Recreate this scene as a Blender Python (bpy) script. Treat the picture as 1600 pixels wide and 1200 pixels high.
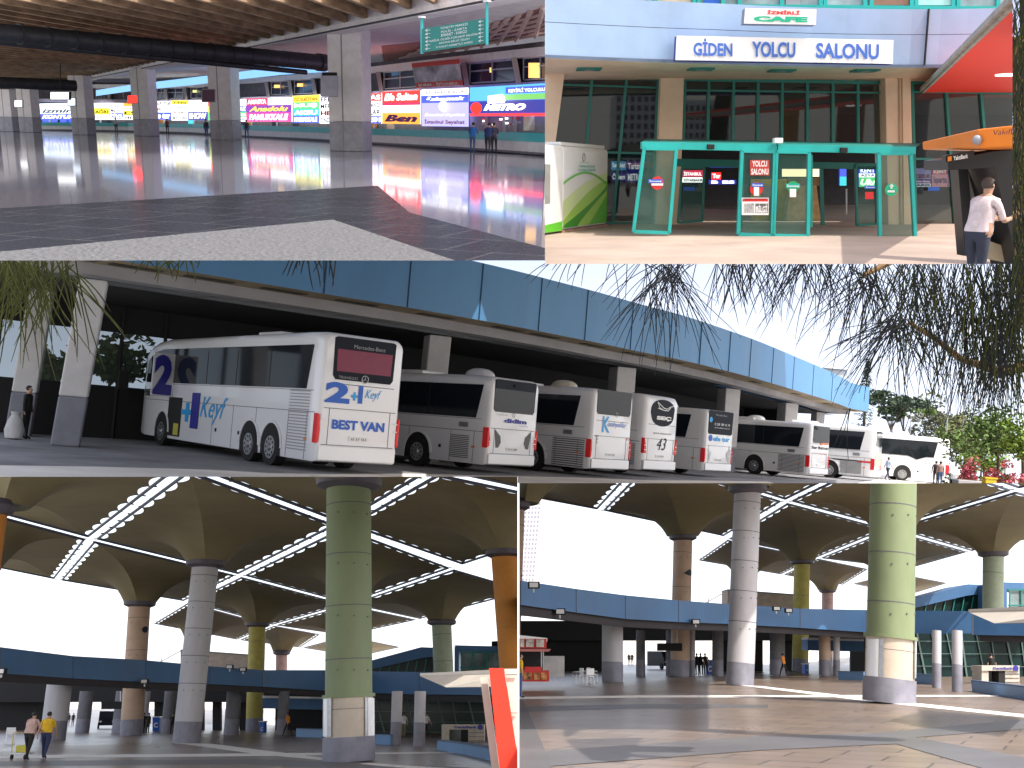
import bpy, bmesh, math, random
from mathutils import Vector, Matrix, Euler
random.seed(7)
for o in list(bpy.data.objects): bpy.data.objects.remove(o)
SC = bpy.context.scene
COL = SC.collection
rad = math.radians
# ---------------------------------------------------------------- camera, sky, sun, exposure
F = 1600.0; CX, CY = 800.0, 600.0            # focal length and centre in pixels of a 1600 wide picture
PITCH = rad(17)
cam = bpy.data.objects.new('camera', bpy.data.cameras.new('camera')); COL.objects.link(cam)
cam.data.lens = 36.0; cam.data.sensor_width = 36.0; cam.data.clip_end = 3000; cam.data.clip_start = 0.2
cam.location = (0, 0, 0); cam.rotation_euler = (math.pi/2 + PITCH, 0, 0)
SC.camera = cam
SUN_EL, SUN_AZ = rad(47), rad(140)           # azimuth measured from the view direction towards the right
w = bpy.data.worlds.new('World'); SC.world = w; w.use_nodes = True
nt = w.node_tree; nt.nodes.clear()
sky = nt.nodes.new('ShaderNodeTexSky'); sky.sky_type = 'NISHITA'; sky.sun_disc = False
sky.sun_elevation = SUN_EL; sky.sun_rotation = SUN_AZ; sky.air_density = 1.0; sky.dust_density = 4.0; sky.ozone_density = 1.0
bg = nt.nodes.new('ShaderNodeBackground'); bg.inputs['Strength'].default_value = 0.15
wo = nt.nodes.new('ShaderNodeOutputWorld')
# bright summer haze: a pale veil over the blue, thickest near the horizon
bg2 = nt.nodes.new('ShaderNodeBackground'); tcw = nt.nodes.new('ShaderNodeTexCoord'); sx = nt.nodes.new('ShaderNodeSeparateXYZ'); rw = nt.nodes.new('ShaderNodeValToRGB')
mr = nt.nodes.new('ShaderNodeMapRange'); mr.inputs[1].default_value = -1; mr.inputs[2].default_value = 1
nt.links.new(tcw.outputs['Generated'], sx.inputs[0]); nt.links.new(sx.outputs[2], mr.inputs[0]); nt.links.new(mr.outputs[0], rw.inputs[0]); nt.links.new(rw.outputs[0], bg2.inputs['Color'])
els = rw.color_ramp.elements; els[0].position = 0.0; els[0].color = (0.66, 0.63, 0.59, 1); els[1].position = 0.46; els[1].color = (0.72, 0.70, 0.67, 1)  # half below the horizon is brightened as added fill light
for p_, c_ in ((0.49, (0.85, 0.85, 0.86, 1)), (0.53, (0.80, 0.80, 0.83, 1)), (0.57, (0.66, 0.65, 0.68, 1)), (0.64, (0.56, 0.535, 0.56, 1)), (0.72, (0.36, 0.35, 0.38, 1)), (1.0, (0.22, 0.23, 0.28, 1))):
    e_ = els.new(p_); e_.color = c_
bg2.inputs['Strength'].default_value = 1.0
ad = nt.nodes.new('ShaderNodeAddShader')
nt.links.new(sky.outputs[0], bg.inputs['Color']); nt.links.new(bg.outputs[0], ad.inputs[0]); nt.links.new(bg2.outputs[0], ad.inputs[1]); nt.links.new(ad.outputs[0], wo.inputs['Surface'])
sd = bpy.data.lights.new('sun', 'SUN'); sd.energy = 3.6; sd.angle = rad(0.5); sd.color = (1.0, 0.95, 0.87)
so = bpy.data.objects.new('sun', sd); COL.objects.link(so)
sundir = Vector((math.sin(SUN_AZ)*math.cos(SUN_EL), math.cos(SUN_AZ)*math.cos(SUN_EL), math.sin(SUN_EL)))
so.rotation_euler = sundir.to_track_quat('Z', 'Y').to_euler()
so.location = sundir*60
SC.view_settings.view_transform = 'Standard'; SC.view_settings.look = 'None'
SC.view_settings.gamma = 1.0; SC.view_settings.use_curve_mapping = False
SC.view_settings.exposure = 0.58
SC.render.engine = 'CYCLES'
SC.cycles.max_bounces = 7; SC.cycles.transparent_max_bounces = 16

# ---------------------------------------------------------------- the five places: each is a level place of its own
camR = Euler((math.pi/2 + PITCH, 0, 0)).to_matrix()
camRT = camR.transposed()
def ray(px, py): return camR @ Vector(((px-CX)/F, (CY-py)/F, -1.0))
def proj(p):
    c = camRT @ p
    if c.z > -1e-6: return None
    return (CX + F*c.x/-c.z, CY - F*c.y/-c.z)
class Place:
    def __init__(s, a, b, h, cells):
        A = ray(*a).normalized(); B = ray(*b).normalized()
        up = (B-A).cross(A).normalized()
        if up.z < 0: up = -up
        f = ray(CX, CY); f = (f - up*f.dot(up)).normalized()
        r = f.cross(up)
        s.R = Matrix((r, f, up)).transposed(); s.RT = s.R.transposed()
        s.h = h; s.M = Matrix.Translation(-up*h) @ s.R.to_4x4()
        s.cells = cells; s.hor = (a, b)
    def d(s, px, py): return s.RT @ ray(px, py)
    def yh(s, px):
        (x0, y0), (x1, y1) = s.hor
        return y0 + (y1-y0)*(px-x0)/(x1-x0)
    def pt(s, px, py, Y):                    # the point at ground distance Y seen in that direction
        d = s.d(px, py); return Vector((0, 0, s.h)) + d*(Y/d.y)
    def fl(s, px, py, z=0.0):                # the point of a level plane seen in that direction
        d = s.d(px, py); return Vector((0, 0, s.h)) + d*((z-s.h)/d.z)
    def base(s, px, Y, z=0.0):               # a point of the floor at distance Y
        y0, y1 = s.yh(px), s.yh(px)+50
        for _ in range(3):
            a = s.pt(px, y0, Y).z - z; b = s.pt(px, y1, Y).z - z
            if abs(b-a) < 1e-9: break
            y0, y1 = y1, y1 - b*(y1-y0)/(b-a)
        p = s.pt(px, y1, Y); p.z = z; return p
P1 = Place((0, 184), (851, 199), 1.5, [(-90, 851.5, -30, 407)])
P2 = Place((852, 272), (1582, 272), 1.73, [(851.5, 1582, -40, 412.5)])
P3 = Place((0, 605.6), (1480, 724), 1.6, [(-120, 851.5, 407, 745), (851.5, 1582, 412.5, 745), (809, 1582, 745, 755), (1582, 1720, -70, 755)])
P4 = Place((0, 1115), (808, 1115), 1.64, [(-120, 808.5, 745, 1300)])
P5 = Place((812, 1021), (1600, 1021), 1.69, [(811.5, 1720, 755, 1300)])

# ---------------------------------------------------------------- materials
MATS = {}
def M(name, col, rough=0.6, metal=0.0, var=0.10, scale=2.0, bump=0.0, emit=0.0, coat=0.0, spec=0.5, stretch=None, kind='noise', col2=None, ecol=None, bscale=None):
    if name in MATS: return MATS[name]
    m = bpy.data.materials.new(name); m.use_nodes = True; t = m.node_tree; n = t.nodes; l = t.links
    b = n['Principled BSDF']; b.inputs['Roughness'].default_value = rough; b.inputs['Metallic'].default_value = metal
    b.inputs['Specular IOR Level'].default_value = spec; b.inputs['Coat Weight'].default_value = coat
    b.inputs['Coat Roughness'].default_value = 0.05
    c = tuple(col)+(1,)
    if emit:
        b.inputs['Emission Color'].default_value = (tuple(ecol)+(1,)) if ecol else c
        b.inputs['Emission Strength'].default_value = emit
    if var or col2:
        tc = n.new('ShaderNodeTexCoord'); mp = n.new('ShaderNodeMapping'); l.new(tc.outputs['Object'], mp.inputs['Vector'])
        if stretch: mp.inputs['Scale'].default_value = stretch
        nz = n.new('ShaderNodeTexNoise' if kind == 'noise' else 'ShaderNodeTexVoronoi')
        nz.inputs['Scale'].default_value = scale
        if kind == 'noise': nz.inputs['Detail'].default_value = 6; nz.inputs['Roughness'].default_value = 0.62
        l.new(mp.outputs[0], nz.inputs['Vector'])
        cr = n.new('ShaderNodeValToRGB'); l.new(nz.outputs[0] if kind == 'noise' else nz.outputs['Distance'], cr.inputs[0])
        lo = [max(0, x*(1-2*var)) for x in col]; hi = [min(1, x*(1+1.4*var)) for x in col]
        if col2: lo, hi = col, col2
        cr.color_ramp.elements[0].position = 0.32; cr.color_ramp.elements[1].position = 0.7
        cr.color_ramp.elements[0].color = tuple(lo)+(1,); cr.color_ramp.elements[1].color = tuple(hi)+(1,)
        l.new(cr.outputs[0], b.inputs['Base Color'])
        ma = n.new('ShaderNodeMapRange'); l.new(nz.outputs[0], ma.inputs[0])
        ma.inputs[3].default_value = max(0.02, rough-0.08); ma.inputs[4].default_value = min(1, rough+0.12)
        l.new(ma.outputs[0], b.inputs['Roughness'])
        if bump:
            bp = n.new('ShaderNodeBump'); bp.inputs['Strength'].default_value = bump; bp.inputs['Distance'].default_value = 0.02
            nb = n.new('ShaderNodeTexNoise'); nb.inputs['Scale'].default_value = bscale or scale*8; nb.inputs['Detail'].default_value = 4
            l.new(mp.outputs[0], nb.inputs['Vector']); l.new(nb.outputs[0], bp.inputs['Height']); l.new(bp.outputs[0], b.inputs['Normal'])
    else: b.inputs['Base Color'].default_value = c
    MATS[name] = m; return m
def E(name, col, s=1.0): return M(name, tuple(x*0.6 for x in col), 0.4, emit=s, ecol=col, var=0)
def glass(name, tint, alpha=0.35, rough=0.03, spec=1.0):
    if name in MATS: return MATS[name]
    m = bpy.data.materials.new(name); m.use_nodes = True; t = m.node_tree; n = t.nodes; l = t.links; n.clear()
    tr = n.new('ShaderNodeBsdfTransparent'); tr.inputs[0].default_value = (0.90, 0.95, 0.93, 1)
    p = n.new('ShaderNodeBsdfPrincipled'); p.inputs['Base Color'].default_value = tuple(tint)+(1,); p.inputs['Roughness'].default_value = rough
    p.inputs['Specular IOR Level'].default_value = spec
    mx = n.new('ShaderNodeMixShader'); mx.inputs[0].default_value = alpha
    o = n.new('ShaderNodeOutputMaterial')
    l.new(tr.outputs[0], mx.inputs[1]); l.new(p.outputs[0], mx.inputs[2]); l.new(mx.outputs[0], o.inputs[0])
    MATS[name] = m; return m

# ---------------------------------------------------------------- mesh builder and naming helpers
INFO = {}            # root object -> (place, local matrix in the place)
class MB:
    def __init__(s): s.v = []; s.f = []; s.mi = []; s.m = 0; s.cuts = []
    def add(s, vs, fs):
        s.cuts.append((len(s.v), len(s.f))); k = len(s.v); s.v += [Vector(x) for x in vs]; s.f += [tuple(i+k for i in f) for f in fs]; s.mi += [s.m]*len(fs); return s
    def build_each(s, name, mats, parent=None, world=False, **k):     # every added shape becomes an object of its own
        out = []
        cuts = s.cuts+[(len(s.v), len(s.f))]
        for (v0, f0), (v1, f1) in zip(cuts[:-1], cuts[1:]):
            m = MB(); m.v = s.v[v0:v1]; m.f = [tuple(i-v0 for i in f) for f in s.f[f0:f1]]; m.mi = s.mi[f0:f1]; out.append(m.build(name, mats, parent, world=world, **k))
        return out
    def poly(s, pts): return s.add(pts, [tuple(range(len(pts)))])
    def hexa(s, b, t):                       # two quads
        return s.add(list(b)+list(t), [(3,2,1,0),(4,5,6,7),(0,1,5,4),(1,2,6,5),(2,3,7,6),(3,0,4,7)])
    def box(s, x0, x1, y0, y1, z0, z1, mat=None):
        vs = [(x0,y0,z0),(x1,y0,z0),(x1,y1,z0),(x0,y1,z0),(x0,y0,z1),(x1,y0,z1),(x1,y1,z1),(x0,y1,z1)]
        if mat is not None: vs = [mat @ Vector(v) for v in vs]
        return s.hexa(vs[:4], vs[4:])
    def slab(s, pts, off):                   # polygon given thickness along vector off
        n = len(pts); off = Vector(off); a = [Vector(p) for p in pts]
        return s.add(a+[p+off for p in a], [tuple(range(n)), tuple(range(2*n-1, n-1, -1))]+[(i, i+n, (i+1) % n+n, (i+1) % n) for i in range(n)])
    def tube(s, p0, p1, r0, r1=None, n=12, caps=True):
        r1 = r0 if r1 is None else r1; p0, p1 = Vector(p0), Vector(p1); d = (p1-p0).normalized()
        u = d.cross(Vector((0, 0, 1)) if abs(d.z) < 0.95 else Vector((1, 0, 0))).normalized(); w_ = d.cross(u)
        vs = []
        for p, r in ((p0, r0), (p1, r1)):
            for i in range(n):
                a = 2*math.pi*i/n; vs.append(p+(u*math.cos(a)+w_*math.sin(a))*r)
        fs = [(i, (i+1) % n, (i+1) % n+n, i+n) for i in range(n)]
        if caps: fs += [tuple(range(n-1, -1, -1)), tuple(range(n, 2*n))]
        return s.add(vs, fs)
    def path(s, pts, rs, n=6):
        pts = [Vector(p) for p in pts]; vs = []
        for k, p in enumerate(pts):
            d = (pts[min(k+1, len(pts)-1)]-pts[max(k-1, 0)]).normalized()
            u = d.cross(Vector((0.13, 0.2, 1))).normalized(); w_ = d.cross(u); r = rs[k] if isinstance(rs, (list, tuple)) else rs
            for i in range(n):
                a = 2*math.pi*i/n; vs.append(p+(u*math.cos(a)+w_*math.sin(a))*r)
        fs = [(k*n+i, k*n+(i+1) % n, (k+1)*n+(i+1) % n, (k+1)*n+i) for k in range(len(pts)-1) for i in range(n)]
        fs += [tuple(range(n-1, -1, -1)), tuple(range((len(pts)-1)*n, len(pts)*n))]
        return s.add(vs, fs)
    def lathe(s, prof, c=(0, 0, 0), n=24, sx=1, sy=1):
        c = Vector(c); vs = []
        for r, z in prof:
            for i in range(n):
                a = 2*math.pi*i/n; vs.append(c+Vector((math.cos(a)*r*sx, math.sin(a)*r*sy, z)))
        fs = [(k*n+i, k*n+(i+1) % n, (k+1)*n+(i+1) % n, (k+1)*n+i) for k in range(len(prof)-1) for i in range(n)]
        fs += [tuple(range(n-1, -1, -1)), tuple(range((len(prof)-1)*n, len(prof)*n))]
        return s.add(vs, fs)
    def ball(s, c, r, n=10, m=7, sx=1, sy=1, sz=1):
        pr = [(max(1e-3, math.sin(math.pi*k/m))*r, -math.cos(math.pi*k/m)*r*sz) for k in range(m+1)]
        return s.lathe(pr, c, n, sx, sy)
    def grid(s, rows, closed=False):         # rows of points
        nr, nc = len(rows), len(rows[0]); vs = [p for r in rows for p in r]
        fs = [(i*nc+j, i*nc+(j+1) % nc, (i+1)*nc+(j+1) % nc, (i+1)*nc+j) for i in range(nr-1) for j in range(nc if closed else nc-1)]
        return s.add(vs, fs)
    def build(s, name, mats, parent=None, place=None, smooth=False, world=False, recalc=True, bevel=0):
        # world=True: points are in the coordinates of the place, otherwise in those of the parent thing
        if not isinstance(mats, (list, tuple)): mats = [mats]
        root = parent
        while root is not None and root.parent is not None: root = root.parent
        pl = place or (INFO[root][0] if root else None)
        vs = s.v
        if world and root is not None:
            inv = INFO[root][1].inverted(); vs = [inv @ v for v in vs]
        me = bpy.data.meshes.new(name); me.from_pydata([tuple(v) for v in vs], [], s.f); 
        for m in mats: me.materials.append(m)
        for i, p in enumerate(me.polygons): p.material_index = s.mi[i]; p.use_smooth = smooth
        if recalc:
            bm = bmesh.new(); bm.from_mesh(me); bmesh.ops.recalc_face_normals(bm, faces=bm.faces)
            if bevel: bmesh.ops.bevel(bm, geom=list(bm.edges), offset=bevel, segments=2, profile=0.5, affect='EDGES')
            bm.to_mesh(me); bm.free()
        if smooth:
            try: me.set_sharp_from_angle(angle=rad(38))
            except Exception: pass
        o = bpy.data.objects.new(name, me); COL.objects.link(o)
        if parent is not None: o.parent = parent
        else: o.matrix_world = pl.M; INFO[o] = (pl, Matrix.Identity(4))
        return o
def tag(o, label=None, cat=None, group=None, kind=None):
    if label: o['label'] = label
    if cat: o['category'] = cat
    if group: o['group'] = group
    if kind: o['kind'] = kind
    return o
def thing(name, label, cat, place, loc=(0, 0, 0), rotz=0.0, group=None):
    o = bpy.data.objects.new(name, None); COL.objects.link(o); o.empty_display_size = 0.2
    L = Matrix.Translation(Vector(loc)) @ Matrix.Rotation(rotz, 4, 'Z')
    o.matrix_world = place.M @ L; INFO[o] = (place, L)
    return tag(o, label, cat, group)
def struct(name, mb, mat, place, smooth=False): return tag(mb.build(name, mat, place=place, smooth=smooth), kind='structure')

def text(root, s, bl, br, tl, mat, name='lettering', world=False, bold=0.0, italic=0.0, depth=0.01, out=0.012, parent=None, align=True, keep=False):
    """flat letters filling the rectangle bl-br-tl, standing a little proud of it"""
    cu = bpy.data.curves.new('t', 'FONT'); cu.body = s; cu.size = 1; cu.offset = bold; cu.shear = italic; cu.resolution_u = 3
    cu.align_x = 'CENTER' if '\n' in s else 'LEFT'
    to = bpy.data.objects.new('t', cu); COL.objects.link(to)
    dg = bpy.context.evaluated_depsgraph_get(); me = bpy.data.meshes.new_from_object(to.evaluated_get(dg))
    bpy.data.objects.remove(to)
    if not me.vertices: return None
    xs = [v.co.x for v in me.vertices]; ys = [v.co.y for v in me.vertices]
    x0, x1, y0, y1 = min(xs), max(xs), min(ys), max(ys)
    bl, br, tl = Vector(bl), Vector(br), Vector(tl)
    U, V = br-bl, tl-bl; N = U.cross(V).normalized()
    if keep:
        k = min(U.length/(x1-x0), V.length/(y1-y0)); u2 = U.normalized()*k*(x1-x0); v2 = V.normalized()*k*(y1-y0)
        bl = bl+(U-u2)/2+(V-v2)/2; U, V = u2, v2
    mb = MB(); mb.v = [bl+U*((v.co.x-x0)/(x1-x0))+V*((v.co.y-y0)/(y1-y0))+N*out for v in me.vertices]
    mb.f = [tuple(p.vertices) for p in me.polygons]; mb.mi = [0]*len(mb.f)
    bpy.data.meshes.remove(me)
    return mb.build(name, mat, parent or root, world=world, recalc=False)

def finish_cells():
    """trim what sticks out of the compartment its place stands in"""
    bpy.context.view_layer.update()
    lines = lambda cs: (sorted({v for c in cs for v in c[:2] if True}), sorted({v for c in cs for v in c[2:] if True}))
    dead = []
    for o in list(bpy.data.objects):
        if o.type != 'MESH': continue
        r = o
        while r.parent: r = r.parent
        if r not in INFO: continue
        pl = INFO[r][0]; mw = o.matrix_world
        if r.get('nocrop'): continue
        bb = [mw @ Vector(c) for c in o.bound_box]
        pr = [proj(p) for p in bb]
        if all(p is not None for p in pr):
            a0, a1 = min(p[0] for p in pr), max(p[0] for p in pr); b0, b1 = min(p[1] for p in pr), max(p[1] for p in pr)
            if any(a0 >= c[0] and a1 <= c[1] and b0 >= c[2] and b1 <= c[3] for c in pl.cells): continue
        if o.data.users > 1: o.data = o.data.copy()
        bm = bmesh.new(); bm.from_mesh(o.data); bm.transform(mw)
        # nothing behind the eye is trimmed by these rules: drop what lies behind a near plane
        near = camR @ Vector((0, 0, -1))
        if not r.get('keepback'):
            bmesh.ops.bisect_plane(bm, geom=list(bm.verts)+list(bm.edges)+list(bm.faces), plane_co=near*0.5, plane_no=near, clear_inner=True)
        xs, ys = lines(pl.cells)
        for x in xs:
            n = (camR @ Vector((1, 0, (x-CX)/F))).normalized()
            bmesh.ops.bisect_plane(bm, geom=list(bm.verts)+list(bm.edges)+list(bm.faces), plane_co=(0, 0, 0), plane_no=n)
        for y in ys:
            n = (camR @ Vector((0, 1, (CY-y)/F))).normalized()
            bmesh.ops.bisect_plane(bm, geom=list(bm.verts)+list(bm.edges)+list(bm.faces), plane_co=(0, 0, 0), plane_no=n)
        kill = []
        for f in bm.faces:
            p = proj(f.calc_center_median())
            if p is None or not any(c[0] <= p[0] <= c[1] and c[2] <= p[1] <= c[3] for c in pl.cells): kill.append(f)
        bmesh.ops.delete(bm, geom=kill, context='FACES')
        bm.verts.ensure_lookup_table()
        loose = [v for v in bm.verts if not v.link_faces]
        bmesh.ops.delete(bm, geom=loose, context='VERTS')
        if len(bm.faces) == 0: dead.append(o)
        else:
            bm.transform(mw.inverted()); bm.to_mesh(o.data)
        bm.free()
    def rm(o):
        for c in list(o.children): rm(c)
        bpy.data.objects.remove(o)
    names = [o.name for o in dead]
    for n in names:
        o = bpy.data.objects.get(n)
        if o and not any(c.name not in names for c in o.children_recursive): rm(o)
    for o in [o for o in bpy.data.objects if o.type == 'EMPTY' and o.parent is None and not o.children]:
        bpy.data.objects.remove(o)
    for o in bpy.data.objects:
        for k in ('nocrop', 'keepback'):
            if k in o: del o[k]

# ---------------------------------------------------------------- people
SKIN = M('skin', (0.42, 0.24, 0.16), 0.55, var=0.05)
SKIN2 = M('skin_light', (0.55, 0.36, 0.26), 0.55, var=0.05)
HAIR = M('hair', (0.02, 0.016, 0.014), 0.7, var=0.1)
def cloth(name, c, r=0.85): return M('cloth_'+name, c, r, var=0.12, scale=6, bump=0.2, bscale=40)
def person(place, loc, face, label, shirt, trousers, height=1.72, pose='stand', sleeve='short', group=None, skin=None, hair=HAIR, sub=2, fat=1.0, shoes=None, name='person'):
    """one continuous figure grown on a skeleton; face = direction it looks (radians, 0 = away from the viewer)"""
    k = height/1.75; skin = skin or SKIN; shoes = shoes or M('shoe', (0.02, 0.018, 0.016), 0.5, var=0.1)
    root = thing(name, label, 'person', place, loc, face, group)
    st = {'stand': (0.0, 0.0), 'walk': (0.26, -0.24), 'stride': (0.34, -0.32), 'reach': (0.06, -0.05), 'push': (0.22, -0.2), 'lean': (0.05, -0.04)}[pose]
    V = []; Ed = []; R_ = []
    def j(p, r, par=None):
        V.append(Vector(p)*k); R_.append(r*k)
        if par is not None: Ed.append((par, len(V)-1))
        return len(V)-1
    lean = {'stand': 0, 'walk': 0.03, 'stride': 0.07, 'reach': 0.1, 'push': 0.12, 'lean': 0.18}[pose]
    pel = j((0, 0, 0.95), (0.155*fat, 0.115*fat) if 0 else 0.135*fat)
    wa = j((0, lean*0.3, 1.10), 0.128*fat, pel); ch = j((0, lean*0.7, 1.28), 0.140*fat, wa)
    sh = j((0, lean, 1.42), 0.105, ch); nk = j((0, lean*1.15+0.01, 1.50), 0.055, sh)
    hd = j((0, lean*1.25+0.025, 1.60), 0.088, nk); tp = j((0, lean*1.3+0.02, 1.68), 0.078, hd)
    hands = []
    for sgn, sw in ((-1, st[0]), (1, st[1])):
        hp = j((sgn*0.10, 0, 0.90), 0.098*fat, pel)
        kn = j((sgn*0.105, sw*0.55+0.03*(sw != 0), 0.50), 0.064*fat**0.5, hp)
        an = j((sgn*0.105, sw-(0.06 if sw < 0 else 0), 0.10+(0.04 if sw < 0 else 0)), 0.042, kn)
        j((sgn*0.12, sw+0.15-(0.04 if sw < 0 else 0), 0.035), 0.036, an)
        so_ = j((sgn*0.19*fat**0.4, lean, 1.39), 0.066, sh)
        if pose in ('reach', 'push', 'lean'):
            if pose == 'reach':
                el = j((sgn*0.25, lean+0.12, 1.12), 0.045, so_); wr = j((sgn*0.17, lean+0.38, 1.14+0.03*sgn), 0.03, el); ha = j((sgn*0.15, lean+0.47, 1.16+0.03*sgn), 0.03, wr)
            elif pose == 'push':
                el = j((sgn*0.27, lean+0.10, 1.10), 0.045, so_); wr = j((sgn*0.24, lean+0.34, 1.02), 0.03, el); ha = j((sgn*0.22, lean+0.42, 1.0), 0.03, wr)
            else:
                el = j((sgn*0.27, lean+0.12, 1.13), 0.045, so_); wr = j((sgn*0.16, lean+0.34, 1.12), 0.03, el); ha = j((sgn*0.12, lean+0.42, 1.12), 0.03, wr)
        else:
            el = j((sgn*0.25*fat**0.3, lean*0.6-sw*0.35, 1.12), 0.044, so_); wr = j((sgn*0.27*fat**0.3, lean*0.5-sw*0.8+0.04, 0.88), 0.029, el)
            ha = j((sgn*0.265*fat**0.3, lean*0.4-sw*0.9+0.07, 0.79), 0.032, wr)
        hands.append(ha)
        d = (V[ha]-V[wr]).normalized(); side = Vector((sgn, 0, 0)); perp = d.cross(side).normalized()
        if sub >= 2:
            for q in range(4):
                o1 = V[ha]/k+d*0.035+perp*(q-1.5)*0.021
                a = j(o1, 0.0095, ha); j(o1+d*(0.05-abs(q-1.4)*0.008)-side*0.02, 0.008, a)
            o1 = V[ha]/k+perp*0.04; a = j(o1, 0.011, ha); j(o1+d*0.035+perp*0.015, 0.009, a)
    me = bpy.data.meshes.new('body'); me.from_pydata([tuple(v) for v in V], Ed, [])
    o = bpy.data.objects.new('body', me); COL.objects.link(o)
    sm = o.modifiers.new('s', 'SKIN'); sm.use_smooth_shade = True
    for i, sv in enumerate(me.skin_vertices[0].data):
        r = R_[i]; wide = 1.25 if i in (pel, wa, ch, sh) else 1.0
        sv.radius = (r*wide, r) if i in (pel, wa, ch) else (r, r)
        sv.use_root = (i == pel)
    ss = o.modifiers.new('u', 'SUBSURF'); ss.levels = sub; ss.render_levels = sub
    dg = bpy.context.evaluated_depsgraph_get(); dg.update()
    nm = bpy.data.meshes.new_from_object(o.evaluated_get(dg)); bpy.data.objects.remove(o)
    nm.name = 'body'; nm.materials.clear()
    for m in (skin, shirt, trousers, shoes): nm.materials.append(m)
    sl = {'short': 1.16, 'long': 0.90}[sleeve]
    bm = bmesh.new(); bm.from_mesh(nm)
    for zc in (0.97, 1.475, 0.075): bmesh.ops.bisect_plane(bm, geom=list(bm.verts)+list(bm.edges)+list(bm.faces), plane_co=(0, 0, zc*k), plane_no=(0, 0, 1))
    if pose not in ('reach', 'push', 'lean'): bmesh.ops.bisect_plane(bm, geom=[g for g in list(bm.verts)+list(bm.edges)+list(bm.faces)], plane_co=(0, 0, sl*k), plane_no=(0, 0, 1))
    # gently widen the torso sideways for shoulders, flatten front to back
    for v in bm.verts:
        z = v.co.z/k
        if 0.9 < z < 1.46 and abs(v.co.x) < 0.2*k: v.co.x *= 1.12
        if z > 1.54: v.co.x *= 0.86; v.co.y = lean*1.25*k+(v.co.y-lean*1.25*k)*1.08
    nosez = 1.60*k; ny = max((v.co.y for v in bm.verts if v.co.z > 1.56*k), default=0)
    for v in bm.verts:
        if v.co.z > 1.54*k and abs(v.co.x) < 0.018*k and v.co.y > ny-0.03 and abs(v.co.z-nosez) < 0.03*k: v.co.y += 0.02*k
    for f in bm.faces:
        c = f.calc_center_median()/k; f.smooth = True
        arm = abs(c.x) > 0.185*fat**0.3+0.0 or (pose in ('reach', 'push', 'lean') and c.y > lean+0.17 and c.z > 0.95)
        if c.z > 1.475: mi = 0
        elif arm and 0.70 < c.z < 1.47:
            if pose in ('reach', 'push', 'lean'):
                mi = 1 if (sleeve == 'long' and c.y < lean+0.33) or c.y < lean+0.1 and c.z > 1.14 else 0
            else: mi = 1 if c.z > sl else 0
        elif c.z > 0.97: mi = 1
        elif c.z > 0.075: mi = 2
        else: mi = 3
        f.material_index = mi
    bm.to_mesh(nm); bm.free()
    b = bpy.data.objects.new('body', nm); COL.objects.link(b); b.parent = root
    hy = lean*1.3
    mb = MB()
    mb.ball(Vector((0, hy-0.005, 1.655))*k, 0.105*k, 12, 8, sx=0.88, sy=1.02, sz=0.9)
    h = mb.build('hair', hair, root, smooth=True)
    bm = bmesh.new(); bm.from_mesh(h.data)     # keep the cap clear of the face
    bmesh.ops.delete(bm, geom=[v for v in bm.verts if (v.co.y > (hy+0.045)*k and v.co.z < 1.68*k) or v.co.z < 1.58*k], context='VERTS')
    bm.to_mesh(h.data); bm.free()
    return root

# ================================================================ PLACE 3: the coach bays under the curved blue roof
WHITE = M('coach_paint', (0.84, 0.85, 0.88), 0.25, var=0, coat=0.6)
DGLASS = M('dark_glass', (0.012, 0.016, 0.022), 0.06, var=0, spec=0.45)
GREYGL = M('smoked_panel', (0.02, 0.023, 0.033), 0.35, var=0, spec=0.08)
BLACK = M('black_rubber', (0.015, 0.015, 0.016), 0.8, var=0.1)
STEEL = M('steel', (0.45, 0.46, 0.48), 0.35, 0.8, var=0.1, scale=6)
SEAM = M('panel_seam', (0.12, 0.12, 0.13), 0.7, var=0)
REDL = M('tail_light_red', (0.62, 0.02, 0.025), 0.15, var=0, emit=0.06, ecol=(1, 0.03, 0.03))
ORG = M('orange_reflector', (0.8, 0.22, 0.03), 0.3, var=0)
PLATE = M('plate_white', (0.8, 0.8, 0.8), 0.4, var=0)
INK = M('black_letters', (0.015, 0.015, 0.02), 0.6, var=0)
BLUEINK = M('blue_letters', (0.02, 0.12, 0.55), 0.4, var=0)
SKYINK = M('light_blue_letters', (0.03, 0.35, 0.75), 0.4, var=0)
NAVY = M('navy_letters', (0.03, 0.03, 0.30), 0.4, var=0)
WHITEINK = M('white_letters', (0.8, 0.8, 0.8), 0.5, var=0)
GREYINK = M('grey_letters', (0.3, 0.3, 0.33), 0.5, var=0)
REDINK = M('red_letters', (0.65, 0.03, 0.03), 0.4, var=0)
BURG = M('burgundy_blind', (0.20, 0.02, 0.06), 0.3, var=0.05)

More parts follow.
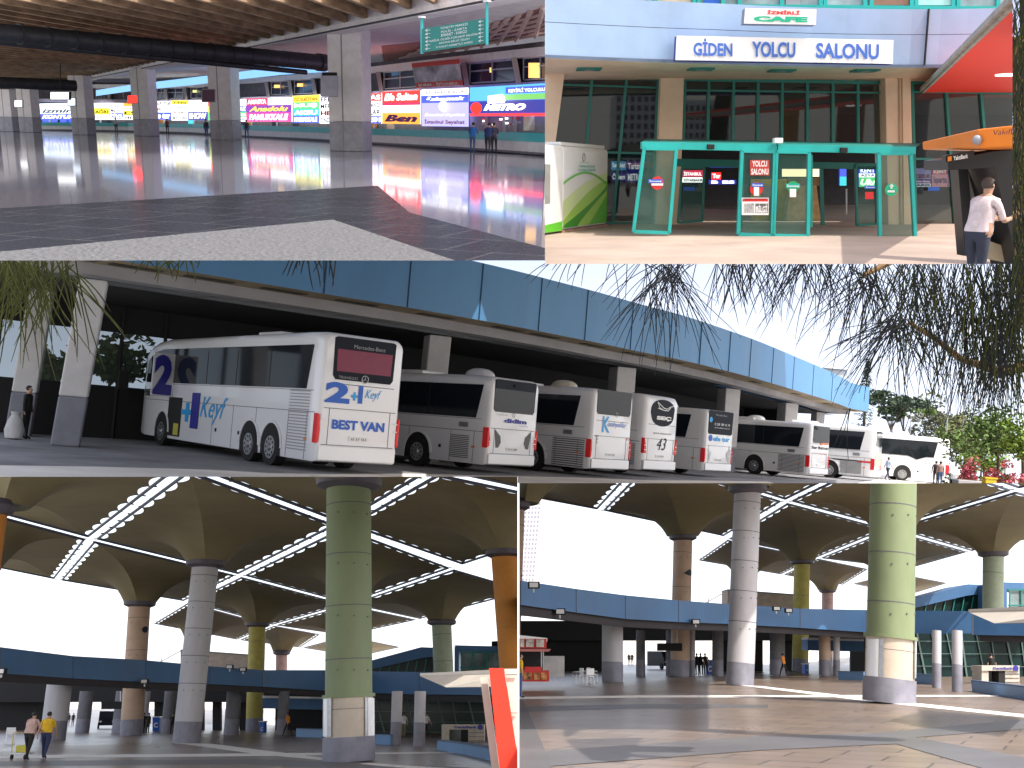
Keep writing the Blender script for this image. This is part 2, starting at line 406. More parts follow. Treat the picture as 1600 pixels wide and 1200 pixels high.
def coach(px, Y, psi, L, H, label, rear_axle=(2.9,), cap=None, glass_top=0.90, glass_bot=0.56, win_end=0.75, dome=1.8, dome_mat=None, rear_win=(0.13, 0.87, 0.62, 0.95),
          rear_mat=None, lamp='tall', vents=(0.7, 1.7, 0.12, 0.42), side_grille=True, round_back=0.0, extra=None, droop=0.5, curved_win=False, stripe=False):
    W = 2.55
    c = P3.base(px, Y)
    loc = c+Vector((math.cos(psi), math.sin(psi), 0))*W/2
    root = thing('coach', label, 'coach', P3, loc, psi, 'coaches parked in a row at the bays')
    z0 = 0.30; ri = 0.16+round_back
    st = [(0.0, 0.10+round_back*0.6, ri*0.9, 0.10), (0.05, 0.045+round_back*0.3, ri*0.5, 0.03), (0.16, 0.012+round_back*0.15, ri*0.22, 0), (0.45, 0, 0.02, 0), (1.2, 0, 0, 0), (L-2.6, 0, 0, 0),
          (L-1.6, 0, droop*0.18, 0), (L-0.9, 0.03, droop*0.5, 0), (L-0.35, 0.09, droop*1.0, 0.05), (L-0.05, 0.22, droop*1.9, 0.12)]
    rows = []
    for y, ins, dz, up in st:
        hw = W/2-ins; top = H-dz; rr = 0.24; pts = []
        for a in range(0, 91, 18): t = rad(a); pts.append((hw-rr+rr*math.cos(t), top-rr+rr*math.sin(t)))
        sec = [(hw*0.985, z0+up), (hw, z0+up+0.12), (hw, 1.7)]+pts
        sec = sec+[(-x, z) for x, z in reversed(sec)]
        rows.append([(x, y, z) for x, z in sec])
    mb = MB(); mb.grid(rows, closed=True)
    n = len(rows[0]); mb.f += [tuple(range(n-1, -1, -1)), tuple(range((len(rows)-1)*n, len(rows)*n))]; mb.mi += [0, 0]
    mb.build('body', WHITE, root, smooth=True)
    zb, zt = H*glass_bot, H*glass_top
    for s in (-1, 1):                         # long dark side windows
        x = s*(W/2+0.004); y0 = win_end; sl = 0.28
        if curved_win: pts = [(x, y0+0.15, zb), (x, y0, zb+0.35), (x, y0+0.05, zb+0.8), (x, y0+0.35, zt), (x, L-1.5, zt-droop*0.05), (x, L-1.0, zt-droop*0.5), (x, L-1.1, zb)]
        else: pts = [(x, y0+sl*0.9, zb), (x, y0, zt), (x, L-2.4, zt), (x, L-1.5, zt-droop*0.25), (x, L-0.9, zt-droop*0.9), (x, L-0.8, zb)]
        g = MB().slab(pts, (s*0.02, 0, 0)).build('side_window', DGLASS, root)
        m = MB()
        for q in range(3): m.box(x+s*0.016, x+s*0.024, y0+2.6+q*2.4, y0+2.64+q*2.4, zb+0.03, zt-0.1)
        m.build_each('window_bar', BLACK, g)
        m = MB()
        m.box(x-s*0.002, x+s*0.004, 0.35, L-1.4, zb-0.045, zb-0.03); zz = 0.42*H
        m.box(x-s*0.002, x+s*0.004, 0.2, L-0.8, zz, zz+0.018)
        for yy in (0.62, 1.75, 3.9, 5.6, 7.2): m.box(x-s*0.002, x+s*0.004, yy, yy+0.016, z0+0.03, zz)
        m.build('panel_joint', SEAM, root)
        if side_grille:
            a, b, g0, g1 = vents; m = MB(); m.m = 0
            nn = 13
            for q in range(nn): zq = H*g0+(H*(g1-g0))*q/nn; m.box(x, x+s*0.012, a, b, zq, zq+H*(g1-g0)/nn*0.45)
            m.build('vent_grille', SEAM, root)
            MB().box(x, x+s*0.01, 0.95, 1.4, zz+0.12, zz+0.30).build('vent_flap', STEEL, root)
        MB().box(x, x+s*0.015, 0.55, 0.72, z0+0.55, z0+0.61).build('side_reflector', ORG, root)
        for yy in (2.2, 5.0, 6.8): MB().box(x, x+s*0.012, yy, yy+0.12, z0+0.45, z0+0.56).build('flap_latch', BLACK, root)
        for ya in tuple(rear_axle)+(L-2.8,):
            m = MB(); m.v = []; K = 18
            pts = [(x, ya+0.66*math.cos(math.pi*q/K), 0.52+0.70*math.sin(math.pi*q/K)) for q in range(K+1)]+[(x, ya-0.66, z0), (x, ya+0.66, z0)]
            m.slab(pts, (s*0.006, 0, 0)).build('wheel_arch', BLACK, root)
            m = MB(); K = 18
            for q in range(K):
                a0, a1 = math.pi*q/K, math.pi*(q+1)/K
                m.hexa([(x, ya+0.66*math.cos(a0), 0.52+0.70*math.sin(a0)), (x, ya+0.74*math.cos(a0), 0.52+0.78*math.sin(a0)), (x, ya+0.74*math.cos(a1), 0.52+0.78*math.sin(a1)), (x, ya+0.66*math.cos(a1), 0.52+0.70*math.sin(a1))],
                       [(x+s*0.03, ya+0.66*math.cos(a0), 0.52+0.70*math.sin(a0)), (x+s*0.03, ya+0.74*math.cos(a0), 0.52+0.78*math.sin(a0)), (x+s*0.03, ya+0.74*math.cos(a1), 0.52+0.78*math.sin(a1)), (x+s*0.03, ya+0.66*math.cos(a1), 0.52+0.70*math.sin(a1))])
            m.build('arch_trim', WHITE, root)
            wh = MB()
            def disc(mb, xa, xb, r, rin=None): return mb.tube((xa, ya, 0.52), (xb, ya, 0.52), r, r, 24)
            wh = disc(MB(), s*(W/2-0.30), s*(W/2+0.02), 0.52).build('wheel', BLACK, root, smooth=True)
            m = MB(); disc(m, s*(W/2+0.015), s*(W/2+0.035), 0.33); m.tube((s*(W/2+0.03), ya, 0.52), (s*(W/2+0.09), ya, 0.52), 0.12, 0.09, 14)
            m.build('rim', STEEL, wh, smooth=True)
            m = MB()
            for q in range(10): a = q*math.pi/5; m.tube((s*(W/2+0.03), ya+0.24*math.cos(a), 0.52+0.24*math.sin(a)), (s*(W/2+0.042), ya+0.24*math.cos(a), 0.52+0.24*math.sin(a)), 0.035, n=8)
            m.build('rim_holes', BLACK, wh)
    # ---- rear face, from left (-x) to right (+x)
    def rp(u, v, o=0.0):                       # u 0..1 across the rear, v 0..1 of the height
        z = z0+(H-z0)*v; lean = 0.10*max(0, v-0.5)*2*0
        return Vector(((u-0.5)*(W-0.2-round_back), -0.006-o, z))
    u0, u1, v0, v1 = rear_win
    du = 0.035
    MB().slab([rp(u0+du, v0), rp(u1-du, v0), rp(u1, v0+0.03), rp(u1+0.01, v1-0.01), rp(u1-0.03, v1), rp(u0+0.03, v1), rp(u0-0.01, v1-0.01), rp(u0, v0+0.03)] if not round_back else
              [rp(0.5+0.5*(u1-u0)*math.cos(t)*(1 if math.sin(t) > 0 else 0.93), (v0+v1)/2+(v1-v0)/2*math.copysign(abs(math.sin(t))**0.7, math.sin(t))) for t in [2*math.pi*q/28 for q in range(28)]], (0, -0.02, 0)).build('rear_window', rear_mat or DGLASS, root)
    if cap: MB().slab([rp(u0, cap, 0.022), rp(u1, cap, 0.022), rp(u1+0.01, v1-0.01, 0.022), rp(u1-0.03, v1, 0.022), rp(u0+0.03, v1, 0.022), rp(u0-0.01, v1-0.01, 0.022)], (0, -0.012, 0)).build('spoiler', GREYGL, root)
    m = MB()
    for v in (0.13, 0.41, 0.60): m.box(-(W-0.3)/2*(1 if v < 0.5 else 0.9), (W-0.3)/2*(1 if v < 0.5 else 0.9), -0.008, 0.0, z0+(H-z0)*v, z0+(H-z0)*v+0.018)
    for s in (-1, 1): m.box(s*0.95-0.008, s*0.95+0.008, -0.008, 0, z0+(H-z0)*0.13, z0+(H-z0)*0.41)
    m.build('panel_joint', SEAM, root)
    for s in (-1, 1):
        e = (W-0.2)/2
        lp = {'tall': [(0.0, 0.14), (-0.09, 0.15), (-0.11, 0.24), (-0.06, 0.35), (0.0, 0.37)], 'slant': [(0, 0.19), (-0.13, 0.21), (-0.17, 0.28), (-0.05, 0.42), (0, 0.42)], 'fin': [(0.0, 0.22), (-0.22, 0.22), (-0.14, 0.34), (-0.03, 0.42), (0.0, 0.42)]}[lamp]
        # the lamp wraps round the corner of the body
        pts = [Vector((s*(W/2+0.010-round_back*0.3+x*0.9), -0.022, z0+(H-z0)*v)) for x, v in lp]
        t = MB().slab(pts, (0, 0.26+round_back*0.5, 0)).build('tail_light', REDL, root, bevel=0.02)
        m = MB()
        for v in (0.26, 0.32): m.box(min(s*(e-0.10), s*(e+0.03)), max(s*(e-0.10), s*(e+0.03)), -0.034, -0.024, z0+(H-z0)*v, z0+(H-z0)*v+0.03)
        m.build_each('lens_band', PLATE, t)
        for q in (0.62, 0.8): MB().tube((s*q*1.2, -0.0, z0+(H-z0)*0.07), (s*q*1.2, -0.02, z0+(H-z0)*0.07), 0.045, n=12).build('bumper_lamp', REDL if q > 0.7 else GREYGL, root)
    MB().box(-(W-0.16)/2, (W-0.16)/2, -0.05, 0.10, z0+0.05, z0+(H-z0)*0.125).build('bumper', WHITE, root, bevel=0.02)
    pl = MB().box(-0.30, 0.30, -0.030, -0.006, z0+(H-z0)*0.17, z0+(H-z0)*0.205).build('licence_plate', PLATE, root)
    if dome:
        MB().lathe([(0.62, -0.02), (0.60, 0.10), (0.52, 0.20), (0.35, 0.28), (0.15, 0.31), (0.02, 0.315)], (0, dome, H), 20, 0.75, 1.0).build('roof_dome', dome_mat or WHITE, root, smooth=True)
    for yy in ((4.2,) if L > 9 else ()): MB().box(-0.6, 0.6, yy, yy+1.6, H-0.02, H+0.16).build('roof_unit', WHITE, root, bevel=0.05)
    MB().box(-0.9, 0.9, 0.6, L-1.5, 0.28, 0.5).build('chassis', BLACK, root)
    if extra: extra(root, rp, W, L, H, z0)
    return root
def rear_text(root, rp, s, u0, u1, v0, v1, mat, **k): return text(root, s, rp(u0, v0), rp(u1, v0), rp(u0, v1), mat, **k)
def ring(root, rp, u, v, r, mat, spokes=True):
    c = rp(u, v, 0.024); m = MB(); K = 16
    m.path([c+Vector((r*math.cos(2*math.pi*q/K), -0.004, r*math.sin(2*math.pi*q/K))) for q in range(K+1)], r*0.12, 5)
    if spokes:
        for a in (90, 210, 330): m.tube(c+Vector((0, -0.004, 0)), c+Vector((r*math.cos(rad(a)), -0.004, r*math.sin(rad(a)))), r*0.12, r*0.05, 5)
    m.build('badge', mat, root)

def side_text(root, s, y_left, y_right, z0_, z1_, W, mat, **k):    # left side of the coach, read from the front end to the rear end
    x = -W/2-0.006
    return text(root, s, (x, y_left, z0_), (x, y_right, z0_), (x, y_left, z1_), mat, **k)

def ex1(root, rp, W, L, H, z0):
    u0, u1 = 0.1, 0.9
    MB().slab([rp(0.14, 0.70, 0.022), rp(0.86, 0.70, 0.022), rp(0.87, 0.87, 0.022), rp(0.13, 0.87, 0.022)], (0, -0.004, 0)).build('window_blind', BURG, root)
    rear_text(root, rp, 'Mercedes-Benz', 0.34, 0.76, 0.885, 0.915, GREYINK, out=0.03)
    rear_text(root, rp, 'TRAVEGO', 0.17, 0.42, 0.645, 0.665, GREYINK, out=0.03)
    ring(root, rp, 0.52, 0.655, 0.10, STEEL)
    rear_text(root, rp, '2', 0.02, 0.34, 0.455, 0.615, BLUEINK, bold=0.05)
    rear_text(root, rp, '+', 0.355, 0.45, 0.485, 0.55, SKYINK, bold=0.04)
    rear_text(root, rp, '1', 0.45, 0.51, 0.465, 0.605, BLUEINK, bold=0.04)
    rear_text(root, rp, 'Keyf', 0.54, 0.76, 0.49, 0.58, SKYINK, italic=0.4)
    rear_text(root, rp, 'BEST VAN', 0.14, 0.84, 0.255, 0.33, BLUEINK, bold=0.045)
    rear_text(root, rp, '65 EY 563', 0.40, 0.60, 0.177, 0.198, INK, out=0.03)
    # lettering on the side panels
    m = MB(); x = -W/2-0.005
    side_text(root, '+', 10.0, 8.9, 0.95, 1.6, W, SKYINK, bold=0.03)
    side_text(root, '1', 9.1, 8.4, 0.75, 1.95, W, NAVY, bold=0.05)
    side_text(root, 'Keyf', 8.3, 6.1, 0.95, 1.85, W, SKYINK, italic=0.4)
    side_text(root, 'BEST', L-0.75, L-2.0, 1.75, 2.0, W, INK, bold=0.03)
    # open side flap carrying the big 2
    fl = MB().slab([(x-0.02, 11.0, 1.75), (x-0.8, 10.9, 1.75), (x-0.8, 10.9, 3.25), (x-0.02, 11.0, 3.25)], (0, 0.05, 0)).build('open_flap', WHITE, root)
    text(root, '2', (x-0.76, 10.88, 1.8), (x-0.08, 10.97, 1.8), (x-0.76, 10.88, 3.2), NAVY, bold=0.06, parent=fl)
    MB().box(x-0.004, x+0.02, 10.0, 11.3, 0.40, 1.75).build('luggage_bay', BLACK, root)
    MB().box(x-0.02, x+0.01, 10.15, 10.6, 0.45, 0.85).build('luggage_bag', M('yellow_bag', (0.55, 0.5, 0.08), 0.8), root)
    # slotted engine grille behind the rear wheel
    m = MB()
    for q in range(20): m.box(x-0.012, x+0.002, 0.55, 1.75, 0.55+q*0.085, 0.58+q*0.085)
    m.build('engine_grille', GREYINK, root)
    m = MB().path([(x-0.35, L-0.2, 3.25), (x-0.55, L+0.25, 3.0), (x-0.5, L+0.25, 2.4)], 0.035, 6)
    m.box(x-0.72, x-0.36, L+0.18, L+0.34, 1.9, 2.6); m.build('wing_mirror', BLACK, root)
coach(489, 27.4, rad(38), 14.6, 3.84, 'large three axle coach with a burgundy rear blind, nearest in the row', rear_axle=(2.75, 4.25), droop=0.42,
      glass_bot=0.585, glass_top=0.90, rear_win=(0.10, 0.90, 0.635, 0.965), win_end=0.55, dome=None, vents=(0.6, 1.6, 0.12, 0.3), side_grille=False, extra=ex1, rear_mat=GREYGL)

def ex2(root, rp, W, L, H, z0):
    rear_text(root, rp, 'didim', 0.28, 0.78, 0.485, 0.535, NAVY, bold=0.05)
    rear_text(root, rp, 'Yüksel', 0.10, 0.34, 0.565, 0.58, GREYINK); ring(root, rp, 0.47, 0.575, 0.06, INK, False)
    rear_text(root, rp, 'Seyahat', 0.62, 0.82, 0.455, 0.468, NAVY)
    rear_text(root, rp, '09 D 5080', 0.40, 0.60, 0.177, 0.198, INK, out=0.03)
    for s in (-1, 1):
        MB().slab([rp(0.5+s*0.40, 0.40, 0.004), rp(0.5+s*0.28, 0.33, 0.004), rp(0.5+s*0.26, 0.26, 0.004), rp(0.5+s*0.31, 0.2, 0.004), rp(0.5+s*0.36, 0.2, 0.004)], (0, -0.012, 0)).build('rear_vent', SEAM, root)
    MB().box(-0.18, 0.18, -0.10, -0.02, H*0.905, H*0.93).build('rear_camera', BLACK, root)
coach(757, 34.6, rad(48), 11, 3.35, 'white coach with grey rear cap, slanted red lamps and a small dark blue name', cap=0.86, rear_win=(0.04, 0.93, 0.60, 0.965),
      lamp='slant', extra=ex2, win_end=0.35, vents=(0.85, 1.75, 0.14, 0.38), rear_axle=(3.4,))
def ex3(root, rp, W, L, H, z0):
    rear_text(root, rp, 'K', 0.22, 0.42, 0.46, 0.66, SKYINK, bold=0.02); rear_text(root, rp, 'ütahyalılar', 0.36, 0.88, 0.52, 0.60, BLUEINK, italic=0.3)
    ring(root, rp, 0.58, 0.69, 0.08, STEEL); rear_text(root, rp, '03', 0.90, 0.99, 0.38, 0.42, REDINK); rear_text(root, rp, 'KM\n34\n43', 0.06, 0.14, 0.32, 0.42, INK)
    rear_text(root, rp, '43 FU 506', 0.40, 0.60, 0.177, 0.198, INK, out=0.03)
coach(919, 39.0, rad(47), 11, 3.42, 'white coach with cream roof dome and blue curved K emblem under the rear window', rear_win=(0.05, 0.96, 0.68, 0.985), extra=ex3, win_end=0.65, dome=2.6,
      dome_mat=M('cream_dome', (0.74, 0.72, 0.6), 0.4, var=0.03), vents=(0.3, 1.9, 0.10, 0.42))
def ex4(root, rp, W, L, H, z0):
    m = MB(); c = lambda u, v: rp(u, v, 0.03)
    for a in ([(0.28, 0.90), (0.38, 0.87), (0.50, 0.83), (0.62, 0.82), (0.72, 0.85), (0.85, 0.87)], [(0.30, 0.82), (0.42, 0.81), (0.52, 0.80), (0.66, 0.80), (0.74, 0.84)], [(0.28, 0.90), (0.36, 0.83), (0.46, 0.81)]):
        m.path([c(*p) for p in a], 0.022, 5)
    m.build('bird_emblem', WHITEINK, root)
    rear_text(root, rp, 'SEÇ', 0.28, 0.80, 0.66, 0.72, WHITEINK, bold=0.06, out=0.03)
    rear_text(root, rp, 'www.seçturizm', 0.2, 0.85, 0.475, 0.505, INK); rear_text(root, rp, '43', 0.36, 0.70, 0.27, 0.43, INK, italic=0.3)
    rear_text(root, rp, '17 N 767', 0.40, 0.62, 0.177, 0.198, INK, out=0.03)
coach(1001, 43.2, rad(47), 10, 3.55, 'rounded white coach with a shield shaped dark rear window bearing a white bird', round_back=0.22, rear_win=(0.10, 0.94, 0.585, 0.94), rear_mat=GREYGL, extra=ex4,
      win_end=1.9, dome=None, lamp='fin', curved_win=True, vents=(0.4, 2.0, 0.14, 0.40))
def ex5(root, rp, W, L, H, z0):
    rear_text(root, rp, 'Mercedes-Benz', 0.28, 0.72, 0.90, 0.93, GREYINK, out=0.03)
    rear_text(root, rp, '0 258 189 10 19', 0.25, 0.85, 0.745, 0.785, WHITEINK, out=0.03); rear_text(root, rp, 'www.efetur.com.tr', 0.25, 0.85, 0.70, 0.72, WHITEINK, out=0.03)
    m = MB().tube(rp(0.14, 0.535, 0.0), rp(0.14, 0.535, 0.02), 0.16, n=20); m.build('round_emblem', BLUEINK, root)
    m = MB().tube(rp(0.10, 0.83, 0.02), rp(0.10, 0.83, 0.035), 0.13, n=20); m.build('round_sticker', SKYINK, root)
    rear_text(root, rp, 'efe tur', 0.24, 0.90, 0.49, 0.57, SKYINK, bold=0.03)
    rear_text(root, rp, '22 E 3600', 0.40, 0.60, 0.177, 0.198, INK, out=0.03)
    for s in (-1, 1): MB().slab([rp(0.5+s*0.44, 0.36, 0.004), rp(0.5+s*0.30, 0.30, 0.004), rp(0.5+s*0.36, 0.16, 0.004)], (0, -0.012, 0)).build('rear_vent', STEEL, root)
coach(1098, 49.5, rad(47), 10, 3.32, 'white coach with round blue emblem and light blue name below a large rear window', rear_win=(0.03, 0.97, 0.60, 0.98), rear_mat=GREYGL, extra=ex5, win_end=0.9, dome=3.2, side_grille=False)
def ex6(root, rp, W, L, H, z0):
    rear_text(root, rp, 'Star Batman', 0.04, 0.98, 0.50, 0.56, INK, bold=0.02); m = MB().path([rp(0.5, 0.6, 0.01), rp(0.7, 0.615, 0.01), rp(0.95, 0.62, 0.01)], 0.05, 6); m.build('orange_swoosh', ORG, root)
    rear_text(root, rp, 'TURİZM', 0.45, 0.9, 0.40, 0.43, REDINK)
coach(1262, 60.5, rad(47), 12, 3.36, 'white coach with long tinted window and orange swoosh above black letters on its back', rear_win=(0.1, 0.97, 0.62, 0.95), extra=ex6, win_end=0.45, rear_axle=(3.6,), vents=(0.3, 2.0, 0.12, 0.42), dome=4.4)
def ex7(root, rp, W, L, H, z0):
    x = -W/2-0.005
    MB().box(x-0.006, x+0.002, 1.1, 7, 1.25, 1.34).build('dark_stripe', INK, root); MB().box(x-0.008, x+0.002, 0.1, 1.1, 1.2, 1.32).build('red_stripe', REDINK, root)
    MB().slab([rp(0.1, 0.22, 0.01), rp(0.9, 0.22, 0.01), rp(0.9, 0.5, 0.01), rp(0.1, 0.5, 0.01)], (0, -0.006, 0)).build('poster', M('beige_poster', (0.6, 0.5, 0.4), 0.6), root)
coach(1364, 68, rad(60), 11, 3.62, 'plain white coach with a black and red stripe along its side', rear_win=(0.08, 0.95, 0.62, 0.92), extra=ex7, win_end=0.7, dome=None, vents=(0.8, 2.2, 0.12, 0.38))
def ex8(root, rp, W, L, H, z0):
    x = -W/2-0.006
    MB().slab([(x, 8.5, 2.1), (x, 7.0, 2.1), (x, 7.9, 1.55), (x, 8.5, 1.35)], (-0.012, 0, 0)).build('blue_triangle', BLUEINK, root)
    MB().path([(x-0.02, 7.2, 3.2), (x-0.02, 5.7, 3.15), (x-0.02, 6.3, 2.6), (x-0.02, 8.5, 2.5)], 0.04, 5).build('white_curve', WHITE, root)
    MB().slab([(x-0.006, 1.3, 2.1), (x-0.006, 2.4, 1.7), (x-0.006, 3.2, 2.0), (x-0.006, 4.5, 2.15), (x-0.006, 1.2, 2.2)], (-0.02, 0, 0)).build('window_drop', DGLASS, root)
coach(1481, 78, rad(84), 12, 3.5, 'white touring coach seen side on at the far end of the row, dark swept window', rear_win=(0.1, 0.9, 0.6, 0.9), win_end=0.9, extra=ex8, dome=3.4, rear_axle=(3.4,), droop=0.3, side_grille=False)

# ---- ground
ASPH = M('asphalt', (0.25, 0.25, 0.26), 0.85, var=0.2, scale=0.35, bump=0.5, bscale=12)
CONC = M('sun_painted_concrete', (0.80, 0.76, 0.70), 0.85, var=0.08, scale=0.35, bump=0.3, bscale=10)  # sunlight on this ground is put into the pale colour
gm = MB().poly([(-60, 12, 0), (110, 12, 0), (140, 150, 0), (20, 150, 0), (-10, 70, 0), (-60, 62, 0)]); struct('asphalt_ground', gm, ASPH, P3)
strip = [P3.fl(x, y, 0.006) for x, y in ((-40, 729), (0, 727), (150, 729), (330, 734), (420, 739), (520, 741), (640, 740), (800, 744), (900, 746), (1000, 750), (1120, 751), (1200, 752.5), (1230, 760), (600, 775), (-40, 760))]
struct('sun_painted_pavement', MB().poly(strip), CONC, P3)
far = [P3.fl(x, y, 0.006) for x, y in ((1380, 747), (1500, 747), (1700, 752), (1700, 770), (1330, 757))]
struct('sunlit_apron', MB().poly(far), CONC, P3)
line = [P3.fl(x, y, 0.012) for x, y in ((1500, 746.5), (1640, 752.5), (1640, 754.5), (1500, 748))]
struct('kerb_line', MB().poly(line), M('kerb_white', (0.7, 0.7, 0.68), 0.8), P3)

# ---- the terminal building with its curved blue parapet
BLUE = M('blue_cladding', (0.082, 0.245, 0.47), 0.45, var=0.06, scale=0.4, stretch=(1, 1, 0.25))
SOFF = M('tan_soffit', (0.36, 0.28, 0.17), 0.8, var=0.12, scale=0.6)
GCONC = M('grey_concrete', (0.40, 0.39, 0.41), 0.8, var=0.07, scale=0.8, bump=0.2)
DARKW = M('unlit_wall_tone', (0.018, 0.018, 0.02), 0.8, var=0.15, scale=0.8)  # near-black colour stands in for the darkness of the unlit hall
t3 = thing('terminal_building', 'long curved terminal with sky blue parapet sheltering the coach bays', 'building', P3, P3.base(700, 45))
fp = [(-60, 27.8), (60, 29.2), (163, 30.4), (280, 31.8), (400, 33.4), (520, 35.2), (637, 37.2), (780, 40.4), (837, 42.1), (915, 44.7), (983, 47.6), (1046, 50.3), (1110, 54.5), (1172, 60.0), (1235, 68.5), (1292, 79), (1320, 88), (1331, 94)]
pts = [P3.base(x, y) for x, y in fp]
endp = pts[-1]+Vector((-13, 11, 0)); pts2 = pts+[endp]
def vstrip(mb, pts, za, zb, dx=0.0):
    for a, b in zip(pts[:-1], pts[1:]):
        mb.add([Vector((a.x, a.y+dx, za)), Vector((b.x, b.y+dx, za)), Vector((b.x, b.y+dx, zb)), Vector((a.x, a.y+dx, zb))], [(0, 1, 2, 3)])
def offs(pts, d):
    out = []
    for i, p in enumerate(pts):
        t = (pts[min(i+1, len(pts)-1)]-pts[max(i-1, 0)]); t.z = 0; t.normalize(); n = Vector((-t.y, t.x, 0)); out.append(p+n*d)
    return out
def smooth_line(pts, k=4):
    out = []
    for i in range(len(pts)-1):
        p0, p1, p2, p3 = pts[max(i-1, 0)], pts[i], pts[i+1], pts[min(i+2, len(pts)-1)]
        for q in range(k):
            t = q/k; out.append(0.5*((2*p1)+(p2-p0)*t+(2*p0-5*p1+4*p2-p3)*t*t+(3*p1-p0-3*p2+p3)*t**3))
    return out+[pts[-1]]
sp = smooth_line(pts2, 3); back = offs(sp, 1.0)
SB, STOP = 5.65, 7.85
mb = MB(); vstrip(mb, sp, SB, STOP)
mb.grid([[Vector((p.x, p.y, STOP)) for p in sp], [Vector((p.x, p.y, STOP)) for p in back]]); vstrip(mb, back, SB, STOP)
mb.build('parapet', BLUE, t3, world=True)
mb = MB()
for fx in (510, 640, 752, 844, 916, 987, 1048, 1095, 1140, 1172, 1207, 1240, 1270, 1300):
    import bisect
    i = min(range(len(sp)), key=lambda i: abs(proj(P3.M @ Vector((sp[i].x, sp[i].y, 6.7)))[0]-fx)); a = sp[i]; b = sp[min(i+1, len(sp)-1)]; xa = proj(P3.M @ Vector((a.x, a.y, 6.7)))[0]; xb = proj(P3.M @ Vector((b.x, b.y, 6.7)))[0]
    f = (fx-xa)/(xb-xa) if abs(xb-xa) > 0.01 else 0; f = max(-1, min(1, f)); p = a+(b-a)*f; mb.box(p.x-0.025, p.x+0.025, p.y-0.03, p.y+0.05, SB+0.01, STOP-0.01)
mb.build_each('parapet_joint', M('joint_dark', (0.02, 0.07, 0.15), 0.7, var=0), t3, world=True)
q1, q2, q3 = offs(sp, 1.7), offs(sp, 2.1), offs(sp, 2.6)
Z = lambda ps, z: [Vector((p.x, p.y, z)) for p in ps]
MB().grid([Z(sp, SB), Z(q1, SB+0.01)]).build('soffit', SOFF, t3, world=True)
MB().grid([Z(q1, SB+0.01), Z(q1, SB-0.36), Z(q3, SB-0.36)]).build('edge_beam', GCONC, t3, world=True)
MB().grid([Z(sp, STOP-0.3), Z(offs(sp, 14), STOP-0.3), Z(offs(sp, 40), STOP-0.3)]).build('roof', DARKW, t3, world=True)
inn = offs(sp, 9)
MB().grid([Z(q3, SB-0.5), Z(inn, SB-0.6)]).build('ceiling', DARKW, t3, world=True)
mb = MB()
for i in range(4, len(sp)-4, 3):
    p = q1[i]*0.55+sp[i]*0.45; d = (sp[i+1]-sp[i]).normalized()*0.8; n = Vector((-d.y, d.x, 0))*0.28
    mb.slab([p-d-n+Vector((0, 0, SB-0.03)), p+d-n+Vector((0, 0, SB-0.03)), p+d+n+Vector((0, 0, SB-0.03)), p-d+n+Vector((0, 0, SB-0.03))], (0, 0, 0.025))
mb.build_each('soffit_light', M('lamp_housing', (0.05, 0.05, 0.04), 0.6), t3, world=True)
# inner wall: solid above, glazed below on the left where daylight shows through
wall = offs(sp, 9.0)
k = 13
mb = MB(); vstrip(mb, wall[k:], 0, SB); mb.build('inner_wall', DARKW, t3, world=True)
wl = wall[:k+1]
mb = MB(); vstrip(mb, wl, 4.05, SB); mb.build('inner_wall_top', DARKW, t3, world=True)
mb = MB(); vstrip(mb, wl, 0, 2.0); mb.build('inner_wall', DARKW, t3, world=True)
mb = MB()
for p in wl[::2]: mb.box(p.x-0.05, p.x+0.05, p.y-0.1, p.y+0.05, 0, 5)
for p, q in zip(wl[:-1:4], wl[1::4]): m_ = (p+q)/2; mb.box(m_.x-0.03, m_.x+0.03, m_.y-0.1, m_.y+0.05, 2, 4.1)
mb.build('window_frame', BLACK, t3, world=True)
mb = MB(); vstrip(mb, wl, 2.0, 4.05, 0.02); mb.build('window', glass('hall_glass', (0.06, 0.08, 0.07), 0.72, 0.3, 0.2), t3, world=True)
mb = MB(); vstrip(mb, [q+Vector((0, 8, 0)) for q in (wall[k], wall[k]+Vector((1, 26, 0)))], 0, SB); mb.build('end_wall', DARKW, t3, world=True)
GRP = M('column_grey_paint', (0.20, 0.21, 0.25), 0.7, var=0.08)
WCOL = M('column_white_paint', (0.55, 0.54, 0.55), 0.7, var=0.06, bump=0.2)
def sqcolumn(px, Y, label, wpx, place=P3, top=5.1, grey=1.5, grp='square pillars along the coach bays', rot=None, lean=0.0):
    b = place.base(px, Y); w = wpx*Y/F/1.3
    r = thing('pillar', label, 'pillar', place, b, rot if rot is not None else rad(20), grp)
    h = w/2
    MB().hexa([(-h, -h, 0), (h, -h, 0), (h, h, 0), (-h, h, 0)], [(-h+lean*grey, -h, grey), (h+lean*grey, -h, grey), (h+lean*grey, h, grey), (-h+lean*grey, h, grey)]).build('painted_base', GRP, r, bevel=0.05)
    MB().hexa([(-h+lean*grey, -h, grey+.002), (h+lean*grey, -h, grey+.002), (h+lean*grey, h, grey+.002), (-h+lean*grey, h, grey+.002)], [(-h+lean*top, -h, top), (h+lean*top, -h, top), (h+lean*top, h, top), (-h+lean*top, h, top)]).build('shaft', WCOL, r, bevel=0.05)
    return r
sqcolumn(102, 31.2, 'large white pillar with grey foot, frontmost at the left of the coach bays', 54, lean=0.07)
sqcolumn(28, 35.5, 'shaded white pillar beside a waiting figure, left of the frontmost pillar', 46, lean=0.06)
sqcolumn(664, 41.5, 'white pillar rising behind the gap between first and second coach', 46, lean=0.02)
sqcolumn(961, 51.5, 'white pillar above the coach with the cream dome', 42)
sqcolumn(1130, 63, 'white pillar above the coach with the round blue emblem', 34)
sqcolumn(1224, 76, 'white pillar above the sixth coach', 30)
sqcolumn(1272, 88, 'narrow white pillar nearest the tip of the blue parapet', 20)
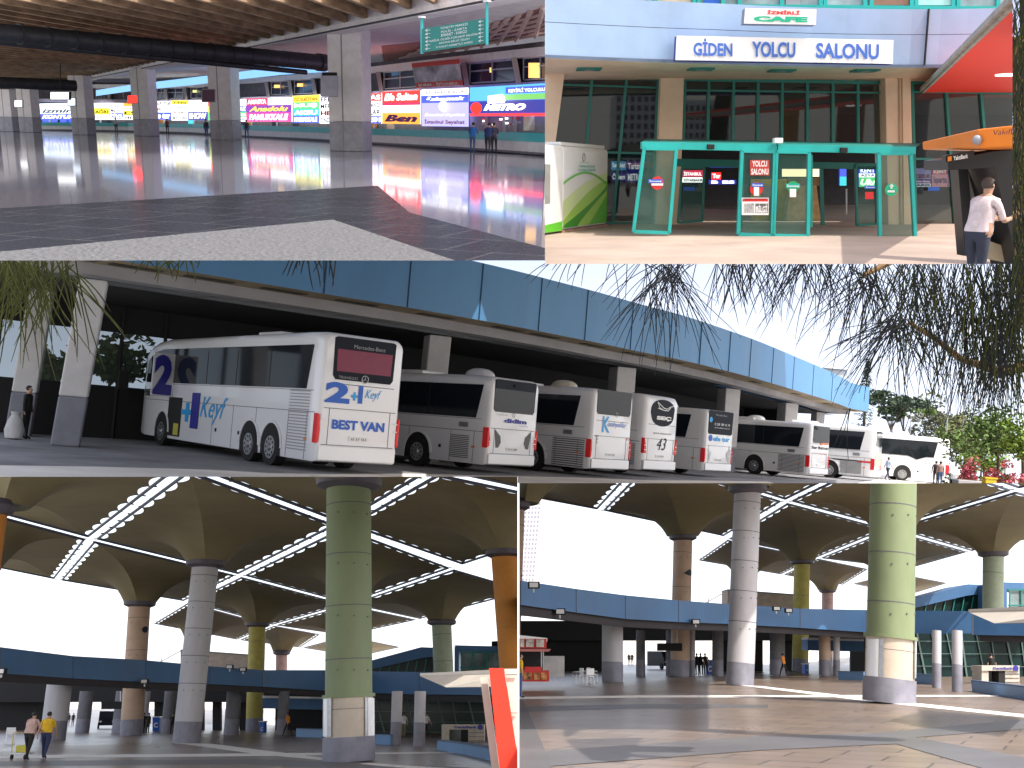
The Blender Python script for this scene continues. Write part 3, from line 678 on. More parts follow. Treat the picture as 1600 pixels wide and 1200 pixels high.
# box on the roof tip
r = thing('roof_cabin', 'small pale cabin on the roof near the tip of the blue parapet', 'cabin', P3, P3.base(1297, 92, 7.6))
MB().box(-1.2, 1.2, -0.8, 1, 0, 1.6).build('cabin_wall', M('pale_cabin', (0.6, 0.62, 0.65), 0.6), r, bevel=0.04); MB().box(-1.4, 1.4, -1, 1.2, 1.6, 1.72).build('cabin_roof', WHITE, r)

# ---- trees, lamps, flowers and people at the far right
def leaf_crown(mb, c, rx, rz, n, ls, seed=0, mats=2, squash=1.0):
    rr = random.Random(seed); c = Vector(c)
    cl = [(Vector((rr.gauss(0, .45), rr.gauss(0, .45), rr.gauss(0, .4))), rr.uniform(.28, .5)) for _ in range(max(5, n//70))]
    for i in range(n):
        cc, cr = rr.choice(cl); d = Vector((rr.gauss(0, 1), rr.gauss(0, 1), rr.gauss(0, 1))).normalized()*cr*rr.uniform(.6, 1.05)
        p = cc*0.95+d; p = c+Vector((p.x*rx, p.y*rx, p.z*rz))
        a = Vector((rr.gauss(0, 1), rr.gauss(0, 1), rr.gauss(0, .6))).normalized()*ls*rr.uniform(.6, 1.3); b = a.cross(Vector((rr.gauss(0, 1), rr.gauss(0, 1), rr.gauss(0, 1)))).normalized()*ls*rr.uniform(.35, .7)
        mb.m = rr.randrange(mats); mb.add([p-a, p-b, p+a, p+b], [(0, 1, 2, 3)])
    mb.m = 0
LEAF = {k: [M('leaf_%s_%d' % (k, i), tuple(min(1, x*f) for x in c), 0.7, var=0.15, scale=1) for i, f in enumerate((0.75, 1.25))] for k, c in
        {'olive': (0.14, 0.15, 0.055), 'green': (0.10, 0.17, 0.035), 'dark': (0.03, 0.06, 0.03), 'grey': (0.15, 0.16, 0.10), 'pink': (0.62, 0.13, 0.17), 'bright': (0.17, 0.26, 0.03)}.items()}
BARK = M('bark', (0.12, 0.09, 0.06), 0.9, var=0.2, scale=8, bump=0.5)
def tree(place, px, Y, h, rx, rz, key, label, n=900, ls=0.22, name='tree', cat='tree', trunk=0.12, group=None, seed=1, cz=None, loc=None):
    b = loc if loc is not None else place.base(px, Y); r = thing(name, label, cat, place, b, 0, group); rr = random.Random(seed)
    cz = cz if cz is not None else h-rz*0.9
    mb = MB(); mb.path([(0, 0, 0), (0.05, 0, cz*0.4), (-0.05, 0.05, cz*0.8), (0, 0, cz+rz*0.2)], [trunk, trunk*0.8, trunk*0.6, trunk*0.3], 8)
    for q in range(6):
        a = rr.uniform(0, 6.28); mb.path([(0, 0, cz*0.6+q*0.05), (math.cos(a)*rx*0.3, math.sin(a)*rx*0.3, cz*0.9), (math.cos(a)*rx*0.6, math.sin(a)*rx*0.6, cz+rr.uniform(0, .4)*rz)], [trunk*0.5, trunk*0.35, trunk*0.15], 5)
    mb.build('trunk', BARK, r, smooth=True)
    mb = MB(); leaf_crown(mb, (0, 0, cz), rx, rz, n, ls, seed); mb.build('crown', LEAF[key], r, recalc=False)
    return r
gt = 'trees and bushes beyond the coaches'
tree(P3, 1556, 62, 5.3, 2.6, 1.7, 'green', 'bright green round topped tree on a bare trunk at the right edge', 2200, 0.17, group=gt, seed=3, cz=3.6)
tree(P3, 1595, 58, 4.6, 2.0, 1.5, 'bright', 'leafy tree cut by the right edge of the view', 1300, 0.16, group=gt, seed=4, cz=3.4)
tree(P3, 1505, 80, 4.9, 2.0, 1.8, 'olive', 'dark olive tree just right of the side on coach', 1300, 0.2, group=gt, seed=5, cz=3.2)
tree(P3, 1468, 130, 8.6, 3.6, 3.0, 'grey', 'tall grey green tree rising behind the side on coach', 1500, 0.34, group=gt, seed=6, cz=6.2)
tree(P3, 1492, 120, 7.0, 3.4, 2.4, 'olive', 'olive tree between the grey green tree and the lamp posts', 1200, 0.34, group=gt, seed=16, cz=5.0)
tree(P3, 1532, 115, 6.6, 2.8, 2.0, 'grey', 'pale distant tree above the white roofed shelter', 1000, 0.3, group=gt, seed=7, cz=5.0)
tree(P3, 1536, 70, 3.1, 1.6, 1.2, 'bright', 'low bright green tree behind the pink oleanders', 1000, 0.14, group=gt, seed=8, cz=2.1)
tree(P3, 1388, 110, 8.6, 3.2, 1.6, 'dark', 'flat topped green tree showing above the last coach', 900, 0.3, group=gt, seed=9, cz=7.6)
tree(P3, 1408, 112, 8.0, 2.4, 1.2, 'green', 'spreading green tree right of the flat topped tree', 700, 0.3, group=gt, seed=10, cz=7.2)
# dark conifer behind the roof tip
b = P3.base(1345, 100); r = thing('conifer_tree', 'slim dark conifer standing beyond the tip of the blue parapet', 'tree', P3, b)
MB().path([(0, 0, 0), (0, 0, 10)], [0.25, 0.03], 8).build('trunk', BARK, r)
mb = MB(); rr = random.Random(2)
for i in range(900):
    t = rr.random()**0.8; zz = 3+t*8.2; R = (1-t)*1.5+0.08; a = rr.uniform(0, 6.28); q = rr.uniform(.2, 1)*R; p = Vector((math.cos(a)*q, math.sin(a)*q, zz)); d = Vector((math.cos(a), math.sin(a), -0.35))*0.35; s_ = Vector((-math.sin(a), math.cos(a), 0))*0.12
    mb.m = i % 2; mb.add([p-s_, p+s_, p+d], [(0, 1, 2)])
mb.build('crown', LEAF['dark'], r, recalc=False)
def bush(px, Y, rx, rz, key, label, n, seed, ls=0.1, place=P3, z=None):
    b = place.base(px, Y); r = thing('flowering_bush' if key == 'pink' else 'bush', label, 'bush', place, b, 0, gt)
    mb = MB(); leaf_crown(mb, (0, 0, rz*0.9 if z is None else z), rx, rz, n, ls, seed); mb.build('leaves', LEAF[key] if key != 'pink' else [LEAF['pink'][0], LEAF['pink'][1], LEAF['green'][0]], r, recalc=False)
    if key == 'pink':
        mb = MB(); leaf_crown(mb, (0, 0.1, rz*0.8), rx*0.95, rz*0.9, n//2, ls, seed+50, 2); mb.build('green_leaves', LEAF['green'], r, recalc=False)
    m = MB()
    for q in range(5): m.path([(0, 0, 0), (0.2*math.cos(q*1.3), 0.2*math.sin(q*1.3), rz)], [0.03, 0.015], 4)
    m.build('stems', BARK, r)
bush(1516, 66, 1.0, 1.05, 'pink', 'tall pink flowering oleander right of the striped shirt figure', 800, 21)
bush(1563, 60, 1.1, 0.8, 'pink', 'low pink oleander left of the bare tree trunk', 700, 22)
bush(1597, 55, 0.8, 0.9, 'pink', 'pink oleander cut by the right edge', 400, 23)
bush(1500, 74, 0.9, 0.8, 'dark', 'dark low bush under the olive tree', 300, 24)
def lamp_post(px, Y, h, arms, label):
    b = P3.base(px, Y); r = thing('street_lamp', label, 'street lamp', P3, b, 0, 'lamp posts over the trees')
    MB().path([(0, 0, 0), (0, 0, h*0.6), (0, 0, h)], [0.09, 0.07, 0.05], 8).build('pole', STEEL, r)
    for s in arms:
        m = MB().path([(0, 0, h), (s*0.5, 0, h+0.25), (s*1.5, 0, h+0.35)], 0.035, 6).build('arm', STEEL, r)
        MB().box(min(s*1.3, s*2.1), max(s*1.3, s*2.1), -0.15, 0.15, h+0.28, h+0.42).build('lamp_head', GREYINK, m, bevel=0.03)
for a in ((1390, 120, 9.0, (-1,), 'lamp post with one arm, leftmost over the flat topped tree'), (1418, 124, 7.0, (-1,), 'low lamp post right of the leftmost one'), (1474, 88, 7.5, (1,), 'lamp post with a single arm above the side on coach'),
          (1499, 92, 9.2, (-1, 1), 'double armed lamp post behind the olive tree'), (1514, 86, 8.2, (), 'thin pole without arms right of the double armed lamp'), (1564, 84, 9.3, (1,), 'tall lamp post left of the bright green tree'),
          (1458, 130, 8.0, (), 'thin pole rising beside the grey green tree')): lamp_post(*a)
r = thing('shelter', 'small white roofed shelter among the trees', 'shelter', P3, P3.base(1540, 100))
MB().box(-2, 2, -1, 1, 4.0, 4.3).build('roof', WHITE, r)
for s in (-1.8, 1.8): MB().box(s-0.08, s+0.08, -0.1, 0.1, 0, 4.0).build('post', STEEL, r)
r = thing('litter_bin', 'yellow litter bin standing before the bushes', 'bin', P3, P3.base(1544, 56)); MB().box(-0.3, 0.3, -0.25, 0.25, 0.1, 0.95).build('bin_body', M('yellow_plastic', (0.7, 0.5, 0.02), 0.5), r, bevel=0.04); MB().box(-0.34, 0.34, -0.29, 0.29, 0.95, 1.03).build('lid', M('yellow_plastic', (0, 0, 0)), r); MB().box(-0.2, 0.2, -0.2, 0.2, 0, 0.1).build('foot', BLACK, r)
r = thing('planter', 'grey concrete planter box beside the pink oleander', 'planter', P3, P3.base(1512, 58)); MB().box(-0.75, 0.75, -0.4, 0.4, 0, 0.75).build('box', GCONC, r, bevel=0.05); MB().box(-0.65, 0.65, -0.3, 0.3, 0.7, 0.78).build('soil', BARK, r)
r = thing('parked_car', 'white car parked low behind the dark bush', 'car', P3, P3.base(1494, 84), rad(80))
MB().add(*[[(x, y, z) for y in (-0.8, 0.8) for x, z in ((-2, 0.35), (-2, 0.8), (-1.3, 0.9), (-0.8, 1.35), (0.7, 1.4), (1.4, 0.95), (2.1, 0.8), (2.1, 0.35))], [tuple(range(8)), tuple(range(15, 7, -1))]+[(i, (i+1) % 8, (i+1) % 8+8, i+8) for i in range(8)]]).build('body', WHITE, r, bevel=0.04)
MB().box(-0.9, 0.9, -0.81, 0.81, 0.95, 1.28).build('window', DGLASS, r)
for sx in (-1.3, 1.3):
    for sy in (-0.7, 0.7): MB().tube((sx, sy-0.1, 0.32), (sx, sy+0.1, 0.32), 0.32, n=16).build('wheel', BLACK, r)
person(P3, P3.base(1386, 74), rad(-70), 'person in a pale blue shirt and dark trousers walking beside the side on coach', cloth('paleblue', (0.5, 0.6, 0.75)), cloth('darknavy', (0.03, 0.035, 0.06)), pose='walk', sub=1)
person(P3, P3.base(1468, 72.5), rad(10), 'person in a brown and white striped shirt and blue jeans, seen from behind', cloth('stripe', (0.32, 0.2, 0.18)), cloth('jeans', (0.08, 0.14, 0.32)), sub=1, fat=1.15)
person(P3, P3.base(1461, 73.5), rad(-20), 'person in dark clothes half hidden behind the striped shirt figure', cloth('dark', (0.03, 0.03, 0.045)), cloth('dark', (0, 0, 0)), sub=1)
person(P3, P3.base(38, 33), rad(-90), 'silhouetted person in black standing by the shaded pillar at far left', cloth('black', (0.012, 0.012, 0.012)), cloth('black', (0, 0, 0)), sub=1, sleeve='long', height=1.75)
r = thing('sack', 'white plastic sack resting on the ground beside the silhouetted person', 'sack', P3, P3.base(21, 32.5)); MB().lathe([(0.05, 0), (0.26, 0.05), (0.3, 0.3), (0.22, 0.6), (0.12, 0.78), (0.16, 0.88)], n=14).build('sack', M('white_sack', (0.5, 0.5, 0.5), 0.8, bump=0.8, bscale=6), r, smooth=True)
tree(P3, 165, 62, 5.2, 3.2, 1.5, 'green', 'green tree seen through the hall window right of the frontmost pillar', 900, 0.3, seed=31, cz=3.7, group='trees behind the hall windows')
tree(P3, 75, 64, 5.0, 1.6, 1.5, 'green', 'green tree seen through the hall window between the two left pillars', 500, 0.3, seed=33, cz=3.4, group='trees behind the hall windows')

# ---- needles hanging in front of the lens side tree
NEED = M('pine_needle', (0.018, 0.019, 0.020), 0.8, spec=0.08, var=0.2, scale=4)
NEEDG = M('pine_needle_green', (0.035, 0.040, 0.012), 0.8, spec=0.08, var=0.3, scale=4)
TWIG = M('twig', (0.16, 0.09, 0.03), 0.8, var=0.2, scale=20)
pt = thing('pine_tree', 'overhanging pine with long drooping dark needles across the top right', 'tree', P3, P3.base(1660, 19))
rr = random.Random(11)
def strands(mb, ox, oy, n, lmin, lmax, a0, a1, Y=8.0, jx=12, jy=8, mat=0, r=0.0038, droop=0.5):
    for _ in range(n):
        x = ox+rr.uniform(-jx, jx); y = oy+rr.uniform(-jy, jy); a = rad(rr.uniform(a0, a1)); L_ = rr.uniform(lmin, lmax); yy = Y+rr.uniform(-0.8, 0.8)
        pts = []; px, py = x, y; st = L_/6; cur = rr.uniform(-0.07, 0.07)
        for q in range(7):
            pts.append(P3.pt(px, py, yy+q*0.01)); px += math.sin(a)*st; py += math.cos(a)*st; a += (-a*0.13*droop)+cur
        mb.m = mat if mat != 2 else rr.randrange(2); mb.path(pts, [r*f for f in (1.1, 1.1, 1.05, 1, 0.95, 0.8, 0.4)], 3)
mb = MB()
strands(mb, 1045, 418, 32, 70, 190, -62, 50, jx=14, jy=10)
strands(mb, 1040, 405, 24, 60, 130, -80, 70, jx=60)
strands(mb, 1010, 400, 17, 50, 110, -70, 60, jx=60)
strands(mb, 1022, 450, 13, 50, 110, -35, 25, jx=14, jy=30)
strands(mb, 905, 405, 11, 30, 70, -75, -10, jx=50, jy=4)
strands(mb, 1200, 402, 60, 40, 115, -40, 40, jx=80, jy=14)
strands(mb, 1150, 405, 24, 40, 90, -30, 40, jx=30, jy=10)
strands(mb, 1290, 400, 60, 60, 150, -50, 45, jx=60, jy=16)
strands(mb, 1350, 428, 48, 60, 150, -70, 60, jx=22, jy=18)
strands(mb, 1405, 502, 52, 60, 175, -88, 50, jx=14, jy=12)
strands(mb, 1400, 490, 20, 60, 160, -60, 50, jx=40, jy=30)
strands(mb, 1405, 415, 68, 60, 150, -40, 40, jx=60, jy=20, mat=2)
strands(mb, 1470, 420, 105, 80, 200, -35, 30, jx=60, jy=40, mat=2)
strands(mb, 1490, 500, 48, 70, 150, -30, 30, jx=50, jy=40, mat=2)
strands(mb, 1560, 430, 260, 90, 200, -30, 28, jx=60, jy=60, mat=2)
strands(mb, 1580, 520, 124, 60, 140, -30, 25, jx=40, jy=40, mat=2)
strands(mb, 1540, 560, 37, 60, 110, -25, 25, jx=50, jy=20, mat=0)
strands(mb, 1597, 80, 186, 50, 160, -30, 25, jx=18, jy=110, mat=2)
strands(mb, 1597, 300, 186, 50, 160, -30, 25, jx=18, jy=110, mat=2)
strands(mb, 1330, 640, 3, 60, 90, -20, 10, jx=6)
mb.build('needles', [NEED, NEEDG], pt, world=True, recalc=False)
mb = MB()
mb.path([P3.pt(1420, 504, 8.2), P3.pt(1462, 530, 8.3), P3.pt(1500, 560, 8.4), P3.pt(1560, 580, 8.6), P3.pt(1680, 560, 9.2)], [0.016, 0.022, 0.028, 0.04, 0.06], 7)
mb.path([P3.pt(1350, 430, 8.0), P3.pt(1420, 395, 8.2), P3.pt(1560, 340, 8.6), P3.pt(1680, 330, 9.2)], [0.02, 0.032, 0.044, 0.06], 7)
mb.path([P3.pt(1590, 60, 9.0), P3.pt(1597, 200, 9.0), P3.pt(1594, 330, 9.0), P3.pt(1592, 420, 9.0), P3.pt(1610, 540, 9.2)], [0.06, 0.07, 0.06, 0.05, 0.04], 7)
mb.build('branch', TWIG, pt, world=True, smooth=True)
bk = MB()
bk.path([P3.base(1660, 19), P3.pt(1650, 500, 19), P3.pt(1636, 200, 19.5), P3.pt(1622, -150, 20)], [0.55, 0.52, 0.46, 0.36], 14)
bk.build('trunk', M('dark_pine_bark', (0.022, 0.017, 0.012), 0.95, var=0.3, scale=8, spec=0.1), pt, world=True, smooth=True)
p2 = thing('pine_branch', 'blurred green pine sprays hanging in front of the left pillars', 'branch', P3, P3.pt(70, 380, 6.0))
mb = MB()
strands(mb, 60, 402, 68, 60, 190, -45, 35, Y=5.8, jx=60, jy=12, mat=1, r=0.004)
strands(mb, 55, 440, 16, 50, 100, -40, 20, Y=5.8, jx=22, jy=30, mat=1, r=0.004)
strands(mb, 110, 425, 9, 60, 130, 10, 70, Y=5.8, jx=12, jy=10, mat=1, r=0.0045)
strands(mb, 5, 405, 37, 50, 110, -30, 30, Y=5.8, jx=40, jy=8, mat=1, r=0.004)
strands(mb, 270, 396, 28, 15, 50, -60, 60, Y=5.8, jx=50, jy=6, mat=1, r=0.0045)
strands(mb, 490, 396, 16, 18, 60, -40, 40, Y=5.8, jx=40, jy=6, mat=0, r=0.0045)
mb.build('needles', [NEED, NEEDG], p2, world=True, recalc=False)

# ================================================================ helpers for surfaces met along lines of sight, each at its own distance
def bar(mb, pl, a, b, wpx, Y, th=0.12, Yb=None):
    Yb = Yb or Y; dx, dy = b[0]-a[0], b[1]-a[1]; L_ = math.hypot(dx, dy) or 1; nx, ny = -dy/L_*wpx/2, dx/L_*wpx/2
    f = [pl.pt(a[0]+nx, a[1]+ny, Y), pl.pt(a[0]-nx, a[1]-ny, Y), pl.pt(b[0]-nx, b[1]-ny, Yb), pl.pt(b[0]+nx, b[1]+ny, Yb)]
    return mb.slab(f, (0, th, 0))
def quad(mb, pl, pts, Y, th=0.1):
    Ys = Y if isinstance(Y, (list, tuple)) else [Y]*len(pts)
    return mb.slab([pl.pt(p[0], p[1], y) for p, y in zip(pts, Ys)], (0, th, 0))
def rect(x0, y0, x1, y1): return [(x0, y0), (x1, y0), (x1, y1), (x0, y1)]
def ribbon(mb, pl, rows, th=0.0):
    """rows: (px, ytop, ybottom, Y)"""
    T = [pl.pt(r[0], r[1], r[3]) for r in rows]; B = [pl.pt(r[0], r[2], r[3]) for r in rows]
    mb.grid([T, B])
    if th:
        o = Vector((0, th, 0)); mb.grid([[p for p in T], [p+o for p in T]]); mb.grid([[p for p in B], [p+o for p in B]])
    return mb
def sign(pl, label, quadpx, Ys, rows, back, cat='sign', name='lit_sign', group=None, th=0.35):
    """rows from the top: (v0, v1, material, words, ink, bold, italic); v runs down from 0 to 1"""
    tl, tr, br, bl = quadpx; Yl, Yr = Ys if isinstance(Ys, (list, tuple)) else (Ys, Ys)
    TL, TR, BR, BL = pl.pt(*tl, Yl), pl.pt(*tr, Yr), pl.pt(*br, Yr), pl.pt(*bl, Yl)
    r = thing(name, label, cat, pl, (TL+TR+BR+BL)/4, 0, group)
    MB().slab([TL, TR, BR, BL], (0, th, 0)).build('sign_box', back, r, world=True)
    P_ = lambda u, v: (TL*(1-u)+TR*u)*(1-v)+(BL*(1-u)+BR*u)*v
    for row in rows:
        v0, v1, mt, s, ink = row[:5]; bold = row[5] if len(row) > 5 else 0.03; it = row[6] if len(row) > 6 else 0; ur = row[7] if len(row) > 7 else (0.0, 1.0)
        o = Vector((0, -0.05, 0)); a, b = ur
        p = None
        if mt: p = MB().slab([P_(a, v0)+o, P_(b, v0)+o, P_(b, v1)+o, P_(a, v1)+o], (0, 0.045, 0)).build('face_panel', mt, r, world=True)
        if s:
            m = (v1-v0)*0.17; q = Vector((0, -0.07, 0)); c, d_ = a+(b-a)*0.07, b-(b-a)*0.07
            text(r, s, P_(c, v1-m)+q, P_(d_, v1-m)+q, P_(c, v0+m)+q, ink, world=True, bold=bold, italic=it, out=0.01, parent=p)
    return r

# ================================================================ PLACE 1: the ticket hall
def wy(px):                                    # distance of the counter wall
    T = [(-60, 142), (62, 140), (200, 138), (300, 128), (375, 113), (480, 98), (591, 83), (700, 71), (851, 60), (900, 57)]
    for (x0, a), (x1, b) in zip(T[:-1], T[1:]):
        if px <= x1: return 1/((1/a)+((1/b)-(1/a))*(px-x0)/(x1-x0))
    return 57
TERR = M('terrazzo_floor', (0.17, 0.175, 0.225), 0.11, var=0.13, scale=9, coat=0.7)
TERL = M('speckled_terrazzo', (0.125, 0.12, 0.115), 0.5, var=0.42, scale=20)
def granite():
    m = M('black_granite', (0.018, 0.019, 0.024), 0.26, var=0.3, scale=5, spec=0.05); t = m.node_tree
    br = t.nodes.new('ShaderNodeTexBrick'); tc = t.nodes.new('ShaderNodeTexCoord'); mp = t.nodes.new('ShaderNodeMapping'); mp.inputs['Rotation'].default_value[2] = 0.35
    br.inputs['Scale'].default_value = 1.0; br.inputs['Mortar Size'].default_value = 0.008; br.inputs['Brick Width'].default_value = 1.3; br.inputs['Row Height'].default_value = 1.3
    br.inputs['Color1'].default_value = (0.012, 0.013, 0.018, 1); br.inputs['Color2'].default_value = (0.007, 0.008, 0.011, 1); br.inputs['Mortar'].default_value = (0.11, 0.11, 0.11, 1)
    t.links.new(tc.outputs['Object'], mp.inputs[0]); t.links.new(mp.outputs[0], br.inputs[0]); t.links.new(br.outputs[0], t.nodes['Principled BSDF'].inputs['Base Color']); return m
struct('hall_floor', MB().poly([(-90, 9, 0), (12, 9, 0), (14, 190, 0), (-150, 190, 0)]), TERR, P1)
f1 = lambda ps, z: [P1.fl(x, y, z) for x, y in ps]
struct('granite_band', MB().poly(f1([(-60, 329), (590, 290), (640, 332), (930, 408), (930, 440), (780, 430), (520, 343), (-60, 399)], 0.004)), granite(), P1)
struct('speckled_floor', MB().poly(f1([(-60, 399), (520, 343), (780, 430), (-60, 470)], 0.005)), TERL, P1)
CREAM = M('hall_cream_paint', (0.90, 0.86, 0.88), 0.6, var=0.05, bump=0.15)
CEILW = M('hall_white_ceiling', (0.78, 0.74, 0.78), 0.7, var=0.06)
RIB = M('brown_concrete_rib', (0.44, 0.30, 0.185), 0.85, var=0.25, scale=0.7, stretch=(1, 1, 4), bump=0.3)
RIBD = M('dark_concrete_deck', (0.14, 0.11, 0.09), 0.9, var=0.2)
DUCT = M('grey_duct', (0.055, 0.06, 0.075), 0.45, 0.3, var=0.15, scale=2)
TEAL = M('teal_counter', (0.04, 0.50, 0.54), 0.35, var=0.05)
CTW = M('counter_front', (0.85, 0.86, 0.90), 0.5, var=0.05)
HALLD = M('hall_dark_interior', (0.10, 0.09, 0.11), 0.7, var=0.2)
# ceiling: brown ribbed deck, then a white slab beyond a diagonal edge
ZC = 6.6
e1, e2 = P1.fl(700, 2, ZC), P1.fl(106, 126, ZC); e0 = e1+(e1-e2)*0.35; e3 = e2+(e2-e1)*0.1
dA = (P1.fl(1000, 120, ZC)-P1.fl(430, 51, ZC)); vp = P1.d(1090, P1.yh(1090)); dA = Vector((vp.x, vp.y, 0)).normalized()
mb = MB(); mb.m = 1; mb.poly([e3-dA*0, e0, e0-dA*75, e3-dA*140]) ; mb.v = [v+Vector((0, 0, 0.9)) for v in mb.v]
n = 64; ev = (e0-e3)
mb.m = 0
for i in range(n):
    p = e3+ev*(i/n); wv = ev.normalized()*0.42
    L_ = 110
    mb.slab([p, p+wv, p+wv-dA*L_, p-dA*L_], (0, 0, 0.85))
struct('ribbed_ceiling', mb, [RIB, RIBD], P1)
yb = Vector((0, 1, 0))
mb = MB(); mb.slab([e0+Vector((30, 0, 0.02)), e0, e3, e3+Vector((-60, 0, 0.02)), e3+Vector((-60, 80, 0.02)), e0+Vector((30, 110, 0.02))], (0, 0, 1.0)); struct('white_ceiling', mb, CEILW, P1)
mb = MB(); mb.slab([e0+Vector((0, 0, -0.35)), e3+Vector((0, 0, -0.35)), e3+Vector((0.3, 1.4, -0.35)), e0+Vector((0.3, 1.4, -0.35))], (0, 0, 0.36))
edge = tag(mb.build('edge_beam', CREAM, place=P1), 'long cream concrete beam edging the ribbed ceiling', 'beam')
m = MB(); m.tube(e0+Vector((0.2, -0.25, -0.28)), e3+Vector((0.2, -0.25, -0.28)), 0.07, n=8); pp = m.build('ceiling_pipe', DUCT, place=P1); tag(pp, 'thin dark pipe running along the ceiling edge beam', 'pipe')
# sunken coffers with pinkish light near the right
mb = MB(); COF = M('coffer_red_brown', (0.34, 0.14, 0.12), 0.8, var=0.2)
def z1(px, py, z): return P1.fl(px, py, z)
c1 = [z1(690, 62, ZC-0.02), z1(870, 5, ZC-0.02), z1(870, 52, ZC-0.02), z1(600, 98, ZC-0.02), z1(596, 72, ZC-0.02)]
struct('coffered_ceiling', MB().slab([p+Vector((0, 0, 0)) for p in c1], (0, 0, 0.03)), COF, P1)
mb = MB()
a, b = z1(690, 62, ZC-0.06), z1(870, 5, ZC-0.06); c, d = z1(600, 100, ZC-0.06), z1(870, 52, ZC-0.06)
for i in range(1, 12):
    t = i/12; p = a*(1-t)+b*t; q = c*(1-t)+d*t; mb.tube(p, q, 0.14, n=4)
for i in range(1, 6):
    t = i/6; mb.tube(a*(1-t)+c*t, b*(1-t)+d*t, 0.10, n=4)
struct('coffer_ribs', mb, M('coffer_rib', (0.62, 0.45, 0.42), 0.7), P1)
# wall behind the counters
WX = [-60, 0, 62, 150, 230, 300, 375, 430, 480, 540, 591, 650, 700, 780, 851, 900]
mb = MB(); ribbon(mb, P1, [(x, P1.yh(x)-1600*5.05/wy(x), P1.yh(x)+1600*1.6/wy(x), wy(x)) for x in WX])
wall = tag(mb.build('hall_wall', HALLD, place=P1), kind='structure')
mb = MB(); ribbon(mb, P1, [(x, P1.yh(x)-1600*4.75/wy(x), P1.yh(x)-1600*4.25/wy(x), wy(x)-1.6) for x in WX], th=1.5)
tag(mb.build('gallery_beam', CREAM, place=P1), 'deep cream beam above the gallery windows of the ticket hall', 'beam')
mb = MB(); ribbon(mb, P1, [(x, P1.yh(x)-1600*2.72/wy(x), P1.yh(x)-1600*2.25/wy(x), wy(x)-1.0) for x in WX], th=0.9)
tag(mb.build('gallery_ledge', M('lavender_wall', (0.42, 0.38, 0.48), 0.6), place=P1), 'lavender ledge running between gallery windows and lit signs', 'ledge')
# clerestory daylight strip
mb = MB(); ribbon(mb, P1, [(150, 141, 150, 120), (200, 133, 143, 116), (300, 121, 133, 108), (375, 112, 124, 100), (440, 104, 117, 92), (515, 92, 112, 84)])
tag(mb.build('clerestory_window', E('daylit_glass', (0.25, 0.55, 0.95), 0.85), place=P1), 'bright blue daylit clerestory strip under the white ceiling', 'window')
# gallery windows and slanted piers
WARM = E('warm_room_light', (1.0, 0.55, 0.15), 1.1); DIMW = M('gallery_glass', (0.02, 0.03, 0.06), 0.1, var=0); FR = M('pale_frame', (0.45, 0.45, 0.5), 0.5)
gx = [(600, 650, 'wide gallery window washed red above the red lit sign'), (734, 804, 'gallery window with glowing lamps right of the tilted banner'), (818, 870, 'gallery window with orange blinds at the right end'), (424, 452, 'gallery window with warm light above the magenta sign'), (460, 489, 'gallery window above the yellow and green sign'),
      (262, 286, 'small gallery window left of the thick pillar pair'), (298, 318, 'small gallery window above the pale listing sign'), (150, 168, 'dim far gallery window beside the fourth pillar'), (174, 192, 'second dim far gallery window'), (246, 258, 'narrow gallery window right of a white pillar')]
for x0, x1, lb in gx:
    xm = (x0+x1)/2; Yw = [wy(x0)-0.5, wy(x1)-0.5]; top = lambda x: P1.yh(x)-1600*4.15/wy(x); bot = lambda x: P1.yh(x)-1600*2.85/wy(x)
    r = thing('gallery_window', lb, 'window', P1, P1.pt(xm, (top(xm)+bot(xm))/2, wy(xm)-0.5), 0, 'gallery windows above the ticket counters')
    quad(MB(), P1, [(x0, top(x0)), (x1, top(x1)), (x1, bot(x1)), (x0, bot(x0))], [Yw[0], Yw[1], Yw[1], Yw[0]], 0.1).build('pane', DIMW, r, world=True)
    m = MB(); w_ = max(1.0, (x1-x0)*0.035)
    for q in range(3):
        x = x0+(x1-x0)*q/2; bar(m, P1, (x, top(x)), (x, bot(x)), w_, wy(x)-0.62, 0.1)
    bar(m, P1, (x0, top(x0)), (x1, top(x1)), w_, Yw[0]-.15, 0.1, Yw[1]-.15); bar(m, P1, (x0, bot(x0)), (x1, bot(x1)), w_, Yw[0]-.15, 0.1, Yw[1]-.15); bar(m, P1, (x0, top(x0)*.6+bot(x0)*.4), (x1, top(x1)*.6+bot(x1)*.4), w_, Yw[0]-.15, 0.1, Yw[1]-.15)
    m.build('window_frame', FR, r, world=True)
    if x0 in (734, 818, 424, 460, 298):
        u0, u1 = (x0+(x1-x0)*0.15, x0+(x1-x0)*0.9); t0 = top(x0)*0.8+bot(x0)*0.2; t1 = top(x0)*(0.55 if x0 != 818 else 0.1)+bot(x0)*(0.45 if x0 != 818 else 0.9)
        quad(MB(), P1, rect(u0 if x0 != 734 else 765, t0, u1, t1), wy(xm)-0.54, 0.02).build('lit_room', WARM if x0 != 298 else E('yellow_lit', (0.8, 0.8, 0.3), 0.8), r, world=True)
PIER = M('gallery_pier', (0.40, 0.36, 0.38), 0.6, var=0.05)
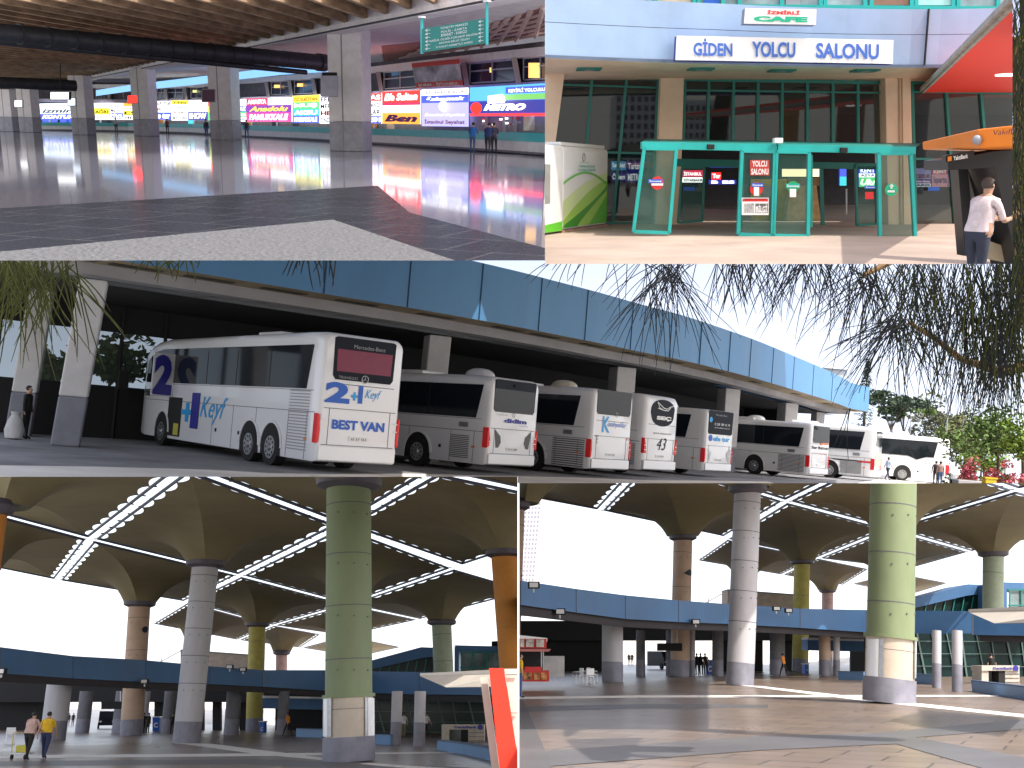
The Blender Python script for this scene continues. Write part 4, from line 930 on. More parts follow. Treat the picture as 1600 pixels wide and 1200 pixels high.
for x, lb in ((656, 'red washed slanted pier left of the tilted banner'), (594, 'slanted pier just right of the biggest pillar'), (728, 'slanted pier right of the tilted banner'), (808, 'slanted pier between the two right gallery windows'), (454, 'slanted pier between two mid gallery windows'), (491, 'slanted pier left of the hanging grey box'),
              (418, 'slanted pier right of the second pillar'), (290, 'slanted pier behind the screen pillar'), (259, 'slanted pier right of the middle pillar'), (170, 'slanted far pier before the third pillar'), (194, 'slanted far pier before the middle pillar')):
    t_, b_ = P1.yh(x)-1600*4.25/wy(x), P1.yh(x)-1600*2.5/wy(x); w_ = 9*60/wy(x)
    tag(bar(MB(), P1, (x-w_*0.55, t_), (x+w_*0.35, b_), w_, wy(x)-1.5, 1.2).build('gallery_pier', PIER, place=P1), lb, 'pier', 'slanted piers between gallery windows')
# counters
ct = thing('ticket_counter', 'long white ticket counter with teal ledge running along the hall wall', 'counter', P1, P1.base(600, wy(600)))
CT = [(62, 191, 203), (130, 191.5, 203.5), (200, 192, 205), (300, 193.5, 208), (375, 195.5, 213), (480, 198, 218), (591, 201, 225), (700, 204, 231), (780, 206, 237), (900, 209.5, 246)]
D_ = lambda x: wy(x)-3.2
m = MB(); ribbon(m, P1, [(x, t+(b-t)*0.42, b, D_(x)) for x, t, b in CT], th=0.7); m.build('counter_front', CTW, ct, world=True)
m = MB(); ribbon(m, P1, [(x, t, t+(b-t)*0.42, D_(x)-0.12) for x, t, b in CT], th=0.9); m.build('teal_ledge', TEAL, ct, world=True)
m = MB(); ribbon(m, P1, [(x, b-(b-t)*0.1, b+0.3, D_(x)-0.06) for x, t, b in CT]); m.build('plinth', GRP, ct, world=True)
# signs
c_ = dict
W1 = E('lamp_white', (1.0, 1.0, 1.0), 1.46); WB = E('lamp_blue_white', (0.75, 0.85, 1.0), 1.40); LAV = E('lamp_lavender', (0.45, 0.42, 0.85), 1.01); MAG = E('lamp_magenta', (0.95, 0.05, 0.30), 1.06); CRI = E('lamp_crimson', (0.75, 0.03, 0.10), 1.01)
PUR = E('lamp_purple', (0.22, 0.03, 0.35), 1.01); YEL = E('lamp_yellow', (1.0, 0.80, 0.05), 1.12); GRE = E('lamp_green', (0.10, 0.62, 0.18), 1.01); TEA = E('lamp_teal', (0.05, 0.50, 0.55), 1.01); BLU = E('lamp_blue', (0.06, 0.10, 0.60), 1.01); NAV = E('lamp_navy', (0.02, 0.03, 0.28), 0.90)
RED = E('lamp_red', (1.0, 0.012, 0.008), 4.0); ORA = E('lamp_orange', (1.0, 0.33, 0.03), 1.23); SKB = E('lamp_sky', (0.10, 0.45, 0.85), 1.01); LGR = E('lamp_meadow', (0.18, 0.55, 0.12), 0.90); PNK = E('lamp_pink', (1.0, 0.45, 0.55), 1.12)
IW = E('glow_white', (1, 1, 1), 1.6); IK = INK; IP = M('purple_ink', (0.25, 0.02, 0.35), 0.5, var=0); IN = NAVY; IR = REDINK; IG = M('green_ink', (0.02, 0.3, 0.1), 0.5, var=0); IB = BLUEINK
gs = 'lit company signs above the ticket counters'
def hs(label, x0, x1, t0, t1, b0, b1, rows, back=None):
    return sign(P1, label, [(x0, t0), (x1, t1), (x1, b1), (x0, b0)], (wy(x0)-2.0, wy(x1)-2.0), rows, back or W1, group=gs)
hs('bluish white lit sign with large black letters, farthest left in the hall', 62, 118, 162, 161, 187, 187, [(0.02, 0.28, WB, '', IK), (0.28, 0.64, WB, 'izmir', IK, .03, .3), (0.64, 1, BLU, 'KONTUR', IW, .05, .3)], WB)
hs('white lit sign reading AGRI in yellow band left of the middle pillar', 147, 171, 161, 161, 187, 187, [(0, .3, W1, '', IK), (.3, .7, YEL, 'AĞRI', IK), (.7, 1, W1, 'ULUSOY', IR)])
hs('small stacked white and blue sign left of the orange topped sign', 171, 193, 161, 161, 187, 187, [(0, .3, W1, 'DİYARBAKIR', IK), (.3, .6, W1, 'Mardin', IK, .02, .3), (.6, .85, BLU, 'Mut', IW), (.85, 1, W1, 'TUR', IB)])
hs('orange topped stacked sign touching the middle pillar', 193, 215, 161, 161, 187, 187, [(0, .2, ORA, '', IK), (.2, .45, W1, 'K. Avcı', IR), (.45, .75, YEL, 'ES', IG), (.75, 1, W1, 'dic', IK)])
hs('white sign with purple words just right of the middle pillar', 245, 268, 158, 158, 187, 187, [(0, .3, W1, 'VE TUR', IK, .03, .3), (.3, .6, W1, 'Metropol', IR, .02, .3), (.6, 1, BLU, 'o tur', IW, .05)])
hs('yellow topped listing sign in green and orange, left of a dark blue panel', 268, 294, 157, 157, 188, 188, [(0, .2, YEL, 'Yıldız', IG), (.2, .45, W1, 'DİYARBAKIR', IG), (.45, .75, W1, 'Başkent', ORG), (.75, 1, W1, 'BEST VAN', IK, .04)])
hs('white sign over a dark blue SHOW panel left of the screen pillar', 294, 325, 157, 157, 188, 188, [(0, .55, W1, '', IK), (.55, 1, NAV, 'SHOW', IW, .05)])
hs('narrow red yellow and green sign hugging the screen pillar', 325, 334, 157, 157, 188, 188, [(0, .3, RED, '', IK), (.3, .6, YEL, '', IK), (.6, 1, GRE, '', IK)])
hs('narrow mixed sign emerging right of the screen pillar', 374, 385, 155, 155, 190, 190, [(0, .3, W1, '', IK), (.3, .55, BLU, 'BUZ', IW), (.55, .8, GRE, 'lo', IW), (.8, 1, W1, 'rdin', IB)])
hs('crimson, purple and magenta stacked sign with a white globe', 385, 456, 154, 152, 190, 190, [(0, .3, CRI, 'AMASYA', IW, .03, 0, (0, .5)), (0, .3, W1, '', IW, 0, 0, (.5, 1)), (.3, .62, PUR, 'Anadolu', YEL, .03, .35), (.62, 1, MAG, 'PAMUKKALE', IW, .05, .2)])
hs('yellow, green and teal listing sign right of the crimson sign', 457, 499, 150, 148, 192, 192, [(0, .24, YEL, 'ÖZ ELBİSTAN', IR, .03), (.24, .5, GRE, 'MUŞ', IW, .05), (.5, .74, TEA, 'AKSU', IW, .05), (.74, 1, BLU, 'HASBARKALE', IW, .04)])
hs('stacked sign with red arrow cut by the biggest pillar', 500, 519, 150, 150, 193, 193, [(0, .25, W1, 'EFE', IP), (.25, .5, W1, 'MER', IK), (.5, .75, W1, 'HE', IR, .06), (.75, 1, W1, 'FINDI', IN)])
hs('narrow sign with red letters emerging right of the biggest pillar', 577, 596, 146, 146, 193, 193, [(0, .25, RED, 'AS', IW, .04), (.25, .5, W1, 'DENİZ', IK), (.5, .75, W1, 'LAR', IK), (.75, 1, BLU, '891', IW, .05)])
hs('glowing red sign over a white band and an orange panel', 597, 657, 144, 141, 193, 194, [(0, .34, RED, 'Efe Sultan', IW, .04, .2), (.34, .43, CRI, '', IW), (.43, .66, W1, '', IK), (.66, 1, ORA, 'Ben', IP, .06, .3)])
hs('lavender sign with a white flower emblem under dark blue words', 659, 732, 140, 137, 197, 198, [(0, .17, W1, 'AKSARAY BİRLİK', IK, .02, .2), (.17, .37, BLU, 'Özkaymak', IW, .06, .3), (.37, .76, LAV, '', IW), (.62, .76, None, 'İstanbul Seyahat', IW, .02, .2), (.76, 1, LAV, 'İstanbul Seyahat', IR)], LAV)
r = hs('wide sign with a white coach picture above a dark blue panel with red disc', 734, 870, 137, 129, 181, 181, [(0, .48, SKB, '', IW), (.30, .48, LGR, '', IW, 0, 0, (.42, 1)), (.06, .27, BLU, 'KEYİFLİ YOLCULUK', IW, .02, 0, (.45, .95)), (.5, .92, NAV, '', IW), (.54, .88, None, 'METRO', IW, .08, .35, (.14, .72)), (.92, 1, RED, '', IW)], BLU)
mb = MB(); quad(mb, P1, [(762, 150), (785, 147), (790, 152), (790, 160), (762, 162)], 62.0, 0.03); mb.build('coach_picture', IW, r, world=True)
mb = MB(); mb.tube(P1.pt(744, 169, 62.4), P1.pt(744, 169, 62.3), 0.32, n=20); mb.build('red_disc', RED, r, world=True)
mb = MB(); K = 7
for q in range(8): a = q*math.pi/4; mb.tube(P1.pt(694+5*math.cos(a), 166+5*math.sin(a), wy(694)-2.2), P1.pt(694+5*math.cos(a), 166+5*math.sin(a), wy(694)-2.16), 0.16, n=10)
tag(mb.build('flower_emblem', IW, place=P1), 'round white flower emblem glowing on the lavender sign', 'emblem')
# lower office fronts between ledge and signs
r = thing('ticket_office', 'open ticket office with grey posts and notices behind the two blue shirted people', 'office', P1, P1.base(790, 59))
quad(MB(), P1, [(734, 180), (870, 181), (870, 208), (734, 205)], [wy(734)-1.2, wy(870)-1.2, wy(870)-1.2, wy(734)-1.2], 0.1).build('back_wall', M('office_wall', (0.30, 0.30, 0.34), 0.6), r, world=True)
m = MB()
for x in (757, 785, 802): quad(m, P1, rect(x, 181, x+6, 206), wy(x)-1.8, 0.1)
m.build_each('grey_post', FR, r, world=True)
quad(MB(), P1, rect(818, 181, 848, 204), wy(830)-1.6, 0.1).build('pale_panel', M('pale_panel', (0.6, 0.58, 0.5), 0.6), r, world=True)
rr = random.Random(5)
for q in range(14):
    x = rr.uniform(752, 812); y = rr.uniform(182, 194); quad(MB(), P1, rect(x, y, x+5, y+3), wy(x)-1.9, 0.02).build('notice', (IW, FR, REDINK)[q % 3], r, world=True)
for x0, x1, mt, lb in ((578, 603, M('orange_wall', (0.5, 0.2, 0.04), 0.5), 'amber lit office interior under the orange panel'), (604, 656, M('poster_sand', (0.5, 0.35, 0.25), 0.5), 'office front with red car picture under the orange panel'), (385, 420, M('orange_wall', (0, 0, 0)), 'orange office interior under the magenta sign'), (425, 456, DIMW, 'dark office interior under the magenta sign'),
                   (457, 519, DIMW, 'dark office interior under the listing sign'), (66, 117, BLU, 'blue lit office interior farthest left'), (147, 190, DIMW, 'dark office interior with a seated clerk left of the middle pillar'), (246, 292, M('orange_wall', (0, 0, 0)), 'orange office interior right of the middle pillar'), (294, 333, TEA, 'teal lit office interior by the screen pillar')):
    t_ = P1.yh((x0+x1)/2)-0.5
    bb_ = 203 if x0 > 570 else 198 if x0 > 380 else 194
    r = thing('ticket_office', lb, 'office', P1, P1.base((x0+x1)/2, wy(x0)-1), 0, 'ticket office fronts under the lit signs'); quad(MB(), P1, rect(x0, t_-2, x1, bb_), wy(x0)-1.3, 0.1).build('back_wall', mt, r, world=True)
    for q in range(3):
        x = x0+(x1-x0)*(0.2+0.27*q); quad(MB(), P1, rect(x, bb_-7, x+3, bb_), wy(x0)-1.5, 0.1).build('desk_item', (FR, BLACK, BLUEINK)[q], r, world=True)
# tilted banner
r = sign(P1, 'tilted banner with a bridge photograph and white words BURSA ISTANBUL', [(643, 99), (717, 92), (723, 133), (650, 137)], (69, 66), [(0, .18, REDINK, '', IW), (.18, .8, M('grey_photo', (0.5, 0.5, 0.58), 0.5, var=0.45, scale=0.8), '', IW), (.8, 1, REDINK, 'BURSA - İSTANBUL', WHITEINK, .04)], REDINK, name='banner', cat='banner')
# hanging direction board
TB = M('teal_board', (0.01, 0.20, 0.17), 0.5, var=0.05)
r = thing('direction_board', 'teal hanging direction board with six lines of white words and arrows', 'sign', P1, P1.pt(710, 55, 36))
Pq = [(659, 45), (761, 28), (761, 67), (659, 82)]
quad(MB(), P1, Pq, [36, 34, 34, 36], 0.08).build('board', TB, r, world=True)
def bq(u, v): 
    x = 659+102*u; t_ = 45-17*u; b_ = 82-15*u; return P1.pt(x, t_+(b_-t_)*v, 36-2*u)-Vector((0, 0.03, 0))
for i, s in enumerate(('YÖNETİM MERKEZİ', 'POLİS - ZABITA', 'EMANET - KARGO', 'SAĞLIK OCAĞI-TOPLANTI SALONU', 'ANONS-BİLGİ İŞLEM', 'TUVALET-NÖBETÇİ AMİRİ')):
    v0, v1 = 0.05+i*0.155, 0.05+i*0.155+0.115; hw = 0.012*len(s)+0.03
    text(r, s, bq(0.5-hw, v1), bq(0.5+hw, v1), bq(0.5-hw, v0), WHITEINK, world=True)
    for u in (0.055, 0.87): text(r, '←', bq(u, v1), bq(u+0.08, v1), bq(u, v0), WHITEINK, world=True, name='arrow', bold=0.01)
for x, y0, y1 in ((659, 27, 84), (761, 2, 70)):
    m = MB(); bar(m, P1, (x, y0), (x, y1), 4, 36 if x < 700 else 34, 0.1); m.build('post', TEAL, r, world=True)
    MB().tube(P1.pt(x, y0+1, 36 if x < 700 else 34), P1.pt(x, y0-1, 36 if x < 700 else 34), 0.13, n=12).build('ceiling_plate', CREAM, r, world=True)
# duct
r = thing('air_duct', 'thick dark grey air duct hanging below the ribbed ceiling', 'duct', P1, P1.pt(250, 80, 60))
m = MB(); A_, B_ = P1.pt(-40, 47, 50), P1.pt(505, 98, 70); m.tube(A_, B_, 0.42, 0.50, 24); m.build('duct_pipe', DUCT, r, world=True, smooth=True)
m = MB(); m.tube(B_-(B_-A_).normalized()*0.5, B_+(B_-A_).normalized()*0.1, 0.56, 0.56, 24); m.build('end_collar', DUCT, r, world=True, smooth=True)
m = MB(); m.tube(P1.pt(-40, 62, 51), P1.pt(478, 113, 69), 0.16, 0.16, 10); m.build('lower_pipe', DUCT, r, world=True, smooth=True)
m = MB()
for q in range(16):
    p = A_+(B_-A_)*(q+.5)/16; m.tube(p, p+(B_-A_).normalized()*0.12, 0.50, 0.50, 20)
m.build('duct_seam', M('duct_seam_grey', (0.03, 0.033, 0.04), 0.5), r, world=True, smooth=True)
r = thing('air_duct', 'far thin dark duct above the leftmost pillars', 'duct', P1, P1.pt(20, 128, 90)); MB().tube(P1.pt(-20, 128, 95), P1.pt(118, 134, 100), 0.5, n=16).build('duct_pipe', DUCT, r, world=True, smooth=True)
# pillars
def pil(x0, x1, yt, yb_, label, leaf=0.0):
    px = (x0+x1)/2; Y = 1600*1.6/(yb_-P1.yh(px)); w_ = (x1-x0)*Y/1600/1.18; h = w_/2
    r = thing('hall_pillar', label, 'pillar', P1, P1.base(px, Y+h), rad(-8), 'square white pillars in the ticket hall')
    top = (P1.yh(px)-yt)*Y/1600+1.6
    MB().box(-h, h, -h, h, 0, 1.62).build('painted_base', M('pillar_grey_base', (0.40, 0.40, 0.47), 0.45), r, bevel=0.05)
    MB().box(-h, h, -h, h, 1.625, top).build('shaft', CREAM, r, bevel=0.05)
    m = MB(); m.box(-h*0.2, -h*0.12, -h-0.01, -h+0.02, 0.02, top-.02); m.build('corner_joint', GREYINK, r)
    return r
pil(518, 580, 57, 237, 'broad white pillar in the foreground with a grey box at its shoulder')
pil(333, 375, 106, 219, 'white pillar carrying a small screen, second nearest')
pil(213, 246, 112, 213, 'white pillar in the middle of the hall')
pil(117, 147, 124, 211, 'white pillar right of the ceiling hung screen')
pil(35, 62, 141, 207, 'white pillar left of the farthest lit sign')
pil(4, 30, 144, 206, 'dim pillar at the left end of the hall')
m = thing('wall_box', 'grey metal box on the left shoulder of the broad pillar', 'box', P1, P1.pt(513, 133, 57)); quad(MB(), P1, rect(501, 118, 526, 151), 57.2, 0.6).build('case', M('box_grey', (0.42, 0.42, 0.52), 0.5), m, world=True, bevel=0.03); quad(MB(), P1, rect(503, 113, 525, 118), 57.3, 0.4).build('bracket', BLACK, m, world=True)
for x0, y0, x1, y1, Y, mt, lb in ((315, 139, 336, 160, 80, M('dark_poster', (0.12, 0.03, 0.10), 0.4), 'dark purple screen on the left of the second nearest pillar'), (22, 156, 35, 168, 100, W1, 'white light box on the leftmost dim pillar'), (105, 153, 118, 166, 95, WB, 'pale panel left of the fourth pillar'), (199, 149, 215, 162, 95, RED, 'red framed panel left of the middle pillar')):
    m = thing('wall_screen', lb, 'screen', P1, P1.pt((x0+x1)/2, (y0+y1)/2, Y)); quad(MB(), P1, rect(x0, y0, x1, y1), Y, 0.25).build('case', FR, m, world=True); quad(MB(), P1, rect(x0+1, y0+1, x1-1, y1-1.5), Y-0.03, 0.02).build('screen_face', mt, m, world=True)
m = thing('hanging_screen', 'glowing screen hanging from the ceiling on a thin rod', 'screen', P1, P1.pt(93, 149, 84)); quad(MB(), P1, rect(78, 143, 108, 156), 84, 0.4).build('case', BLACK, m, world=True); quad(MB(), P1, rect(79, 144, 107, 155), 83.95, 0.03).build('screen_face', W1, m, world=True)
bar(MB(), P1, (94, 98), (94, 143), 1.2, 84, 0.05).build('rod', BLACK, m, world=True)
# right end wall of the hall
a = P1.base(851.6, 12); b = P1.base(851.6, 60); 
tag(MB().slab([a, b, b+Vector((0, 0, 7)), a+Vector((0, 0, 7))], (0.0, 0, 0.01)).build('end_wall', CREAM, place=P1), kind='structure') if 0 else None
# people at the counters
sb = cloth('blue', (0.03, 0.16, 0.55)); sd_ = cloth('slate', (0.05, 0.06, 0.10)); sw = cloth('white', (0.6, 0.6, 0.62)); tj = cloth('jeans', (0, 0, 0)); tb = cloth('dark', (0, 0, 0))
person(P1, P1.base(738, 59.5), rad(-10), 'person in a bright blue shirt and jeans leaning at the counter', sb, tj, pose='lean', sub=1)
person(P1, P1.base(762, 58.5), rad(-15), 'broad person in a dark blue shirt at the counter', cloth('deepblue', (0.02, 0.04, 0.16)), tb, pose='lean', sub=1, fat=1.2)
person(P1, P1.base(772, 59.3), rad(10), 'person in dark clothes right of the broad figure at the counter', sd_, tb, pose='lean', sub=1)
person(P1, P1.base(182, 125), rad(0), 'person in white with dark trousers, far left between pillars', sw, tb, sub=1, height=1.8)
person(P1, P1.base(262, 120), rad(0), 'person in a dark red top right of the middle pillar', cloth('darkred', (0.25, 0.05, 0.05)), tb, sub=1)
person(P1, P1.base(323, 96), rad(-20), 'person in a dark jacket and jeans left of the second nearest pillar', sd_, tj, sub=1, sleeve='long')
person(P1, P1.base(386, 98), rad(20), 'person in dark clothes right of the second nearest pillar', sd_, tj, sub=1, sleeve='long', pose='walk')
r = thing('suitcase', 'small dark suitcase standing by the person near the second pillar', 'suitcase', P1, P1.base(333, 95)); MB().box(-0.22, 0.22, -0.15, 0.15, 0.05, 0.6).build('shell', BLACK, r, bevel=0.04); MB().path([(-0.12, 0, 0.6), (-0.12, 0, 0.9), (0.12, 0, 0.9), (0.12, 0, 0.6)], 0.015, 5).build('handle', STEEL, r)

# ================================================================ PLACE 2: the entrance of the departures hall
PAVE = M('tan_paving', (0.33, 0.255, 0.205), 0.75, var=0.10, scale=0.5, bump=0.2)
TAN = M('tan_wall', (0.80, 0.60, 0.44), 0.8, var=0.06, scale=0.8, bump=0.2)
FBLUE = M('pale_blue_fascia', (0.31, 0.44, 0.64), 0.5, var=0.08, scale=0.35)
TEALF = M('teal_frame', (0.015, 0.20, 0.17), 0.4, var=0.05)
TEALD = M('bright_teal_frame', (0.02, 0.42, 0.39), 0.35, var=0.04)
WG = glass('window_glass', (0.02, 0.025, 0.025), 0.62, 0.02, 1.0)
DG = glass('door_glass', (0.10, 0.24, 0.20), 0.20, 0.02, 0.9)
struct('entrance_paving', MB().poly([(-6, 9, 0), (22, 9, 0), (38, 60, 0), (-14, 60, 0)]), PAVE, P2)
fac = thing('departures_building', 'pale blue curved entrance front with teal framed windows', 'building', P2, P2.base(1215, 37))
fpp = [P2.base(x, y) for x, y in ((800, 28.9), (852, 29.5), (1000, 30.5), (1100, 31.0), (1250, 31.8), (1400, 32.1), (1520, 31.9), (1600, 31.5))]
fs = smooth_line(fpp, 3)
ZB, ZT, ZM = P2.pt(1250, 100, 31.8).z, P2.pt(1250, 12, 31.8).z, P2.pt(1250, 52, 31.8).z
vs_ = lambda ps, za, zb: (lambda m: (vstrip(m, ps, za, zb), m)[1])(MB())
m = MB(); vstrip(m, fs, ZB, ZM-0.007); vstrip(m, fs, ZM+0.007, ZT); m.grid([[Vector((p.x, p.y, ZT)) for p in fs], [Vector((p.x, p.y+0.8, ZT)) for p in fs]]); m.build('fascia', FBLUE, fac, world=True)
m = MB(); vstrip(m, [p+Vector((0, 0.04, 0)) for p in fs], ZB, ZT); m.build('fascia_joint', BLACK, fac, world=True)
m = MB(); vstrip(m, [p+Vector((0, -0.04, 0)) for p in fs], ZB-0.08, ZB+0.01); m.build('drip_edge', M('slate_blue', (0.10, 0.14, 0.22), 0.6), fac, world=True)
m = MB()
for x in (1424,):
    p = P2.base(x, 32.05); m.box(p.x-0.02, p.x+0.02, p.y-0.05, p.y+0.02, ZB, ZT)
m.build('panel_joint', BLACK, fac, world=True)
m = MB(); m.grid([[Vector((p.x, p.y, ZB-0.01)) for p in fs], [Vector((p.x, 37.6, ZB-0.01)) for p in fs]]); m.build('soffit', TAN, fac, world=True)
m = MB()
for x, yy in ((920, 33), (1095, 33), (1222, 33.5), (1352, 33.5)):
    p = P2.pt(x, 100, yy); p = Vector((p.x, yy, ZB-0.03)); m = MB().box(p.x-0.38, p.x+0.38, p.y-0.35, p.y+0.35, ZB-0.06, ZB-0.015); o = m.build('soffit_lamp', TEALF, fac, world=True)
    MB().tube((p.x, p.y, ZB-0.07), (p.x, p.y, ZB-0.06), 0.16, n=16).build('lamp_glass', GREYINK, o, world=True)
# upper floor windows above the fascia
FY = 33.4
up = thing('upper_windows', 'strip of teal framed windows above the pale blue fascia', 'windows', P2, P2.base(1200, FY))
quad(MB(), P2, rect(800, -30, 1640, 11), FY, 0.1).build('pane', M('upper_glass', (0.30, 0.36, 0.38), 0.1, var=0.25, scale=0.8), up, world=True)
m = MB()
for x in (852, 925, 965, 1016, 1025, 1085, 1092, 1130, 1156, 1222, 1283, 1290, 1352, 1362, 1425, 1432, 1490, 1498, 1560): bar(m, P2, (x, -30), (x, 12), 6, FY-0.1, 0.1)
bar(m, P2, (800, 7), (1640, 14), 7, FY-0.12, 0.1); m.build('window_frame', TEALD, up, world=True)
for x0, x1, mt in ((1100, 1124, BLUEINK), (1028, 1080, M('cream_curtain', (0.6, 0.5, 0.38), 0.7)), (1365, 1420, M('brown_curtain', (0.3, 0.15, 0.1), 0.7)), (1435, 1488, M('mint_blind', (0.4, 0.65, 0.6), 0.7)), (1228, 1250, GREYINK)): quad(MB(), P2, rect(x0, -20, x1, 8), FY-0.05, 0.02).build('curtain', mt, up, world=True)
# piers and walls
WY = 36.9
def pier(pts, Y, label):
    tag(quad(MB(), P2, pts, Y, 1.2).build('pier', TAN, place=P2, bevel=0.02), label, 'pier', 'tan piers of the entrance front')
pier([(1033, 116), (1069, 116), (1062, 352), (1024, 352)], WY-0.6, 'tan pier left of the entrance, between the two window bays')
pier([(1383, 118), (1423, 118), (1428, 356), (1388, 356)], WY-0.6, 'tan pier right of the entrance')
quad(MB(), P2, [(780, 90), (883, 108), (850, 360), (780, 360)], WY-2.0, 0.4).build('left_wall', TAN, fac, world=True)
m = MB(); quad(m, P2, [(1404, 118), (1406, 118), (1409, 356), (1407, 356)], WY-0.64, 0.03); quad(m, P2, [(1409, 118), (1410, 118), (1413, 356), (1412, 356)], WY-0.64, 0.03); m.build('drain_pipe', M('tan_pipe', (0.42, 0.30, 0.2), 0.8), fac, world=True)
# glazed bays
def bay(label, tl, tr, br, bl, xs_t, xs_b, ybar, ymid):
    r = thing('window_bay', label, 'window', P2, P2.pt((tl[0]+tr[0])/2, bl[1], WY), 0, 'tall glazed bays of the entrance front')
    quad(MB(), P2, [tl, tr, br, bl], WY, 0.03).build('pane', WG, r, world=True)
    m = MB(); 
    for a, b in zip(xs_t, xs_b): bar(m, P2, (a, tl[1]), (b, bl[1]), 4.0, WY-0.12, 0.2)
    for (ya, yb2, w_) in ((tl[1]+2, tr[1]+2, 5), (ybar[0], ybar[1], 2.6), (ymid[0], ymid[1], 3.4), (bl[1]-1, br[1]-1, 4)):
        bar(m, P2, (tl[0] if ya < ymid[0] else (tl[0]*.5+bl[0]*.5), ya), (tr[0] if ya < ymid[0] else (tr[0]*.5+br[0]*.5), yb2), w_, WY-0.13, 0.2)
    m.build('window_frame', TEALF, r, world=True)
bay('slanting glazed bay left of the left pier, behind the green kiosk', (876, 115), (1031, 121), (1022, 352), (848, 346), (878, 926, 980, 1029), (850, 906, 958, 1020), (132, 137), (236, 240))
bay('wide glazed bay of nine lights above the entrance doors', (1069, 122), (1383, 127), (1383, 236), (1066, 232), (1071, 1108, 1147, 1185, 1223, 1262, 1302, 1341, 1381), (1068, 1106, 1145, 1184, 1222, 1262, 1302, 1342, 1383), (141, 145), (224, 228))
bay('glazed bay right of the right pier, behind the orange roofed kiosk', (1424, 127), (1620, 130), (1625, 362), (1430, 357), (1426, 1478, 1532, 1590), (1432, 1494, 1552, 1612), (143, 147), (248, 252))
# inside of the hall
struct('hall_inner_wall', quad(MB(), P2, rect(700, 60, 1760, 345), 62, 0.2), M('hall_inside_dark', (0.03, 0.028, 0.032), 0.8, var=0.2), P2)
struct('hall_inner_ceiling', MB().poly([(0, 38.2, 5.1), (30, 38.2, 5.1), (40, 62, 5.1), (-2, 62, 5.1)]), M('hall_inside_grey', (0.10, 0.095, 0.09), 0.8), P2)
def insign(label, x0, y0, x1, y1, rows, Y=52, back=None): return sign(P2, label, rect(x0, y0, x1, y1), Y, rows, back or NAV, group='lit signs seen inside the departures hall', th=0.15)
insign('blue lit sign seen inside through the left bay', 955, 252, 978, 266, [(0, 1, SKB, 'Seyahat', IW)]); insign('dark blue sign with red disc word inside the left bay', 979, 252, 1004, 285, [(0, .45, NAV, 'Turizm', IW), (.5, 1, NAV, 'METRO', IW)]); insign('small pale sign low inside the left bay', 955, 268, 978, 283, [(0, 1, NAV, 'Özlem', IW)])
insign('red word sign inside the left doorway', 1066, 266, 1098, 276, [(0, 1, CRI, 'İSTANBUL', IW)]); insign('DIYARBAKIR sign inside the left doorway', 1066, 277, 1100, 285, [(0, 1, W1, 'DİYARBAKIR', IK, .05)]); insign('blue sign with a word inside the left doorway', 1110, 255, 1150, 262, [(0, 1, NAV, 'VATAN', SKB)])
insign('crimson poster inside the left doorway', 1112, 270, 1126, 280, [(0, 1, RED, 'Tur', IW)]); insign('blue disc sign inside the left doorway', 1108, 281, 1150, 288, [(0, 1, NAV, 'B ES', IW)]); insign('blue screen seen in the right doorway', 1312, 262, 1322, 290, [(0, .5, BLU, '', IW), (.5, 1, TEA, '', IW)])
insign('blue and green stacked sign right of the dark doorway', 1342, 262, 1368, 292, [(0, .3, BLU, 'KENT', IW), (.3, .5, W1, 'ASYA', IB), (.5, 1, GRE, 'Ulu', IW, .04, .3)]); insign('white sign with red word inside the right bay', 1428, 263, 1454, 280, [(0, .5, LAV, '', IW), (.45, 1, LAV, 'CESUR', IR, .05, .2)]); insign('pink sign inside the right bay', 1456, 264, 1480, 292, [(0, .3, CRI, 'KENT', IW), (.3, 1, PNK, 'Isparta', IB)])
insign('violet sign low inside the right bay', 1428, 281, 1454, 292, [(0, .5, PUR, 'Süha Sinop', IW), (.5, 1, W1, 'ARIS', IB, .05)]); insign('blue and pink sign near the cash machine', 1482, 264, 1508, 292, [(0, .4, SKB, '', IW), (.4, 1, PNK, 'Lim', IB)])
r = thing('snack_stand', 'tan carton stand with a bright menu board seen through the doors', 'stand', P2, P2.base(1248, 39)); quad(MB(), P2, [(1236, 290), (1276, 290), (1283, 352), (1228, 352)], 39, 0.8).build('carton_front', M('carton', (0.60, 0.40, 0.18), 0.8, var=0.15, scale=4), r, world=True); quad(MB(), P2, rect(1224, 264, 1280, 276), 39.5, 0.2).build('menu_board', E('menu_light', (1, .85, .5), 1.1), r, world=True)
quad(MB(), P2, rect(1234, 278, 1280, 290), 39.2, 0.3).build('carton_stack', M('carton_dark', (0.34, 0.2, 0.1), 0.8, var=0.2), r, world=True)
r = thing('snack_machine', 'yellow snack machine behind the glass beside the carton stand', 'machine', P2, P2.base(1196, 39.5)); quad(MB(), P2, rect(1180, 280, 1230, 350), 39.6, 0.8).build('cabinet', M('machine_yellow', (0.65, 0.45, 0.01), 0.4), r, world=True, bevel=0.02); quad(MB(), P2, rect(1192, 290, 1214, 335), 39.5, 0.05).build('display_window', GREYINK, r, world=True)
